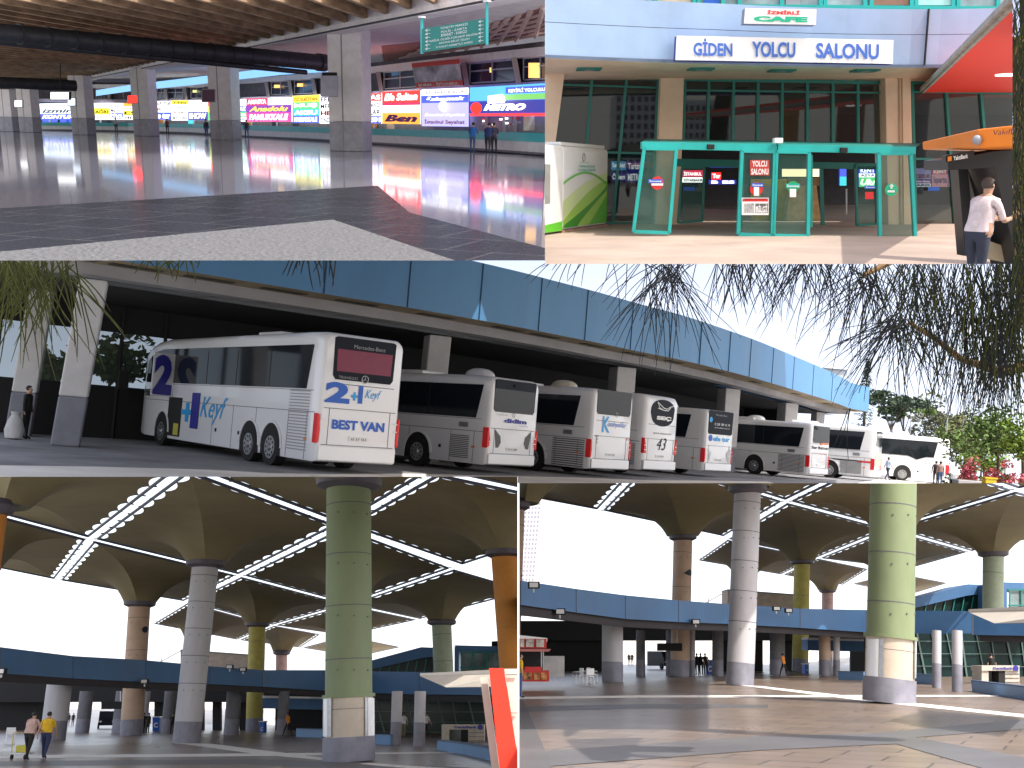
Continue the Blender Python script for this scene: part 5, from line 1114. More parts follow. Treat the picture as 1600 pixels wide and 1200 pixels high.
# sliding door vestibule
v = thing('entrance_doors', 'bright teal glass vestibule with open sliding doors', 'doors', P2, P2.base(1215, 29.5))
DY = 29.4
m = MB(); bar(m, P2, (1003, 227), (1431, 235), 11, DY, 0.35); m.build('top_beam', TEALD, v, world=True)
m = MB(); quad(m, P2, [(1003, 222), (1431, 230), (1440, 224), (1010, 217)], [DY, DY, DY+5, DY+5], 0.05); m.build('vestibule_roof', TEALF, v, world=True)
def leaf(pts, name='glass_leaf', Y=DY, w_=5.0, Ys=None, mat=None):
    Ys = Ys or [Y]*4
    g = MB().slab([P2.pt(p[0], p[1], y) for p, y in zip(pts, Ys)], (0, 0.02, 0)).build(name, DG, v, world=True)
    m = MB()
    for i in range(4):
        a, b = pts[i], pts[(i+1) % 4]; bar(m, P2, a, b, w_, Ys[i]-0.06, 0.14, Ys[(i+1) % 4]-0.06)
    m.build('leaf_frame', mat or TEALD, g, world=True); return g
lA = leaf([(1007, 232), (1057, 233), (1046, 364), (990, 362)]); leaf([(1160, 236), (1211, 237), (1207, 368), (1154, 366)]); leaf([(1214, 237), (1265, 238), (1263, 369), (1209, 368)]); leaf([(1374, 240), (1424, 240), (1431, 373), (1376, 374)])
leaf([(1066, 262), (1101, 262), (1098, 345), (1060, 348)], 'inner_leaf', DY+5, 3, mat=TEALF); leaf([(1338, 258), (1371, 258), (1371, 350), (1340, 352)], 'inner_leaf', DY+5, 3, mat=TEALF)
m = MB(); bar(m, P2, (1058, 254), (1160, 256), 12, DY+5, 0.2); bar(m, P2, (1268, 258), (1372, 260), 10, DY+5, 0.2); bar(m, P2, (1284, 262), (1286, 352), 5, DY+5, 0.1); bar(m, P2, (1372, 262), (1374, 352), 4, DY+5, 0.1); bar(m, P2, (1268, 242), (1268, 355), 4, DY, 0.1); bar(m, P2, (1162, 242), (1158, 360), 4, DY+.4, 0.1); m.build('inner_frame', TEALF, v, world=True)
bar(MB(), P2, (1323, 295), (1323, 335), 2, DY+5.3, 0.05).build('door_handle', STEEL, v, world=True)
for x, y in ((1109, 229), (1316, 234)): o = MB().box(*(lambda p: (p.x-0.1, p.x+0.1, p.y-0.2, p.y-0.05, p.z-0.08, p.z+0.06))(P2.pt(x, y, DY))).build('door_sensor', BLACK, v, world=True, bevel=0.02)
r = thing('lamp', 'small floodlight on a bracket above the middle of the doors', 'lamp', P2, P2.pt(1214, 224, DY)); MB().box(-0.12, 0.12, -0.2, 0.05, 0.0, 0.14).build('lamp_head', WHITE, r, bevel=0.02); MB().path([(0, 0, 0), (0.03, 0, -0.2), (-0.1, 0, -0.3)], 0.02, 5).build('cable', BLACK, r)
# stickers and posters on the glass: part of the leaves
def sticker(x0, y0, x1, y1, mt, s=None, ink=WHITEINK, name='sticker', round_=False):
    if round_: c = P2.pt((x0+x1)/2, (y0+y1)/2, DY-0.12); o = MB().tube(c, c+Vector((0, 0.01, 0)), (x1-x0)/2*DY/1600, n=20).build(name, mt, v, world=True)
    else: o = quad(MB(), P2, rect(x0, y0, x1, y1), DY-0.13, 0.01).build(name, mt, v, world=True)
    if s: text(v, s, P2.pt(x0+1.5, y1-1.2, DY-0.15), P2.pt(x1-1.5, y1-1.2, DY-0.15), P2.pt(x0+1.5, y0+1.2, DY-0.15), ink, world=True, bold=0.03, parent=o)
sticker(1017, 276, 1037, 296, REDINK, round_=True); sticker(1018, 286.5, 1036, 290, WHITEINK); sticker(1013, 280, 1035, 286, BLUEINK, 'İzotaş')
sticker(1172, 285, 1192, 305, REDINK, round_=True); sticker(1174, 286, 1193, 292, BLUEINK, 'İzotaş'); sticker(1178, 292, 1186, 306, WHITEINK); sticker(1172, 250, 1202, 274, M('red_web', (0.5, 0.05, 0.04), 0.5), 'YOLCU\nSALONU'); sticker(1159, 309, 1201, 336, WHITEINK, name='poster'); sticker(1160, 310, 1200, 315, REDINK, name='poster_band'); sticker(1180, 318, 1200, 333, SKYINK, 'BİLGİ', name='poster_picture'); sticker(1162, 318, 1178, 333, M('poster_art', (0.5, 0.35, 0.3), 0.6, var=0.5, scale=8), name='poster_picture')
sticker(1230, 283, 1248, 301, IG, round_=True); sticker(1228, 287, 1250, 294, M('teal_ink', (0.01, 0.4, 0.3), 0.5, var=0), 'İzotaş'); sticker(1234, 295, 1244, 308, WHITEINK)
sticker(1383, 287, 1402, 306, M('bright_green', (0.01, 0.5, 0.25), 0.4, var=0), round_=True, name='green_sticker'); m = MB(); c = P2.pt(1392.5, 295, DY-0.14); m.tube(c, c+Vector((0, -0.01, 0.12)), 0.03, n=8); m.slab([c+Vector((-0.07, 0, 0.06)), c+Vector((0.07, 0, 0.06)), c+Vector((0, 0, 0.14))], (0, -0.01, 0)); m.box(c.x-0.1, c.x+0.1, c.y-0.01, c.y, c.z-0.1, c.z-0.04); m.build('white_arrow', WHITEINK, v, world=True)
sticker(1352, 300, 1365, 311, REDINK); sticker(1351, 290, 1368, 295, BLUEINK, 'İzotaş'); 
for x, Yz in ((1450, WY-.2), (1068, WY-2.6)): quad(MB(), P2, rect(x, 292, x+18, 298), Yz, 0.01).build('blue_sticker', BLUEINK, v, world=True)
# the two name boards
r = sign(P2, 'wide white board with blue words GIDEN YOLCU SALONU', [(1057, 56), (1395, 63), (1394, 100), (1055, 94)], (30.2, 30.9), [(0.0, 1.0, M('sign_white', (0.85, 0.85, 0.86), 0.4, var=0), '', INK)], NAVY, name='name_board')
SBL = M('signal_blue', (0.05, 0.14, 0.50), 0.4, var=0)
def nb(u, v_): 
    return P2.pt(1057+338*u, (56+7*u)+(38*1.0)*v_, 30.2+0.7*u)+Vector((0, -0.09, 0))
for s, u0, u1 in (('GİDEN', 0.075, 0.255), ('YOLCU', 0.345, 0.545), ('SALONU', 0.64, 0.93)): text(r, s, nb(u0, 0.82), nb(u1, 0.82), nb(u0, 0.18 if s != 'GİDEN' else 0.10), SBL, world=True, bold=0.035)
r = sign(P2, 'small white board with red and green cafe words above the wide board', [(1164, 13), (1275, 15), (1274, 39), (1162, 37)], (30.2, 30.3), [(0, 1, M('sign_white', (0, 0, 0)), '', INK), (0.02, 0.46, None, 'İZMİRLİ', REDINK, .05, 0, (.27, .8)), (0.42, 0.96, None, 'CAFE', M('cafe_green', (0.01, 0.42, 0.25), 0.4, var=0), .07, 0, (.06, .94))], GREYINK, name='name_board')
# green and white bank kiosk at the left
A, B = P2.base(878, 31.0), P2.base(949, 35.2); d = (B-A); ang = math.atan2(d.y, d.x); Lk = d.length
r = thing('cash_machine', 'white and green rounded bank kiosk at the left of the entrance', 'cash machine', P2, A, ang)
GR = [M('kiosk_green_%d' % i, c, 0.35, var=0, coat=0.4) for i, c in enumerate(((0.10, 0.45, 0.02), (0.03, 0.30, 0.01), (0.35, 0.62, 0.08), (0.62, 0.74, 0.35)))]
KW = M('kiosk_white', (0.72, 0.72, 0.70), 0.35, var=0.02, coat=0.4)
H_ = 2.55; m = MB(); m.box(0, Lk, 0, 4.0, 0.06, H_); m.build('kiosk_body', KW, r, bevel=0.12)
MB().box(0.1, Lk-0.1, 0.1, 3.8, H_, H_+0.12).build('kiosk_roof', KW, r, bevel=0.05)
MB().box(-0.03, Lk+0.02, -0.03, 3.9, 0.0, 0.07).build('kiosk_plinth', M('brick_plinth', (0.35, 0.2, 0.14), 0.8), r)
def kf(pts, mt, off, nm='green_swoosh'): MB().slab([(u*Lk, -0.003-off, 0.07+(H_-0.2)*v_) for u, v_ in pts], (0, -0.003, 0)).build(nm, mt, r)
def curve(f, n=12): return [(q/n, f(q/n)) for q in range(n+1)]
kf([(0.02, 0.03), (0.97, 0.03)]+[(0.97-0.95*q/12, 0.70-0.35*(q/12)**1.6+0.02) for q in range(13)], GR[3], 0.000)
kf([(0.02, 0.03), (0.97, 0.03)]+[(0.97-0.95*q/12, 0.62-0.5*(q/12)**1.5) for q in range(13)], GR[2], 0.004)
kf([(0.02, 0.03), (0.30, 0.03)]+[(0.30+0.67*q/12, 0.03+0.46*(q/12)**0.9) for q in range(13)]+[(0.97-0.95*q/12, 0.56-0.5*(q/12)**0.8) for q in range(13)], GR[1], 0.008)
kf([(0.55, 0.03), (0.97, 0.03), (0.97, 0.42)], GR[0], 0.008)
kf([(0.02+0.95*q/12, 0.50+0.24*math.sin(math.pi*(0.15+0.75*q/12))) for q in range(13)]+[(0.97-0.95*q/12, 0.47+0.24*math.sin(math.pi*(0.9-0.75*q/12))) for q in range(13)], GR[0], 0.011)
text(r, 'Herkes için bank\nve kolay bankacılık', (0.30*Lk, -0.02, 1.80), (0.68*Lk, -0.02, 1.80), (0.30*Lk, -0.02, 2.02), M('teal_ink', (0, 0, 0)), bold=0.02)
m = MB(); m.path([(0.42*Lk+0.12*math.cos(q*math.pi/8), -0.02, 2.24+0.12*math.sin(q*math.pi/8)) for q in range(17)], 0.012, 5); m.build('round_emblem', GREYINK, r); text(r, 'şekerbank', (0.33*Lk, -0.02, 2.06), (0.52*Lk, -0.02, 2.06), (0.33*Lk, -0.02, 2.11), IG)
# machine face on the near left side of the kiosk
C = P2.base(848, 29.6); d2 = A-C
r2 = r
m = MB(); a = C; b = A
inv = None
def cf(u, z, o): 
    n_ = Vector((d2.y, -d2.x, 0)).normalized(); return C+d2*u+n_*o+Vector((0, 0, z))
MB().slab([cf(-1.2, 0.06, 0), cf(1.0, 0.06, 0), cf(1.0, H_, 0), cf(-1.2, H_, 0)], (0, 0.5, 0)).build('kiosk_front', KW, r, world=True, bevel=0.04)
MB().slab([cf(-1.2, 0.07, 0.01), cf(1.0, 0.07, 0.01), cf(1.0, 0.35, 0.01), cf(-1.2, 0.2, 0.01)], (0, 0.01, 0)).build('green_swoosh', GR[0], r, world=True)
MB().slab([cf(-1.2, 0.9, 0.01), cf(0.35, 0.9, 0.01), cf(0.35, 2.0, 0.01), cf(-1.2, 2.05, 0.01)], (0, 0.01, 0)).build('machine_face', M('machine_grey', (0.25, 0.25, 0.24), 0.5), r, world=True)
# red canopy at the right
RD = M('red_canopy_paint', (0.90, 0.03, 0.008), 0.6, var=0.02)
r = thing('canopy', 'big red canopy with a grey edge reaching in from the right', 'canopy', P2, P2.fl(1560, 120, 4.5))
cz = 4.5
MB().slab([P2.fl(1437, 151, cz), P2.fl(1680, 153, cz), P2.fl(1680, -60, cz), P2.fl(1640, -40, cz)], (0, 0, 0.28)).build('red_underside', RD, r, world=True)
m = MB(); a, b = P2.fl(1437, 151, cz), P2.fl(1640, -40, cz); n_ = (b-a).cross(Vector((0, 0, 1))).normalized()
for o, z_, th in ((-0.07, -0.02, 0.16), (-0.16, 0.03, 0.12)): m.slab([a+n_*-o*0, b+n_*-o*0, b-n_*(-o), a-n_*(-o)] if 0 else [a+Vector((0, 0, z_)), b+Vector((0, 0, z_)), b+Vector((o, 0, z_)), a+Vector((o, 0, z_))], (0, 0, th))
m.build('grey_edge', M('weathered_grey', (0.36, 0.34, 0.31), 0.7, var=0.15), r, world=True)
p = P2.fl(1575, 118, cz-0.03); MB().tube(p, p+Vector((0, 0, 0.05)), 0.34, n=20).build('ceiling_lamp', E('lamp_on', (1, 1, 0.95), 1.4), r, world=True)
# orange roofed cash machine with the customer
OR = M('orange_plastic', (0.85, 0.22, 0.01), 0.35, var=0.02)
r = thing('cash_machine', 'black cash machine kiosk with an orange roof at the right edge', 'cash machine', P2, P2.base(1560, 15.2))
T = [P2.pt(1441, 222, 17.5), P2.pt(1527, 202, 14.0), P2.pt(1640, 190, 13.2), P2.pt(1660, 205, 18)]
Bt = [P2.pt(1442, 234, 17.5), P2.pt(1531, 232, 14.0), P2.pt(1640, 226, 13.2), P2.pt(1660, 240, 18)]
MB().hexa(Bt, T).build('orange_roof', OR, r, world=True, bevel=0.02)
text(r, 'VakıfBank', P2.pt(1555, 211, 13.7), P2.pt(1610, 207, 13.3), P2.pt(1555, 203, 13.7), M('dark_purple_ink', (0.1, 0.02, 0.05), 0.5, var=0), world=True, out=0.04, italic=0.2)
BK = M('kiosk_black', (0.014, 0.013, 0.014), 0.35, var=0)
quad(MB(), P2, [(1481, 250), (1550, 236), (1640, 228), (1640, 470), (1600, 470), (1586, 395), (1553, 262), (1482, 266)], 15.2, 0.9).build('black_surround', BK, r, world=True, bevel=0.01)
quad(MB(), P2, [(1497, 262), (1512, 262), (1525, 400), (1508, 400)], 15.9, 0.3).build('black_side', BK, r, world=True)
quad(MB(), P2, [(1510, 256), (1556, 252), (1600, 400), (1520, 400)], 16.1, 0.1).build('machine_face', M('machine_pale_grey', (0.36, 0.36, 0.35), 0.5), r, world=True)
quad(MB(), P2, [(1536, 268), (1556, 266), (1560, 284), (1537, 286)], 16.0, 0.02).build('notice_card', WHITEINK, r, world=True); quad(MB(), P2, [(1538, 277), (1544, 277), (1544, 282), (1538, 282)], 15.97, 0.02).build('card_logo', REDINK, r, world=True); quad(MB(), P2, [(1546, 277), (1551, 277), (1551, 282), (1546, 282)], 15.97, 0.02).build('card_logo', BLUEINK, r, world=True)
quad(MB(), P2, [(1548, 318), (1576, 318), (1580, 324), (1546, 324)], 15.7, 0.3).build('shelf', STEEL, r, world=True); quad(MB(), P2, [(1552, 296), (1568, 296), (1571, 314), (1554, 314)], 15.95, 0.03).build('screen_face', M('blue_screen', (0.05, 0.09, 0.16), 0.1), r, world=True); quad(MB(), P2, [(1556, 336), (1580, 336), (1584, 350), (1560, 350)], 15.8, 0.1).build('keypad', BLACK, r, world=True)
quad(MB(), P2, [(1477, 243), (1522, 235), (1522, 248), (1478, 254)], 15.0, 0.12).build('name_plate', BK, r, world=True); quad(MB(), P2, [(1482, 245), (1487, 244), (1487, 251), (1482, 252)], 14.95, 0.03).build('orange_emblem', OR, r, world=True); text(r, 'YakıtBank', P2.pt(1489, 251, 14.94), P2.pt(1512, 247, 14.94), P2.pt(1489, 244, 14.94), WHITEINK, world=True, bold=0.03)
p = P2.pt(1524, 215, 14.0); MB().ball(p+Vector((0.02, -0.02, -0.03)), 0.065, 12, 8).build('camera_dome', GREYINK, r, world=True, smooth=True)
quad(MB(), P2, [(1533, 372), (1590, 392), (1600, 420), (1540, 400)], 15.6, 0.5).build('lower_tray', M('tan_tray', (0.4, 0.32, 0.22), 0.6), r, world=True)
person(P2, P2.base(1519, 14.6), rad(-62), 'balding man in a short sleeved white shirt and dark trousers using the cash machine', cloth('whiteshirt', (0.62, 0.52, 0.54)), cloth('darknavy', (0, 0, 0)), pose='reach', height=1.69, fat=1.14, hair=M('grey_hair', (0.06, 0.045, 0.04), 0.8))
# what the entrance windows mirror: a tower and plaza columns standing behind the viewer
def mirrored(px, py, Yv): p = P2.pt(px, py, Yv); return Vector((p.x, 2*WY-p.y, p.z))
TW = M('tower_wall', (0.50, 0.49, 0.48), 0.8, var=0.05)
for x0, x1, yt, lb in ((962, 1048, 148, 'tall tower block behind the viewer, mirrored in the left bay'), (1068, 1142, 156, 'second tower block behind the viewer, mirrored over the doors')):
    a = mirrored(x0, yt, 150); b = mirrored(x1, yt, 150); r = thing('tower_block', lb, 'tower', P2, (a.x, a.y, 0)); r['nocrop'] = 1; W_ = b.x-a.x; Ht_ = a.z
    MB().box(0, W_, -8, 0, 0, Ht_).build('wall', TW, r)
    m = MB()
    for i in range(int(Ht_/1.25)):
        for k in range(8): m.box(W_*(k+0.2)/8, W_*(k+0.75)/8, 0.0, 0.06, 0.5+i*1.25, 0.5+i*1.25+0.75)
    m.build('window', M('tower_window', (0.04, 0.04, 0.045), 0.4, var=0), r)
for x, w_, mt, lb in ((1236, 26, M('reflected_orange', (0.45, 0.22, 0.06), 0.6), 'orange column behind the viewer'), (1331, 40, M('reflected_brown', (0.28, 0.09, 0.08), 0.6), 'dark red column behind the viewer'), (1440, 24, M('reflected_grey', (0.30, 0.28, 0.30), 0.6), 'grey column behind the viewer')):
    a = mirrored(x, 158, 92); r = thing('plaza_column', lb, 'column', P2, (a.x, a.y, 0)); r['nocrop'] = 1; R_ = w_*92/3200
    MB().tube((0, 0, 0), (0, 0, a.z), R_, n=24).build('shaft', mt, r, smooth=True); MB().lathe([(R_*1.3, a.z), (R_*1.6, a.z+0.5), (5, a.z+2.2), (7.5, a.z+2.6)], n=24).build('canopy', M('olive_membrane', (0.12, 0.10, 0.055), 0.8, var=0.1), r, smooth=True)

# ================================================================ PLACES 4 and 5: the plaza under the funnel canopies
MEM = M('olive_membrane', (0.12, 0.10, 0.055), 0.8, var=0.1)
MEM2 = M('canopy_membrane', (0.205, 0.17, 0.09), 0.75, var=0.10, scale=0.25)
TUBE = M('dark_edge_tube', (0.06, 0.06, 0.085), 0.5, var=0)
RINGM = M('column_ring', (0.09, 0.08, 0.10), 0.5, var=0.1)
COLS = {'green': M('column_sage', (0.215, 0.265, 0.14), 0.6, var=0.07, scale=1, stretch=(1, 1, .3)), 'white': M('column_pale_grey', (0.48, 0.47, 0.50), 0.6, var=0.07, scale=1, stretch=(1, 1, .3)), 'peach': M('column_peach', (0.52, 0.36, 0.26), 0.6, var=0.07, scale=1),
        'yellow': M('column_yellow', (0.42, 0.36, 0.08), 0.6, var=0.08), 'pink': M('column_pink', (0.45, 0.30, 0.28), 0.6), 'mint': M('column_mint', (0.36, 0.42, 0.30), 0.6, var=0.05), 'orange': M('column_orange', (0.60, 0.23, 0.03), 0.6, var=0.05)}
BASEG = M('column_base_grey', (0.22, 0.22, 0.27), 0.5, var=0.1)
def canopy(pl, cs, collar, Y, label, Zt, sc=9, group=None):
    """a square of cloth on an edge tube, drawn down to the collar of its column; scalloped lacing along the edge"""
    C = [pl.fl(x, y, Zt) for x, y in cs]; ctr = sum(C, Vector())/4
    k = pl.pt(collar[0], collar[1], Y); 
    C = [ctr+(p-ctr)*0.932 for p in C]
    r = thing('funnel_canopy', label, 'canopy', pl, (k.x, k.y, k.z), 0, group)
    bp = []; bs = []; S_ = 6
    for i in range(4):
        a, b = C[i], C[(i+1) % 4]; inw = ((ctr-(a+b)/2)); inw.normalize(); L_ = (b-a).length; depth = L_*0.022
        for q in range(sc*S_):
            t = q/(sc*S_); f = (q % S_)/S_; d = depth*math.sin(math.pi*f)**0.8 if q % S_ else 0
            e = min(1, min(t, 1-t)*sc*1.0)
            bp.append(a+(b-a)*t+inw*(d+0.10)); bs.append(a+(b-a)*t+inw*0.10)
    N = len(bp); R0 = 1.25; rows = []
    kc = Vector((k.x, k.y, 0))
    NR = 14
    ang0 = [math.atan2(p.y-k.y, p.x-k.x) for p in bs]
    for j in range(NR+1):
        t = (j/NR)**1.35; row = []
        for p, p0_, a in zip(bp, bs, ang0):
            p = p0_+(p-p0_)*max(0, (t-0.8)/0.2)
            s = Vector((k.x+math.cos(a)*R0, k.y+math.sin(a)*R0, 0)); q = s*(1-t)+Vector((p.x, p.y, 0))*t
            g = 1-(1-t)**4.2; g = 0.88*g+0.12*t
            row.append(Vector((q.x, q.y, k.z+0.25+(p.z-k.z-0.25)*g)))
        rows.append(row)
    m = MB(); m.grid(rows, closed=True); m.build('membrane', MEM2, r, world=True, smooth=True)
    for i in range(4):
        a, b = C[i], C[(i+1) % 4]; MB().tube(a, b, 0.09, n=6).build('edge_tube', TUBE, r, world=True)
    m = MB()
    for i in range(0, N, S_):
        p = bp[i]; a = C[i//(sc*S_)]; m.tube(p, p+(p-ctr).normalized()*0.35, 0.04, n=4)
    m.build('lacing', TUBE, r, world=True)
    return r
def column(pl, top, bot, Y, wpx, colr, label, panel=None, seams=4, grey=1.2, group='round plaza columns'):
    a = pl.pt(top[0], top[1], Y); b = pl.base(bot, Y); R_ = wpx*Y/F/2
    r = thing('plaza_column', label, 'column', pl, b, 0, group); d = a-b; P = lambda z: b+d*(z/d.z)
    MB().tube(P(grey if not panel else panel[1]), P(d.z), R_, R_*(1.0 if colr != 'orange' else 1.05), 32).build('shaft', COLS[colr], r, world=True, smooth=True)
    MB().tube(P(0), P(grey-0.003 if not panel else panel[0]), R_*(1.0 if not panel else 1.10), R_*(1.0 if not panel else 1.10), 32).build('painted_base', BASEG, r, world=True, smooth=True)
    for q in range(seams):
        z = grey+1.2+(d.z-grey-1.2)*(q+0.6)/seams; MB().tube(P(z-0.018), P(z+0.018), R_*1.008, R_*1.008, 32).build('joint', SEAM, r, world=True)
        for a_ in (-1.9, -1.2, -0.5): o = P(z-0.4)+Vector((math.cos(a_)*R_, math.sin(a_)*R_, 0)); MB().tube(o, o+Vector((math.cos(a_), math.sin(a_), 0))*0.03, 0.035, n=6).build('bolt', SEAM, r, world=True)
    c = P(d.z)
    MB().lathe([(R_*1.02, -0.15), (R_*1.45, 0.0), (R_*1.5, 0.28), (R_*1.2, 0.55)], c, 32).build('collar_ring', RINGM, r, world=True, smooth=True)
    if panel:
        Z0, Z1 = panel; m = MB()
        MB().tube(P(Z0), P(Z1), R_*1.02, R_*1.02, 32).build('clad_band', M('clad_cream', (0.55, 0.47, 0.38), 0.6, var=0.05), r, world=True, smooth=True)
        m.tube(P(Z1), P(Z1+0.12), R_*1.12, R_*1.12, 32); m.build('band_rim', COLS['green'], r, world=True, smooth=True)
        for a0, a1, mt, nm in ((-3.0, -2.35, WHITE, 'white_panel'), (-2.33, -2.15, STEEL, 'steel_strip'), (-0.75, -0.62, STEEL, 'steel_strip'), (-0.60, 0.1, WHITE, 'white_panel')):
            m = MB(); n = 6; rows = [[P(z)+Vector((math.cos(a0+(a1-a0)*q/n), math.sin(a0+(a1-a0)*q/n), 0))*R_*1.09 for q in range(n+1)] for z in (Z0+.01, Z1-.01)]
            inn_ = [[P(z)+Vector((math.cos(a0+(a1-a0)*q/n), math.sin(a0+(a1-a0)*q/n), 0))*R_*1.0 for q in range(n+1)] for z in (Z0+.01, Z1-.01)]
            m.grid(rows); m.grid([rows[1], inn_[1]]); m.grid([rows[0], inn_[0]]); m.build(nm, mt, r, world=True, smooth=False)
        m = MB(); m.tube(P(Z0+(Z1-Z0)*.7), P(Z0+(Z1-Z0)*.7+.02), R_*1.025, R_*1.025, 32); m.build('joint', SEAM, r, world=True)
    return r
BLU4 = M('deep_blue_fascia', (0.06, 0.165, 0.35), 0.45, var=0.10, scale=0.3)
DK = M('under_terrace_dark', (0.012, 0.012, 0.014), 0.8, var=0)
def plaza_floor():
    m = M('plaza_paving', (0.23, 0.185, 0.155), 0.28, var=0.1, scale=0.15, bump=0.0); t = m.node_tree; b = t.nodes['Principled BSDF']
    br = t.nodes.new('ShaderNodeTexBrick'); tc = t.nodes.new('ShaderNodeTexCoord'); mp = t.nodes.new('ShaderNodeMapping'); mp.inputs['Rotation'].default_value[2] = 0.5
    br.inputs['Scale'].default_value = 1; br.inputs['Brick Width'].default_value = 1.6; br.inputs['Row Height'].default_value = 0.8; br.inputs['Mortar Size'].default_value = 0.028; br.inputs['Mortar Smooth'].default_value = 0.3
    br.inputs['Color1'].default_value = (0.29, 0.215, 0.165, 1); br.inputs['Color2'].default_value = (0.225, 0.17, 0.13, 1); br.inputs['Mortar'].default_value = (0.085, 0.072, 0.062, 1)
    nz = t.nodes.new('ShaderNodeTexNoise'); nz.inputs['Scale'].default_value = 0.35; nz.inputs['Detail'].default_value = 5
    mx = t.nodes.new('ShaderNodeMixRGB'); mx.blend_type = 'MULTIPLY'; mx.inputs[0].default_value = 0.6
    t.links.new(tc.outputs['Object'], mp.inputs[0]); t.links.new(mp.outputs[0], br.inputs[0]); t.links.new(tc.outputs['Object'], nz.inputs[0])
    rp_ = t.nodes.new('ShaderNodeValToRGB'); rp_.color_ramp.elements[0].color = (0.72, 0.72, 0.75, 1); rp_.color_ramp.elements[0].position = 0.35; rp_.color_ramp.elements[1].color = (1, 1, 1, 1); rp_.color_ramp.elements[1].position = 0.65
    t.links.new(nz.outputs[0], rp_.inputs[0]); t.links.new(br.outputs[0], mx.inputs[1]); t.links.new(rp_.outputs[0], mx.inputs[2]); t.links.new(mx.outputs[0], b.inputs['Base Color']); return m
PF = plaza_floor()
FG = M('grey_paving_band', (0.145, 0.14, 0.145), 0.4, var=0.12, scale=0.4)
LITP = M('sun_streak_paint', (0.92, 0.88, 0.82), 0.6, var=0.05)  # pale colour painted in for streaks of sunlight on the paving
HGT = 1.64+10.9
# ---------- place 4
struct('plaza_floor', MB().poly([(-75, 14, 0), (60, 14, 0), (90, 175, 0), (-130, 175, 0)]), PF, P4)
f4 = lambda ps, z: [P4.fl(x, y, z) for x, y in ps]
struct('grey_band', MB().poly(f4([(-80, 1190), (400, 1186), (830, 1203), (830, 1215), (380, 1194), (-80, 1198)], 0.004)), FG, P4)
struct('painted_sun_streak', MB().poly(f4([(-60, 1180.5), (400, 1177), (700, 1175), (722, 1176.5), (400, 1181.5), (-60, 1185.5)], 0.004)), LITP, P4)
struct('painted_sun_streak', MB().poly(f4([(262, 1160.5), (330, 1162), (505, 1184), (505, 1188), (400, 1178), (290, 1163)], 0.006)), LITP, P4)
struct('painted_sun_streak', MB().poly(f4([(575, 1192), (700, 1200), (700, 1206), (560, 1193.5)], 0.006)), LITP, P4)
g4 = 'funnel canopies of the lower left view'
canopy(P4, [(140, 842), (290, 728), (535, 820), (374, 899)], (322, 884), 64, 'canopy on the pale grey column, large at upper left', HGT, group=g4)
canopy(P4, [(140, 842), (374, 899), (290, 940), (88, 906)], (218, 946), 85, 'canopy on the peach column against the bright sky', HGT, group=g4)
canopy(P4, [(535, 820), (290, 728), (480, 560), (680, 736)], (545, 768), 39.6, 'nearest canopy on the big sage column', HGT, group=g4)
canopy(P4, [(535, 820), (712, 887), (543, 944), (374, 899)], (546, 935), 78, 'canopy behind the sage column, centre', HGT, group=g4)
canopy(P4, [(374, 899), (543, 944), (427, 977), (290, 940)], (402, 978), 104, 'canopy on the yellow column', HGT, group=g4)
canopy(P4, [(290, 940), (427, 977), (372, 1000), (236, 974)], (305, 1004), 130, 'far canopy half hidden by the pale grey column', HGT, group=g4)
canopy(P4, [(535, 820), (680, 736), (980, 800), (722, 884)], (790, 868), 58, 'canopy on the orange column at the right', HGT, group=g4)
canopy(P4, [(712, 887), (830, 922), (655, 968), (543, 944)], (690, 975), 102, 'canopy on the mint column at the right', HGT, group=g4)
canopy(P4, [(427, 977), (502, 991), (470, 1012), (372, 1000)], (440, 1022), 155, 'small far canopy on the pink column', HGT, group=g4)
canopy(P4, [(543, 944), (655, 968), (540, 993), (427, 977)], (545, 1003), 132, 'far canopy with its column hidden by the sage column', HGT, group=g4)
canopy(P4, [(540, 993), (628, 1011), (560, 1026), (470, 1012)], (548, 1030), 175, 'farthest canopy tip right of the sage column', HGT, group=g4)
canopy(P4, [(140, 842), (-110, 775), (60, 640), (290, 728)], (0, 800), 47, 'canopy on the orange column at the left edge', HGT, group=g4)
canopy(P4, [(140, 842), (88, 906), (-90, 870), (-110, 775)], (-40, 905), 62, 'canopy filling the left edge above the bright sky', HGT, group=g4)
canopy(P4, [(290, 728), (60, 640), (150, 430), (480, 560)], (280, 700), 36, 'canopy crossing the top edge between two light gaps', HGT, group=g4)
canopy(P4, [(680, 736), (480, 560), (1000, 420), (980, 800)], (900, 700), 34, 'canopy at the top right corner', HGT, group=g4)
column(P4, (545, 760), 545, 39.6, 70, 'green', 'massive sage green column with cream panelled foot, nearest', panel=(P4.pt(545, 1151, 39.6).z, P4.pt(545, 1090, 39.6).z), seams=4)
column(P4, (321, 884), 291, 64, 40, 'white', 'pale grey column leaning beside the light gaps', seams=5)
column(P4, (218, 946), 205, 85, 32, 'peach', 'peach column rising behind the blue terrace', seams=3)
column(P4, (402, 978), 397, 104, 25, 'yellow', 'yellow column right of the pale grey one', seams=2)
column(P4, (440, 1022), 439, 150, 17, 'pink', 'slim pink column between yellow and sage columns', seams=1)
column(P4, (690, 975), 697, 102, 30, 'mint', 'mint column standing before the upper glazed hall', seams=3)
column(P4, (790, 868), 812, 58, 43, 'orange', 'broad orange column cut by the right edge of the lower left view', seams=3)
column(P4, (-12, 800), -62, 44, 42, 'orange', 'orange column at the left edge, mostly out of view', seams=3)
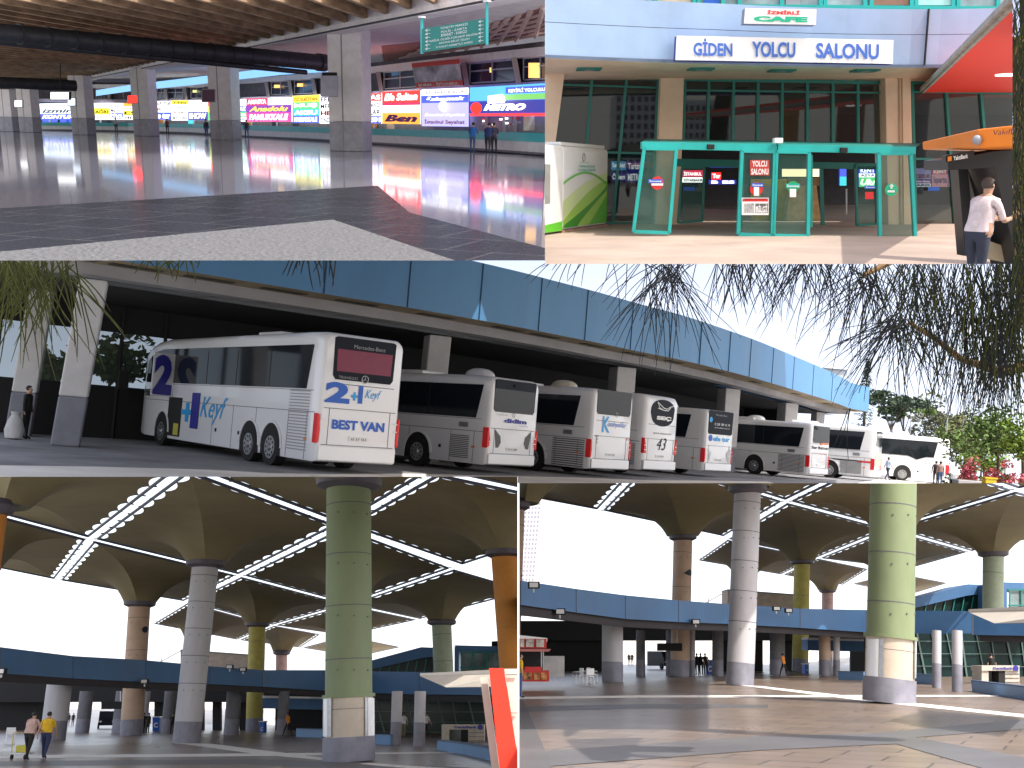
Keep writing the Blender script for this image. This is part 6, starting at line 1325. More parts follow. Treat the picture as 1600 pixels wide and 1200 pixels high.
def terrace(pl, rows, label, back_rows, depth=10):
    r = thing('terrace', label, 'terrace', pl, pl.base(rows[len(rows)//2][0], rows[len(rows)//2][3]))
    m = MB(); ribbon(m, pl, rows); m.build('blue_fascia', BLU4, r, world=True)
    T = [pl.pt(a[0], a[1], a[3]) for a in rows]; B = [pl.pt(a[0], a[2], a[3]) for a in rows]; o = Vector((0, depth, 0)); o2 = Vector((0, 1, 0))
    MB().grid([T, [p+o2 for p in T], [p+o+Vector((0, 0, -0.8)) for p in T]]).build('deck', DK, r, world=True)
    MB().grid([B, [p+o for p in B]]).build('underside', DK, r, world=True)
    MB().grid([[p+Vector((0, 0.6, 0.0)) for p in B], [p+Vector((0, 0.6, -0.45)) for p in B], [p+Vector((0, 1.2, -0.45)) for p in B]]).build('edge_beam', M('beam_brown', (0.05, 0.045, 0.05), 0.8), r, world=True)
    m = MB(); a0, a1 = rows[0], rows[-1]
    for i in range(1, len(rows)-1):
        p = T[i]; q = B[i]; m = MB().slab([p+Vector((-0.03, -0.02, 0)), p+Vector((0.03, -0.02, 0)), q+Vector((0.03, -0.02, 0)), q+Vector((-0.03, -0.02, 0))], (0, 0.01, 0)); m.build('fascia_joint', SEAM, r, world=True)
    return r
t4 = terrace(P4, [(-60, 1003, 1046, 57), (0, 1011, 1052, 60), (114, 1025, 1060, 67), (228, 1031.5, 1066, 75), (328, 1041, 1069, 81), (410, 1047, 1073, 86), (505, 1047, 1079, 90), (578, 1049, 1083, 90), (655, 1050, 1085, 86), (760, 1052, 1086, 80), (840, 1054, 1089, 76)], 'blue fronted curving terrace across the lower left view', None, 14)
def pframe(pl, segs, y0f, y1f, Y, mat, name, kind='structure', th=0.5):
    m = MB()
    for a, b in segs: quad(m, pl, [(a, y0f), (b, y0f), (b, y1f), (a, y1f)], Y, th)
    return struct(name, m, mat, pl)
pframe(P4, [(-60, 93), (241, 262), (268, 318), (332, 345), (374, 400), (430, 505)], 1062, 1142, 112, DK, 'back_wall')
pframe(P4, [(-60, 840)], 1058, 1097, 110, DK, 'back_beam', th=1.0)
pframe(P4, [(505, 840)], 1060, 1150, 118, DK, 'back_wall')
SUNC = M('sunlit_concrete', (0.75, 0.70, 0.62), 0.8, var=0.08, scale=0.2)
for pl, yy in ((P4, None), (P5, None)):
    struct('street_beyond', MB().add([(-150, 171 if pl is P4 else 171, -0.02), (110, 171, -0.02), (150, 330, 6.5), (-220, 330, 6.5)], [(0, 1, 2, 3)]), SUNC, pl)
def rcol(pl, x0, x1, ytop, ybase, label, col='white', grey=True, Y=None, group='round columns under the terrace'):
    px = (x0+x1)/2; Y = Y or 1600*1.8/(ybase-pl.yh(px)); b = pl.base(px, Y); R_ = (x1-x0)*Y/3200; top = pl.pt(px, ytop, Y).z
    r = thing('terrace_column', label, 'column', pl, b, 0, group)
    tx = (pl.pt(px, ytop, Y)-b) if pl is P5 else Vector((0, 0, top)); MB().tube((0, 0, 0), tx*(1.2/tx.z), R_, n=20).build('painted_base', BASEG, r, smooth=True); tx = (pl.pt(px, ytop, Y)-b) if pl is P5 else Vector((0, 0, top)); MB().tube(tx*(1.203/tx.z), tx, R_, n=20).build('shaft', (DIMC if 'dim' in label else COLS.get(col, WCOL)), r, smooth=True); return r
DIMC = M('shade_grey_column', (0.17, 0.17, 0.19), 0.8, var=0.1)  # white columns; the shade under the terrace is put into this grey
SHD = 'white'
rcol(P4, 64, 100, 1060, 1153, 'wide pale column under the terrace behind the two walking figures', Y=70)
for a, b, yb_, lb in ((118, 138, 1148, 'dim column between the two bright openings at the left'), (176, 208, 1154, 'broad dim column under the terrace, left of the pale grey column'), (252, 270, 1146, 'dim column right of the blue booth'), (350, 372, 1153, 'dim column right of the pale grey column'), (212, 228, 1143, 'narrow light column in the bright opening'), (432, 448, 1150, 'dim column beside the sage column'),
                   (610, 626, 1163, 'pale column before the slanted glazing'), (646, 663, 1166, 'second pale column before the slanted glazing')):
    rcol(P4, a, b, 1080, yb_, lb, Y=None if yb_ > 1160 else 88 if b > 340 else 96)
def crowd(pl, spots):
    for px, Y, ang, lb, sh, tr, po in spots: person(pl, pl.base(px, Y), rad(ang), lb, sh, tr, pose=po, sub=1)
cy = cloth('yellow', (0.75, 0.45, 0.02)); cpl = cloth('plaid', (0.50, 0.33, 0.28)); cbk = cloth('black', (0, 0, 0)); cor = cloth('orange', (0.7, 0.25, 0.03)); cwh = cloth('white', (0, 0, 0)); ckh = cloth('khaki', (0.22, 0.19, 0.12)); cjn = cloth('jeans', (0, 0, 0))
person(P4, P4.base(68, 41.5), rad(8), 'person in a bright yellow shirt walking away at the lower left', cy, cloth('navytr', (0.03, 0.04, 0.10)), pose='walk', fat=1.3, sub=2)
person(P4, P4.base(41, 40.0), rad(-5), 'person in a checked shirt beside the yellow shirt figure, pushing a trolley', cpl, cbk, pose='push', fat=1.2, sub=2)
tr_ = thing('luggage_trolley', 'small yellow handled trolley pushed by the checked shirt figure', 'trolley', P4, P4.base(33, 41.2)); MB().box(-0.3, 0.3, -0.3, 0.4, 0.18, 0.24).build('deck', STEEL, tr_); MB().path([(-0.25, -0.3, 0.2), (-0.25, -0.4, 0.95), (0.25, -0.4, 0.95), (0.25, -0.3, 0.2)], 0.02, 6).build('handle', M('yellow_plastic', (0, 0, 0)), tr_)
for sx in (-0.25, 0.25): MB().tube((sx-.03, -0.25, 0.09), (sx+.03, -0.25, 0.09), 0.09, n=12).build('wheel', BLACK, tr_)
MB().box(-0.2, 0.2, -0.15, 0.25, 0.24, 0.5).build('load', M('yellow_bag', (0, 0, 0)), tr_, bevel=0.03)
crowd(P4, [(95, 78, 60, 'dark figure walking behind the yellow shirt figure', cbk, cbk, 'walk'), (222, 92, 20, 'dark figure standing in the bright opening', cbk, cbk, 'stand'), (230, 92, -30, 'second dark figure in the bright opening, touching the first', cbk, cbk, 'stand'), (449, 84, 60, 'person in orange bending forward left of the sage column', cor, cbk, 'stride'),
           (630, 78, 0, 'person in white shirt and khaki trousers walking to the glazing', cwh, ckh, 'walk'), (665, 80, -40, 'person in white shirt by the glazed front', cwh, cbk, 'stride'), (106, 150, 0, 'tiny far figure on the sunlit street', cbk, cbk, 'stand'), (113, 150, 0, 'second tiny far figure on the sunlit street', cbk, cbk, 'stand'), (268, 90, 0, 'dark figure beside the pale grey column', cbk, cbk, 'stand')])
def ramp(pl, x0, y0, x1, y1, Y, lb):
    r = thing('booth', lb, 'booth', pl, pl.base((x0+x1)/2, Y)); quad(MB(), pl, rect(x0, y0, x1, y1), Y, 1.0).build('booth_wall', BLUEINK, r, world=True, bevel=0.03); text(r, 'C', pl.pt(x0+2, y1-6, Y-.05), pl.pt(x1-2, y1-6, Y-.05), pl.pt(x0+2, y0+8, Y-.05), WHITEINK, world=True, bold=.05); quad(MB(), pl, rect(x0-1, y0-1.5, x1+1, y0), Y-.1, 1.1).build('booth_roof', WHITE, r, world=True)
ramp(P4, 238, 1121, 249, 1143, 100, 'blue booth with a white mark in the bright opening')
ramp(P4, 405, 1128, 413, 1148, 100, 'blue booth seen right of the yellow column')
def van(pl, px, Y, lb):
    r = thing('parked_van', lb, 'van', pl, pl.base(px, Y), rad(20)); MB().add([(x, y, z) for x in (-0.9, 0.9) for y, z in ((-2, .35), (-2, 1.1), (-1.4, 1.9), (2, 1.95), (2.1, .35))], [(0, 1, 2, 3, 4), (9, 8, 7, 6, 5)]+[(i, i+5, (i+1) % 5+5, (i+1) % 5) for i in range(5)]).build('body', GREYGL, r, bevel=0.05); MB().slab([(-0.75, -1.98, 1.15), (0.75, -1.98, 1.15), (0.7, -1.5, 1.8), (-0.7, -1.5, 1.8)], (0, -0.03, 0.02)).build('windscreen', DGLASS, r)
    for sx in (-0.85, 0.85): MB().tube((sx-.1, -1.3, .33), (sx+.1, -1.3, .33), .33, n=12).build('wheel', BLACK, r); MB().box(sx*.8-.12, sx*.8+.12, -2.06, -1.98, .7, .85).build('headlight', WHITEINK, r)
van(P4, 166, 125, 'dark van half hidden by the broad dim column')
def chair(pl, px, Y, rz, lb):
    r = thing('plastic_chair', lb, 'chair', pl, pl.base(px, Y), rad(rz), 'white plastic chairs under the terrace'); W_ = WHITE
    MB().box(-.24, .24, -.24, .24, .42, .46).build('seat', W_, r, bevel=.01); m = MB().box(-.24, .24, .22, .26, .5, .88)
    m.build('backrest', W_, r, bevel=.01)
    for sx in (-.2, .2):
        for sy in (-.2, .22): MB().tube((sx*1.15, sy*1.1, 0), (sx, sy, .44), .025, .03, 6).build('leg', W_, r)
        MB().path([(sx*1.15, -.2, .44), (sx*1.2, -.2, .66), (sx*1.2, .24, .68)], .02, 5).build('armrest', W_, r)
chair(P4, 15, 62, 30, 'white plastic chair left of the two walking figures')
# flood lights
def flood(pl, px, py, Y, lb): r = thing('floodlight', lb, 'lamp', pl, pl.pt(px, py, Y), 0, 'floodlights on the terrace edge'); MB().box(-.28, .28, -.2, .1, -.02, .3).build('lamp_head', BLACK, r, bevel=.03); MB().box(-.2, .2, -.215, -.2, .03, .25).build('lens', WHITEINK, r); MB().box(-.04, .04, 0, .08, -.2, 0).build('bracket', STEEL, r)
flood(P4, 359, 1045, 81, 'floodlight on the terrace right of the pale grey column'); flood(P4, 380, 1049, 83, 'second floodlight right of the pale grey column'); flood(P4, 226, 1068, 74, 'lamp under the terrace edge left of the pale grey column'); flood(P4, 2, 1053, 59, 'lamp under the terrace at the left edge')
for pl, x0, yt, yb_, Y, x1, lb in ((P4, 282, 1016, 1046, 112, 392, 'beige parapet block above the terrace, behind the pale grey column'), (P5, 1137, 922, 953, 104, 1245, 'beige parapet block above the terrace in the lower right view')):
    r = thing('roof_block', lb, 'building', pl, pl.base((x0+x1)/2, Y)); quad(MB(), pl, [(x0, yt), (x1, yt+8), (x1, yb_+4), (x0, yb_)], Y, 3).build('wall', M('beige_block', (0.45, 0.37, 0.31), 0.8), r, world=True); quad(MB(), pl, [(x0, yt-1.5), (x1, yt+6.5), (x1, yt+8), (x0, yt)], Y-.2, 3).build('coping', GRP, r, world=True)
    m = MB(); bar(m, pl, (x0-52, yb_-1), (x0, yt+1), 1.3, Y, 0.1); bar(m, pl, (x0-30, yb_-1), (x0-30, yt+12), 1.0, Y, .1); m.build('handrail', STEEL, r, world=True)
# upper glazed hall at the right, slanted glazing beneath, kiosks
TGL = M('teal_glazing', (0.008, 0.03, 0.03), 0.15, spec=0.2, var=0.2, scale=0.4); PGL = M('pale_reflecting_glass', (0.20, 0.26, 0.27), 0.1, var=0.3, scale=0.5)
def upper(pl, ox, oy, lb, k=1.0):
    X = lambda x: ox+(x-700)*k; Yy = lambda y: oy+(y-1050)*k; Y = 118
    r = thing('glazed_hall', lb, 'building', pl, pl.base(X(680), Y)); 
    m = MB(); ribbon(m, pl, [(X(540), Yy(1041), Yy(1052), Y), (X(576), Yy(1033), Yy(1047), Y), (X(658), Yy(1011), Yy(1028), Y), (X(683), Yy(1012), Yy(1025), Y), (X(690), Yy(1014), Yy(1052), Y)], th=6); m.build('blue_parapet', BLU4, r, world=True)
    m = MB(); ribbon(m, pl, [(X(560), Yy(1046), Yy(1054), Y+.5), (X(576), Yy(1044), Yy(1054), Y+.5), (X(658), Yy(1027), Yy(1054), Y+.5), (X(690), Yy(1024), Yy(1054), Y+.5)]); m.build('glazing', TGL, r, world=True)
    m = MB()
    for q in range(7): x = 596+q*14; bar(m, pl, (X(x), Yy(1040-q*2)), (X(x-4), Yy(1054)), 1.6, Y+.3, .1)
    m.build('glazing_bar', TEALF, r, world=True)
    quad(MB(), pl, [(X(710), Yy(1008)), (X(788), Yy(1010)), (X(788), Yy(1019)), (X(716), Yy(1018))], Y-6, 6).build('blue_parapet', BLU4, r, world=True)
    quad(MB(), pl, [(X(710), Yy(1009)), (X(717), Yy(1018)), (X(717), Yy(1054)), (X(710), Yy(1054))], Y-6.1, 6).build('side_wall', BLU4, r, world=True)
    quad(MB(), pl, rect(X(722), Yy(1020), X(785), Yy(1050)), Y-6, .1).build('window', PGL, r, world=True)
    m = MB()
    for x in (721, 739, 760, 786): bar(m, pl, (X(x), Yy(1018)), (X(x), Yy(1050)), 2.2, Y-6.2, .1)
    for y in (1019.5, 1043, 1049): bar(m, pl, (X(719), Yy(y)), (X(787), Yy(y)), 2.2, Y-6.25, .1)
    m.build('window_frame', TEALF, r, world=True)
    quad(MB(), pl, [(X(768), Yy(1002)), (X(800), Yy(1000)), (X(800), Yy(1011)), (X(768), Yy(1009))], Y-5, 3).build('roof_box', GREYGL, r, world=True)
upper(P4, 700, 1050, 'upper glazed hall with blue parapet at the right of the lower left view')
upper(P5, 1556, 953, 'upper glazed hall with blue parapet at the right edge of the lower right view', 1.03)
def slanted(pl, x0, x1, yt, yb_, Y, lb):
    r = thing('slanted_glazing', lb, 'window', pl, pl.base((x0+x1)/2, Y)); quad(MB(), pl, [(x0, yt), (x1, yt), (x1, yb_), (x0, yb_)], Y, .2).build('pane', TGL, r, world=True)
    m = MB(); n = int((x1-x0)/22)
    for q in range(n): x = x0+8+q*(x1-x0)/n; bar(m, pl, (x, yt), (x+(10 if q % 2 else 16), yb_), 1.5 if q % 3 else 2.6, Y-.15, .1)
    for q in range(4): y = yt+(yb_-yt)*(q+.6)/4; bar(m, pl, (x0, y), (x1, y+1), 1.0, Y-.18, .08)
    m.build('glazing_bar', M('glazing_bar_pale', (0.10, 0.17, 0.16), 0.4), r, world=True)
slanted(P4, 578, 770, 1086, 1150, 96, 'slanted dark green glazing under the terrace, lower left view')
slanted(P5, 1425, 1610, 990, 1068, 80, 'slanted dark green glazing under the terrace, lower right view')
def bank(pl, x0, y0, x1, y1, Y, lb, s='DenizBank'):
    r = thing('bank_kiosk', lb, 'kiosk', pl, pl.base((x0+x1)/2, Y)); w_ = x1-x0; KB = M('kiosk_beige', (0.55, 0.50, 0.42), 0.5)
    quad(MB(), pl, rect(x0, y0, x1, y0+(y1-y0)*.25), Y, 1.5).build('sign_band', KB, r, world=True); text(r, s, pl.pt(x0+w_*.3, y0+(y1-y0)*.19, Y-.03), pl.pt(x0+w_*.82, y0+(y1-y0)*.19, Y-.03), pl.pt(x0+w_*.3, y0+(y1-y0)*.07, Y-.03), NAVY, world=True, bold=.04)
    c = pl.pt(x0+w_*.9, y0+(y1-y0)*.13, Y-.02); MB().tube(c, c+Vector((0, -.02, 0)), .16, n=12).build('round_emblem', NAVY, r, world=True)
    for a, b in ((0, .18), (.45, .62), (.62, 1)): quad(MB(), pl, rect(x0+w_*a, y0+(y1-y0)*.25, x0+w_*b, y1), Y+.1, 1.3).build('kiosk_wall', KB if a != .45 else BLACK, r, world=True)
    quad(MB(), pl, rect(x0+w_*.18, y0+(y1-y0)*.25, x0+w_*.45, y1), Y+1.0, .2).build('glass_front', PGL, r, world=True)
    m = MB()
    for q in range(3): y = y0+(y1-y0)*(.4+.2*q); bar(m, pl, (x0+w_*.64, y), (x1, y), .8, Y+.05, .05)
    m.build('wall_joint', SEAM, r, world=True)
bank(P4, 690, 1132, 757, 1164, 66, 'beige bank kiosk under the terrace in the lower left view'); bank(P5, 1534, 1040, 1593, 1072, 62, 'beige bank kiosk under the terrace in the lower right view')
LWB = M('low_wall_blue', (0.13, 0.27, 0.48), 0.5, var=0.06)
def lowwall(pl, a, b, hgt, lb, c=None):
    A_, B_ = pl.fl(*a), pl.fl(*b); pts = [A_, B_]+([pl.fl(*c)] if c else []); r = thing('low_wall', lb, 'wall', pl, A_, 0, 'low blue walls on the plaza')
    for p, q in zip(pts[:-1], pts[1:]): MB().slab([p, q, q+Vector((0, 0, hgt)), p+Vector((0, 0, hgt))], (0.3, .4, 0)).build('wall_face', LWB, r, world=True, bevel=.01)
    for p, q in zip(pts[:-1], pts[1:]): MB().slab([p+Vector((0, 0, hgt)), q+Vector((0, 0, hgt)), q+Vector((0.32, .44, hgt)), p+Vector((.32, .44, hgt))], (0, 0, .05)).build('coping', M('coping_dark', (0.07, 0.12, 0.22), .6), r, world=True)
lowwall(P4, (683, 1172), (725, 1179), 0.40, 'low blue wall before the bank kiosk, lower left view', (800, 1197)); lowwall(P4, (586, 1163), (610, 1164), 0.5, 'short blue wall left of the pale columns, lower left view'); lowwall(P4, (462, 1151), (503, 1153), 0.55, 'low blue wall left of the sage column')
# white kiosk with the red upright at the right edge of place 4
KC = M('kiosk_cream', (0.62, 0.56, 0.48), 0.5, var=0.03)
def kiosk(pl, dx, dy, lb, red=True):
    r = thing('information_kiosk', lb, 'kiosk', pl, pl.base(770+dx, 22)); q = lambda x, y, Y: pl.pt(x+dx, y+dy, Y)
    T = [q(656, 1052, 26), q(860, 1042, 21), q(880, 1046, 27), q(700, 1052, 31)]; B_ = [q(656, 1056, 26), q(860, 1050, 21), q(880, 1052, 27), q(700, 1057, 31)]
    U = [q(697, 1074, 24), q(830, 1072, 21.5), q(850, 1068, 26), q(720, 1071, 28)]
    MB().hexa(B_, T).build('roof_plate', KC, r, world=True); m = MB(); m.hexa(U, [p-Vector((0, 0, .004)) for p in B_]); m.build('roof_underside', KC, r, world=True)
    MB().slab([q(722, 1072.5, 24.2), q(752, 1073, 23.6), q(745, 1067, 26), q(712, 1067, 26.5)], (0, 0, -.02)).build('lamp_tray', GRP, r, world=True)
    if red:
        MB().slab([q(764, 1044, 21), q(787, 1044, 21), q(814, 1215, 21), q(782, 1215, 21)], (0, .6, 0)).build('red_upright', RD, r, world=True)
        MB().slab([q(750, 1058, 21.8), q(761, 1058, 21.8), q(782, 1215, 21.8), q(770, 1215, 21.8)], (0, .5, 0)).build('cream_upright', KC, r, world=True)
        MB().slab([q(788, 1045, 21.2), q(870, 1045, 21.2), q(870, 1215, 21.2), q(814, 1215, 21.2)], (0, .5, 0)).build('cream_wall', KC, r, world=True)
        m = MB(); bar(m, pl, (790+dx, 1054+dy), (850+dx, 1054+dy), 1.2, 21.1, .05); bar(m, pl, (797+dx, 1114+dy), (850+dx, 1114+dy), 1.2, 21.1, .05); m.build('wall_joint', SEAM, r, world=True)
kiosk(P4, 0, 0, 'cream kiosk with a slanting bright red upright at the right edge'); kiosk(P5, 857, -100, 'cream flat roof of a kiosk reaching in at the far right edge', red=False)
# ---------- place 5
struct('plaza_floor', MB().poly([(-60, 13, 0), (90, 13, 0), (150, 175, 0), (-90, 175, 0)]), PF, P5)
f5 = lambda ps, z: [P5.fl(x, y, z) for x, y in ps]
struct('grey_band', MB().poly(f5([(780, 1085), (816, 1090), (870, 1215), (780, 1215)], 0.004)), FG, P5)
struct('grey_band', MB().poly(f5([(853, 1173), (1190, 1150), (1360, 1146), (1640, 1120), (1640, 1136), (1430, 1152), (1640, 1190), (1640, 1230), (1400, 1162), (1190, 1172), (858, 1197)], 0.008)), FG, P5)
struct('grey_band', MB().poly(f5([(812, 1104), (1000, 1100), (1200, 1101), (1200, 1106), (1000, 1107), (812, 1112)], 0.004)), FG, P5)
struct('painted_sun_streak', MB().poly(f5([(780, 1089), (1000, 1086.5), (1350, 1086), (1560, 1086), (1560, 1088), (1350, 1089), (1000, 1090), (780, 1093)], 0.006)), LITP, P5)
struct('painted_sun_streak', MB().poly(f5([(1150, 1070), (1190, 1072), (1350, 1090), (1620, 1118), (1620, 1123), (1350, 1095), (1190, 1075)], 0.010)), LITP, P5)
g5 = 'funnel canopies of the lower right view'
canopy(P5, [(935, 797), (1012, 716), (1228, 783), (1133, 839)], (1067, 842), 81, 'canopy on the peach column, largest against the white sky', HGT, group=g5)
canopy(P5, [(1228, 783), (1390, 826), (1277, 872), (1133, 842)], (1253, 880), 101, 'canopy on the yellow column left of the sage column', HGT, group=g5)
canopy(P5, [(1133, 842), (1277, 872), (1222, 898), (1087, 875)], (1165, 902), 122, 'canopy half hidden by the pale grey column', HGT, group=g5)
canopy(P5, [(1228, 783), (1012, 716), (1180, 600), (1400, 700)], (1168, 768), 59, 'canopy on the pale grey column, upper centre', HGT, group=g5)
canopy(P5, [(1228, 783), (1400, 700), (1590, 765), (1390, 826)], (1397, 838), 74, 'canopy directly behind the top of the sage column', HGT, group=g5)
canopy(P5, [(1390, 826), (1590, 765), (1760, 810), (1516, 862)], (1552, 868), 93, 'canopy on the mint column, lower right view', HGT, group=g5)
canopy(P5, [(1390, 826), (1516, 862), (1420, 889), (1277, 872)], (1392, 902), 122, 'canopy behind the middle of the sage column', HGT, group=g5)
canopy(P5, [(1277, 872), (1358, 889), (1318, 914), (1222, 898)], (1293, 925), 148, 'small canopy on the pink column', HGT, group=g5)
canopy(P5, [(1400, 895), (1482, 911), (1420, 930), (1330, 912)], (1404, 935), 165, 'farthest canopy tip right of the sage column, lower right view', HGT, group=g5)
canopy(P5, [(935, 797), (790, 770), (850, 700), (1012, 716)], (808, 794), 60, 'canopy at the left edge beside the tower', HGT, group=g5)
canopy(P5, [(1590, 765), (1400, 700), (1600, 560), (1900, 700)], (1640, 745), 50, 'canopy in the top right corner, lower right view', HGT, group=g5)
canopy(P5, [(1400, 700), (1180, 600), (1400, 420), (1600, 560)], (1397, 690), 37.9, 'canopy of the sage column above the top edge', HGT, group=g5)
column(P5, (1397, 690), 1389, 37.9, 69, 'green', 'massive sage green column with cream panelled foot, lower right view', panel=(P5.pt(1390, 1060, 37.9).z, P5.pt(1390, 998, 37.9).z), seams=4)
column(P5, (1168, 768), 1156, 58.8, 41, 'white', 'pale grey column left of the sage one, lower right view', seams=5)
column(P5, (1067, 842), 1062, 81, 29, 'peach', 'peach column against the white sky, lower right view', seams=3)
column(P5, (1253, 880), 1250, 101, 24, 'yellow', 'yellow column between pale grey and sage, lower right view', seams=1)
column(P5, (1293, 925), 1292, 148, 17, 'pink', 'slim pink column, lower right view', seams=1)
column(P5, (1552, 868), 1551, 93, 30, 'mint', 'mint column before the upper glazed hall, lower right view', seams=2)
column(P5, (803, 794), 793, 60, 34, 'peach', 'peach column cut by the left edge, lower right view', seams=3)
for px, py, w_, Y in ((1067, 903, .3, 79.5), (219, 992, .3, 83.5)):
    pl = P5 if px > 800 else P4; r = thing('loudspeaker', 'small horn loudspeaker on the peach column, %s view' % ('lower right' if px > 800 else 'lower left'), 'loudspeaker', pl, pl.pt(px+3, py-8, Y)); MB().tube((0, 0, 0), (.35, -.3, 0), .06, .26, 12).build('horn', GREYGL, r); MB().tube((0, 0, 0), (0, .5, 0), .05, n=6).build('bracket', STEEL, r)
terrace(P5, [(780, 902, 940, 48), (813, 907, 945, 50), (900, 920, 957, 56), (977, 930, 967, 62), (1060, 938, 972, 67), (1141, 944, 975, 72), (1250, 951, 981, 78), (1354, 953, 988, 82), (1427, 954, 990, 82), (1520, 955, 992, 80), (1640, 956, 994, 76)], 'blue fronted curving terrace across the lower right view', None, 14)
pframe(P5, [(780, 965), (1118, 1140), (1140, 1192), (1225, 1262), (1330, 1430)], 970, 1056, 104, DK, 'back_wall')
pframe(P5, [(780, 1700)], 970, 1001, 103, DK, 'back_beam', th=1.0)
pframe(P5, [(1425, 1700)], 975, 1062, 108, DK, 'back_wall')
rcol(P5, 941, 973, 966, 1063, 'wide pale column near the white board, lower right view', Y=66)
for a, b, yb_, lb in ((994, 1008, 1057, 'dim column between two bright openings, lower right view'), (1041, 1072, 1062, 'broad dim column left of the three standing figures'), (1113, 1130, 1058, 'dim column right of the blue booth, lower right view'), (1203, 1226, 1065, 'dim column right of the pale grey column, lower right view'), (1076, 1086, 1050, 'narrow light column in the bright opening, lower right view'),
                      (1280, 1297, 1062, 'painted peach column behind the low blue wall'), (1302, 1312, 1060, 'thin grey column left of the sage foot'), (1457, 1470, 1074, 'slim pale column right of the sage foot'), (1488, 1503, 1080, 'pale column before the bank kiosk, lower right view')):
    rcol(P5, a, b, 985, yb_, lb, Y=None if yb_ > 1070 else 84 if b > 1190 else 82, col='peach' if a == 1280 else 'white')
t_ = thing('inner_terrace', 'second blue fascia deeper under the terrace, lower right view', 'terrace', P5, P5.base(1310, 95)); quad(MB(), P5, [(1262, 1000), (1350, 1002), (1350, 1018), (1262, 1016)], 95, 2).build('blue_fascia', BLU4, t_, world=True); quad(MB(), P5, [(1262, 996), (1350, 998.5), (1350, 1002), (1262, 999.5)], 94.8, 2).build('sign_strip', WHITE, t_, world=True)
t_ = thing('inner_terrace', 'second blue fascia deeper under the terrace, lower left view', 'terrace', P4, P4.base(455, 95)); quad(MB(), P4, [(410, 1091), (505, 1092), (505, 1109), (410, 1107)], 95, 2).build('blue_fascia', BLU4, t_, world=True); quad(MB(), P4, [(410, 1087), (505, 1089), (505, 1092), (410, 1090.5)], 94.8, 2).build('sign_strip', WHITE, t_, world=True)
crowd(P5, [(1090, 84, 10, 'dark figure standing in the bright opening, leftmost of three', cbk, cbk, 'stand'), (1096, 84, -20, 'dark figure in the middle of three in the bright opening', cbk, cbk, 'stand'), (1103, 85, 0, 'dark figure beside the blue booth, rightmost of three', cbk, cbk, 'stand'), (1226, 80, 40, 'person in orange walking by the yellow column', cor, cbk, 'stride'), (1553, 66, 0, 'dark figure at the bank kiosk, lower right view', cbk, cbk, 'stand'),
           (983, 160, 0, 'tiny figure on the sunlit street, lower right view', cbk, cbk, 'stand'), (988, 160, 0, 'second tiny figure on the sunlit street, lower right view', cbk, cbk, 'stand'), (1016, 165, 0, 'tiny figure right of the dim column on the sunlit street', cbk, cbk, 'stand')])
person(P5, P5.base(813, 42), rad(-80), 'person in a yellow shirt and jeans at the food kiosk, cut by the left edge', cy, cjn, sub=1)
ramp(P5, 1104, 1032, 1114, 1056, 90, 'blue booth with a white mark, lower right view'); ramp(P5, 1258, 1038, 1264, 1054, 92, 'blue booth right of the yellow column, lower right view'); van(P5, 1036, 118, 'dark van half hidden by the broad dim column, lower right view')
lowwall(P5, (1310, 1062), (1350, 1063), .5, 'low blue wall left of the sage foot, lower right view'); lowwall(P5, (1428, 1068), (1458, 1070), .5, 'low blue wall right of the sage foot, lower right view'); lowwall(P5, (1519, 1080), (1560, 1087), .45, 'low blue wall before the bank kiosk, lower right view', (1640, 1099))
flood(P5, 834, 919, 49.5, 'floodlight on the terrace at the left of the lower right view'); flood(P5, 1213, 954, 74, 'floodlight on the terrace right of the pale grey column, lower right view'); flood(P5, 1232, 957, 75, 'second floodlight right of the pale grey column, lower right view'); flood(P5, 875, 960, 54, 'small lamp under the terrace edge, lower right view'); flood(P5, 1087, 975, 68, 'small lamp under the terrace near the pale grey column')
for x in (903, 912, 920, 927): chair(P5, x, 60+((x*7) % 5), (x*37) % 360, {903: 'white plastic chair leftmost of the group by the wide column', 912: 'white plastic chair second of the group by the wide column', 920: 'white plastic chair third of the group by the wide column', 927: 'white plastic chair nearest the wide column'}[x])
r = thing('food_kiosk', 'red and white food kiosk with picture panels at the left of the lower right view', 'kiosk', P5, P5.base(830, 52))
RDK = M('kiosk_red', (0.6, 0.04, 0.03), 0.5, var=0.05)
quad(MB(), P5, [(790, 990), (855, 997), (855, 1003), (790, 998)], 52, 2).build('roof', WHITE, r, world=True); quad(MB(), P5, rect(790, 998, 854, 1013), 52, .3).build('menu_band', RDK, r, world=True)
for x in (813, 822, 838): quad(MB(), P5, rect(x, 999, x+(6 if x < 820 else 12), 1011), 51.9, .05).build('menu_picture', M('menu_pic', (0.6, 0.55, 0.5), .5, var=.3, scale=3), r, world=True)
quad(MB(), P5, [(790, 1014), (861, 1014), (858, 1018), (790, 1018)], 51.5, 1).build('awning', M('pink_awning', (0.55, 0.2, 0.18), .6), r, world=True); quad(MB(), P5, rect(790, 1018, 850, 1042), 53, .3).build('serving_hatch', BLACK, r, world=True)
quad(MB(), P5, rect(812, 1048, 858, 1065), 51.4, 1.2).build('counter', RDK, r, world=True); quad(MB(), P5, rect(820, 1042, 847, 1048), 51.6, .5).build('counter_box', REDINK, r, world=True)
for x in (818, 834, 845): quad(MB(), P5, rect(x, 1051, x+(13 if x < 830 else 9), 1062), 51.35, .03).build('food_picture', M('food_pic', (0.6, 0.25, 0.08), .5, var=.5, scale=4), r, world=True)
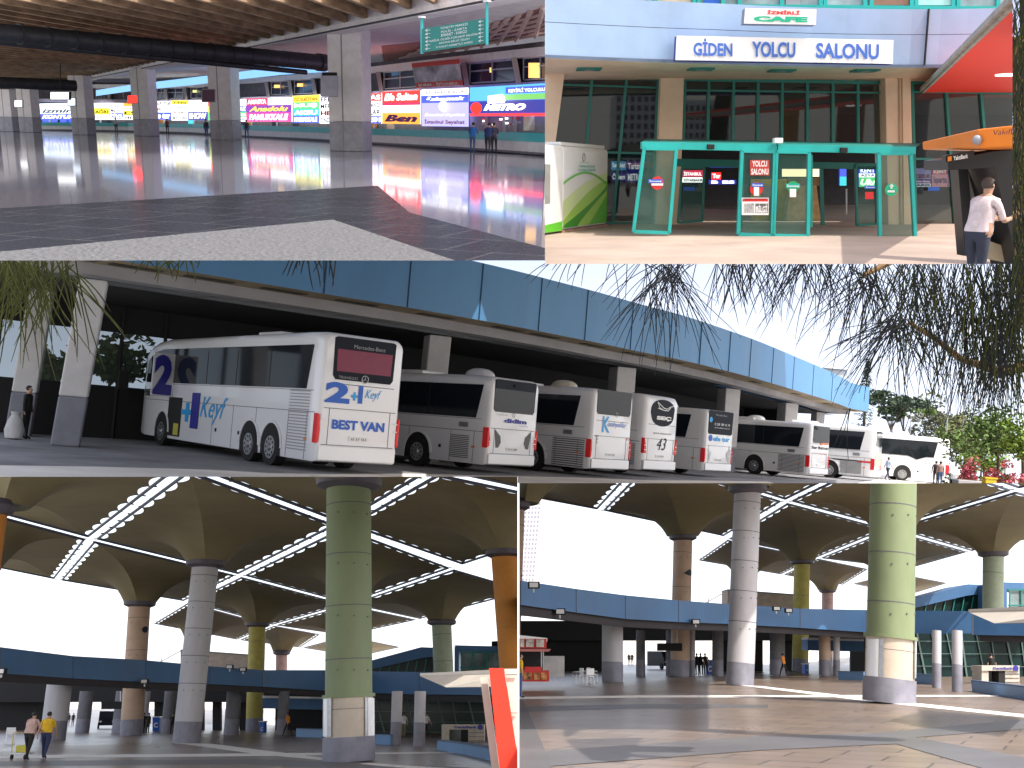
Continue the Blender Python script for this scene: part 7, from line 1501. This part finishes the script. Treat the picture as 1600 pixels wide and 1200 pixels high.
for x in (846, 849): bar(MB(), P5, (x, 1018), (x, 1048), 1.5, 51.8, .1).build('post', STEEL, r, world=True)
r = thing('notice_board', 'blank white board on thin legs beside the food kiosk', 'board', P5, P5.base(865, 54)); quad(MB(), P5, rect(849, 1025, 882, 1058), 54, .1).build('panel', M('board_white', (0.5, 0.5, 0.5), .6), r, world=True)
for x in (852, 868, 879): bar(MB(), P5, (x, 1057), (x, 1064), 1.2, 54, .05).build('leg', STEEL, r, world=True)
r = thing('hanging_sign', 'dark board hanging under the terrace, lower right view', 'sign', P5, P5.pt(1046, 1010, 84)); quad(MB(), P5, rect(1027, 1005, 1066, 1017), 80, .2).build('board', BLACK, r, world=True); bar(MB(), P5, (1058, 985), (1058, 1005), 1, 80, .05).build('rod', STEEL, r, world=True)
r = thing('hanging_sign', 'dark board hanging under the terrace, lower left view', 'sign', P4, P4.pt(180, 1100, 92)); quad(MB(), P4, rect(158, 1096, 200, 1108), 90, .2).build('board', BLACK, r, world=True); bar(MB(), P4, (188, 1080), (188, 1096), 1, 90, .05).build('rod', STEEL, r, world=True)
# distant tower block at the left of place 5
r = thing('tower_block', 'pale hazy tower block with rows of small windows at the left edge', 'tower', P5, P5.base(838, 260)); TWP = M('tower_pale', (0.56, 0.55, 0.60), .8, var=.03)
quad(MB(), P5, [(822, 760), (862, 760), (845, 960), (804, 960)], 260, 14).build('wall', TWP, r, world=True); m = MB()
for i in range(26):
    for k in range(5): y = 764+i*7; x = 824+k*5-(y-760)*.088; quad(m, P5, rect(x, y, x+2.6, y+3.2), 259.9, .05)
m.build('window', M('tower_window_pale', (0.26, 0.25, 0.32), .6, var=0), r, world=True)
r = thing('tower_block', 'sliver of a pale tower at the left edge of the lower left view', 'tower', P4, P4.base(-2, 260)); quad(MB(), P4, [(-20, 898), (4, 899), (2, 1020), (-20, 1020)], 260, 10).build('wall', TWP, r, world=True)

finish_cells()
for o in bpy.data.objects:
    if o.parent is None and 'label' in o and 'kind' not in o: o['kind'] = 'thing'
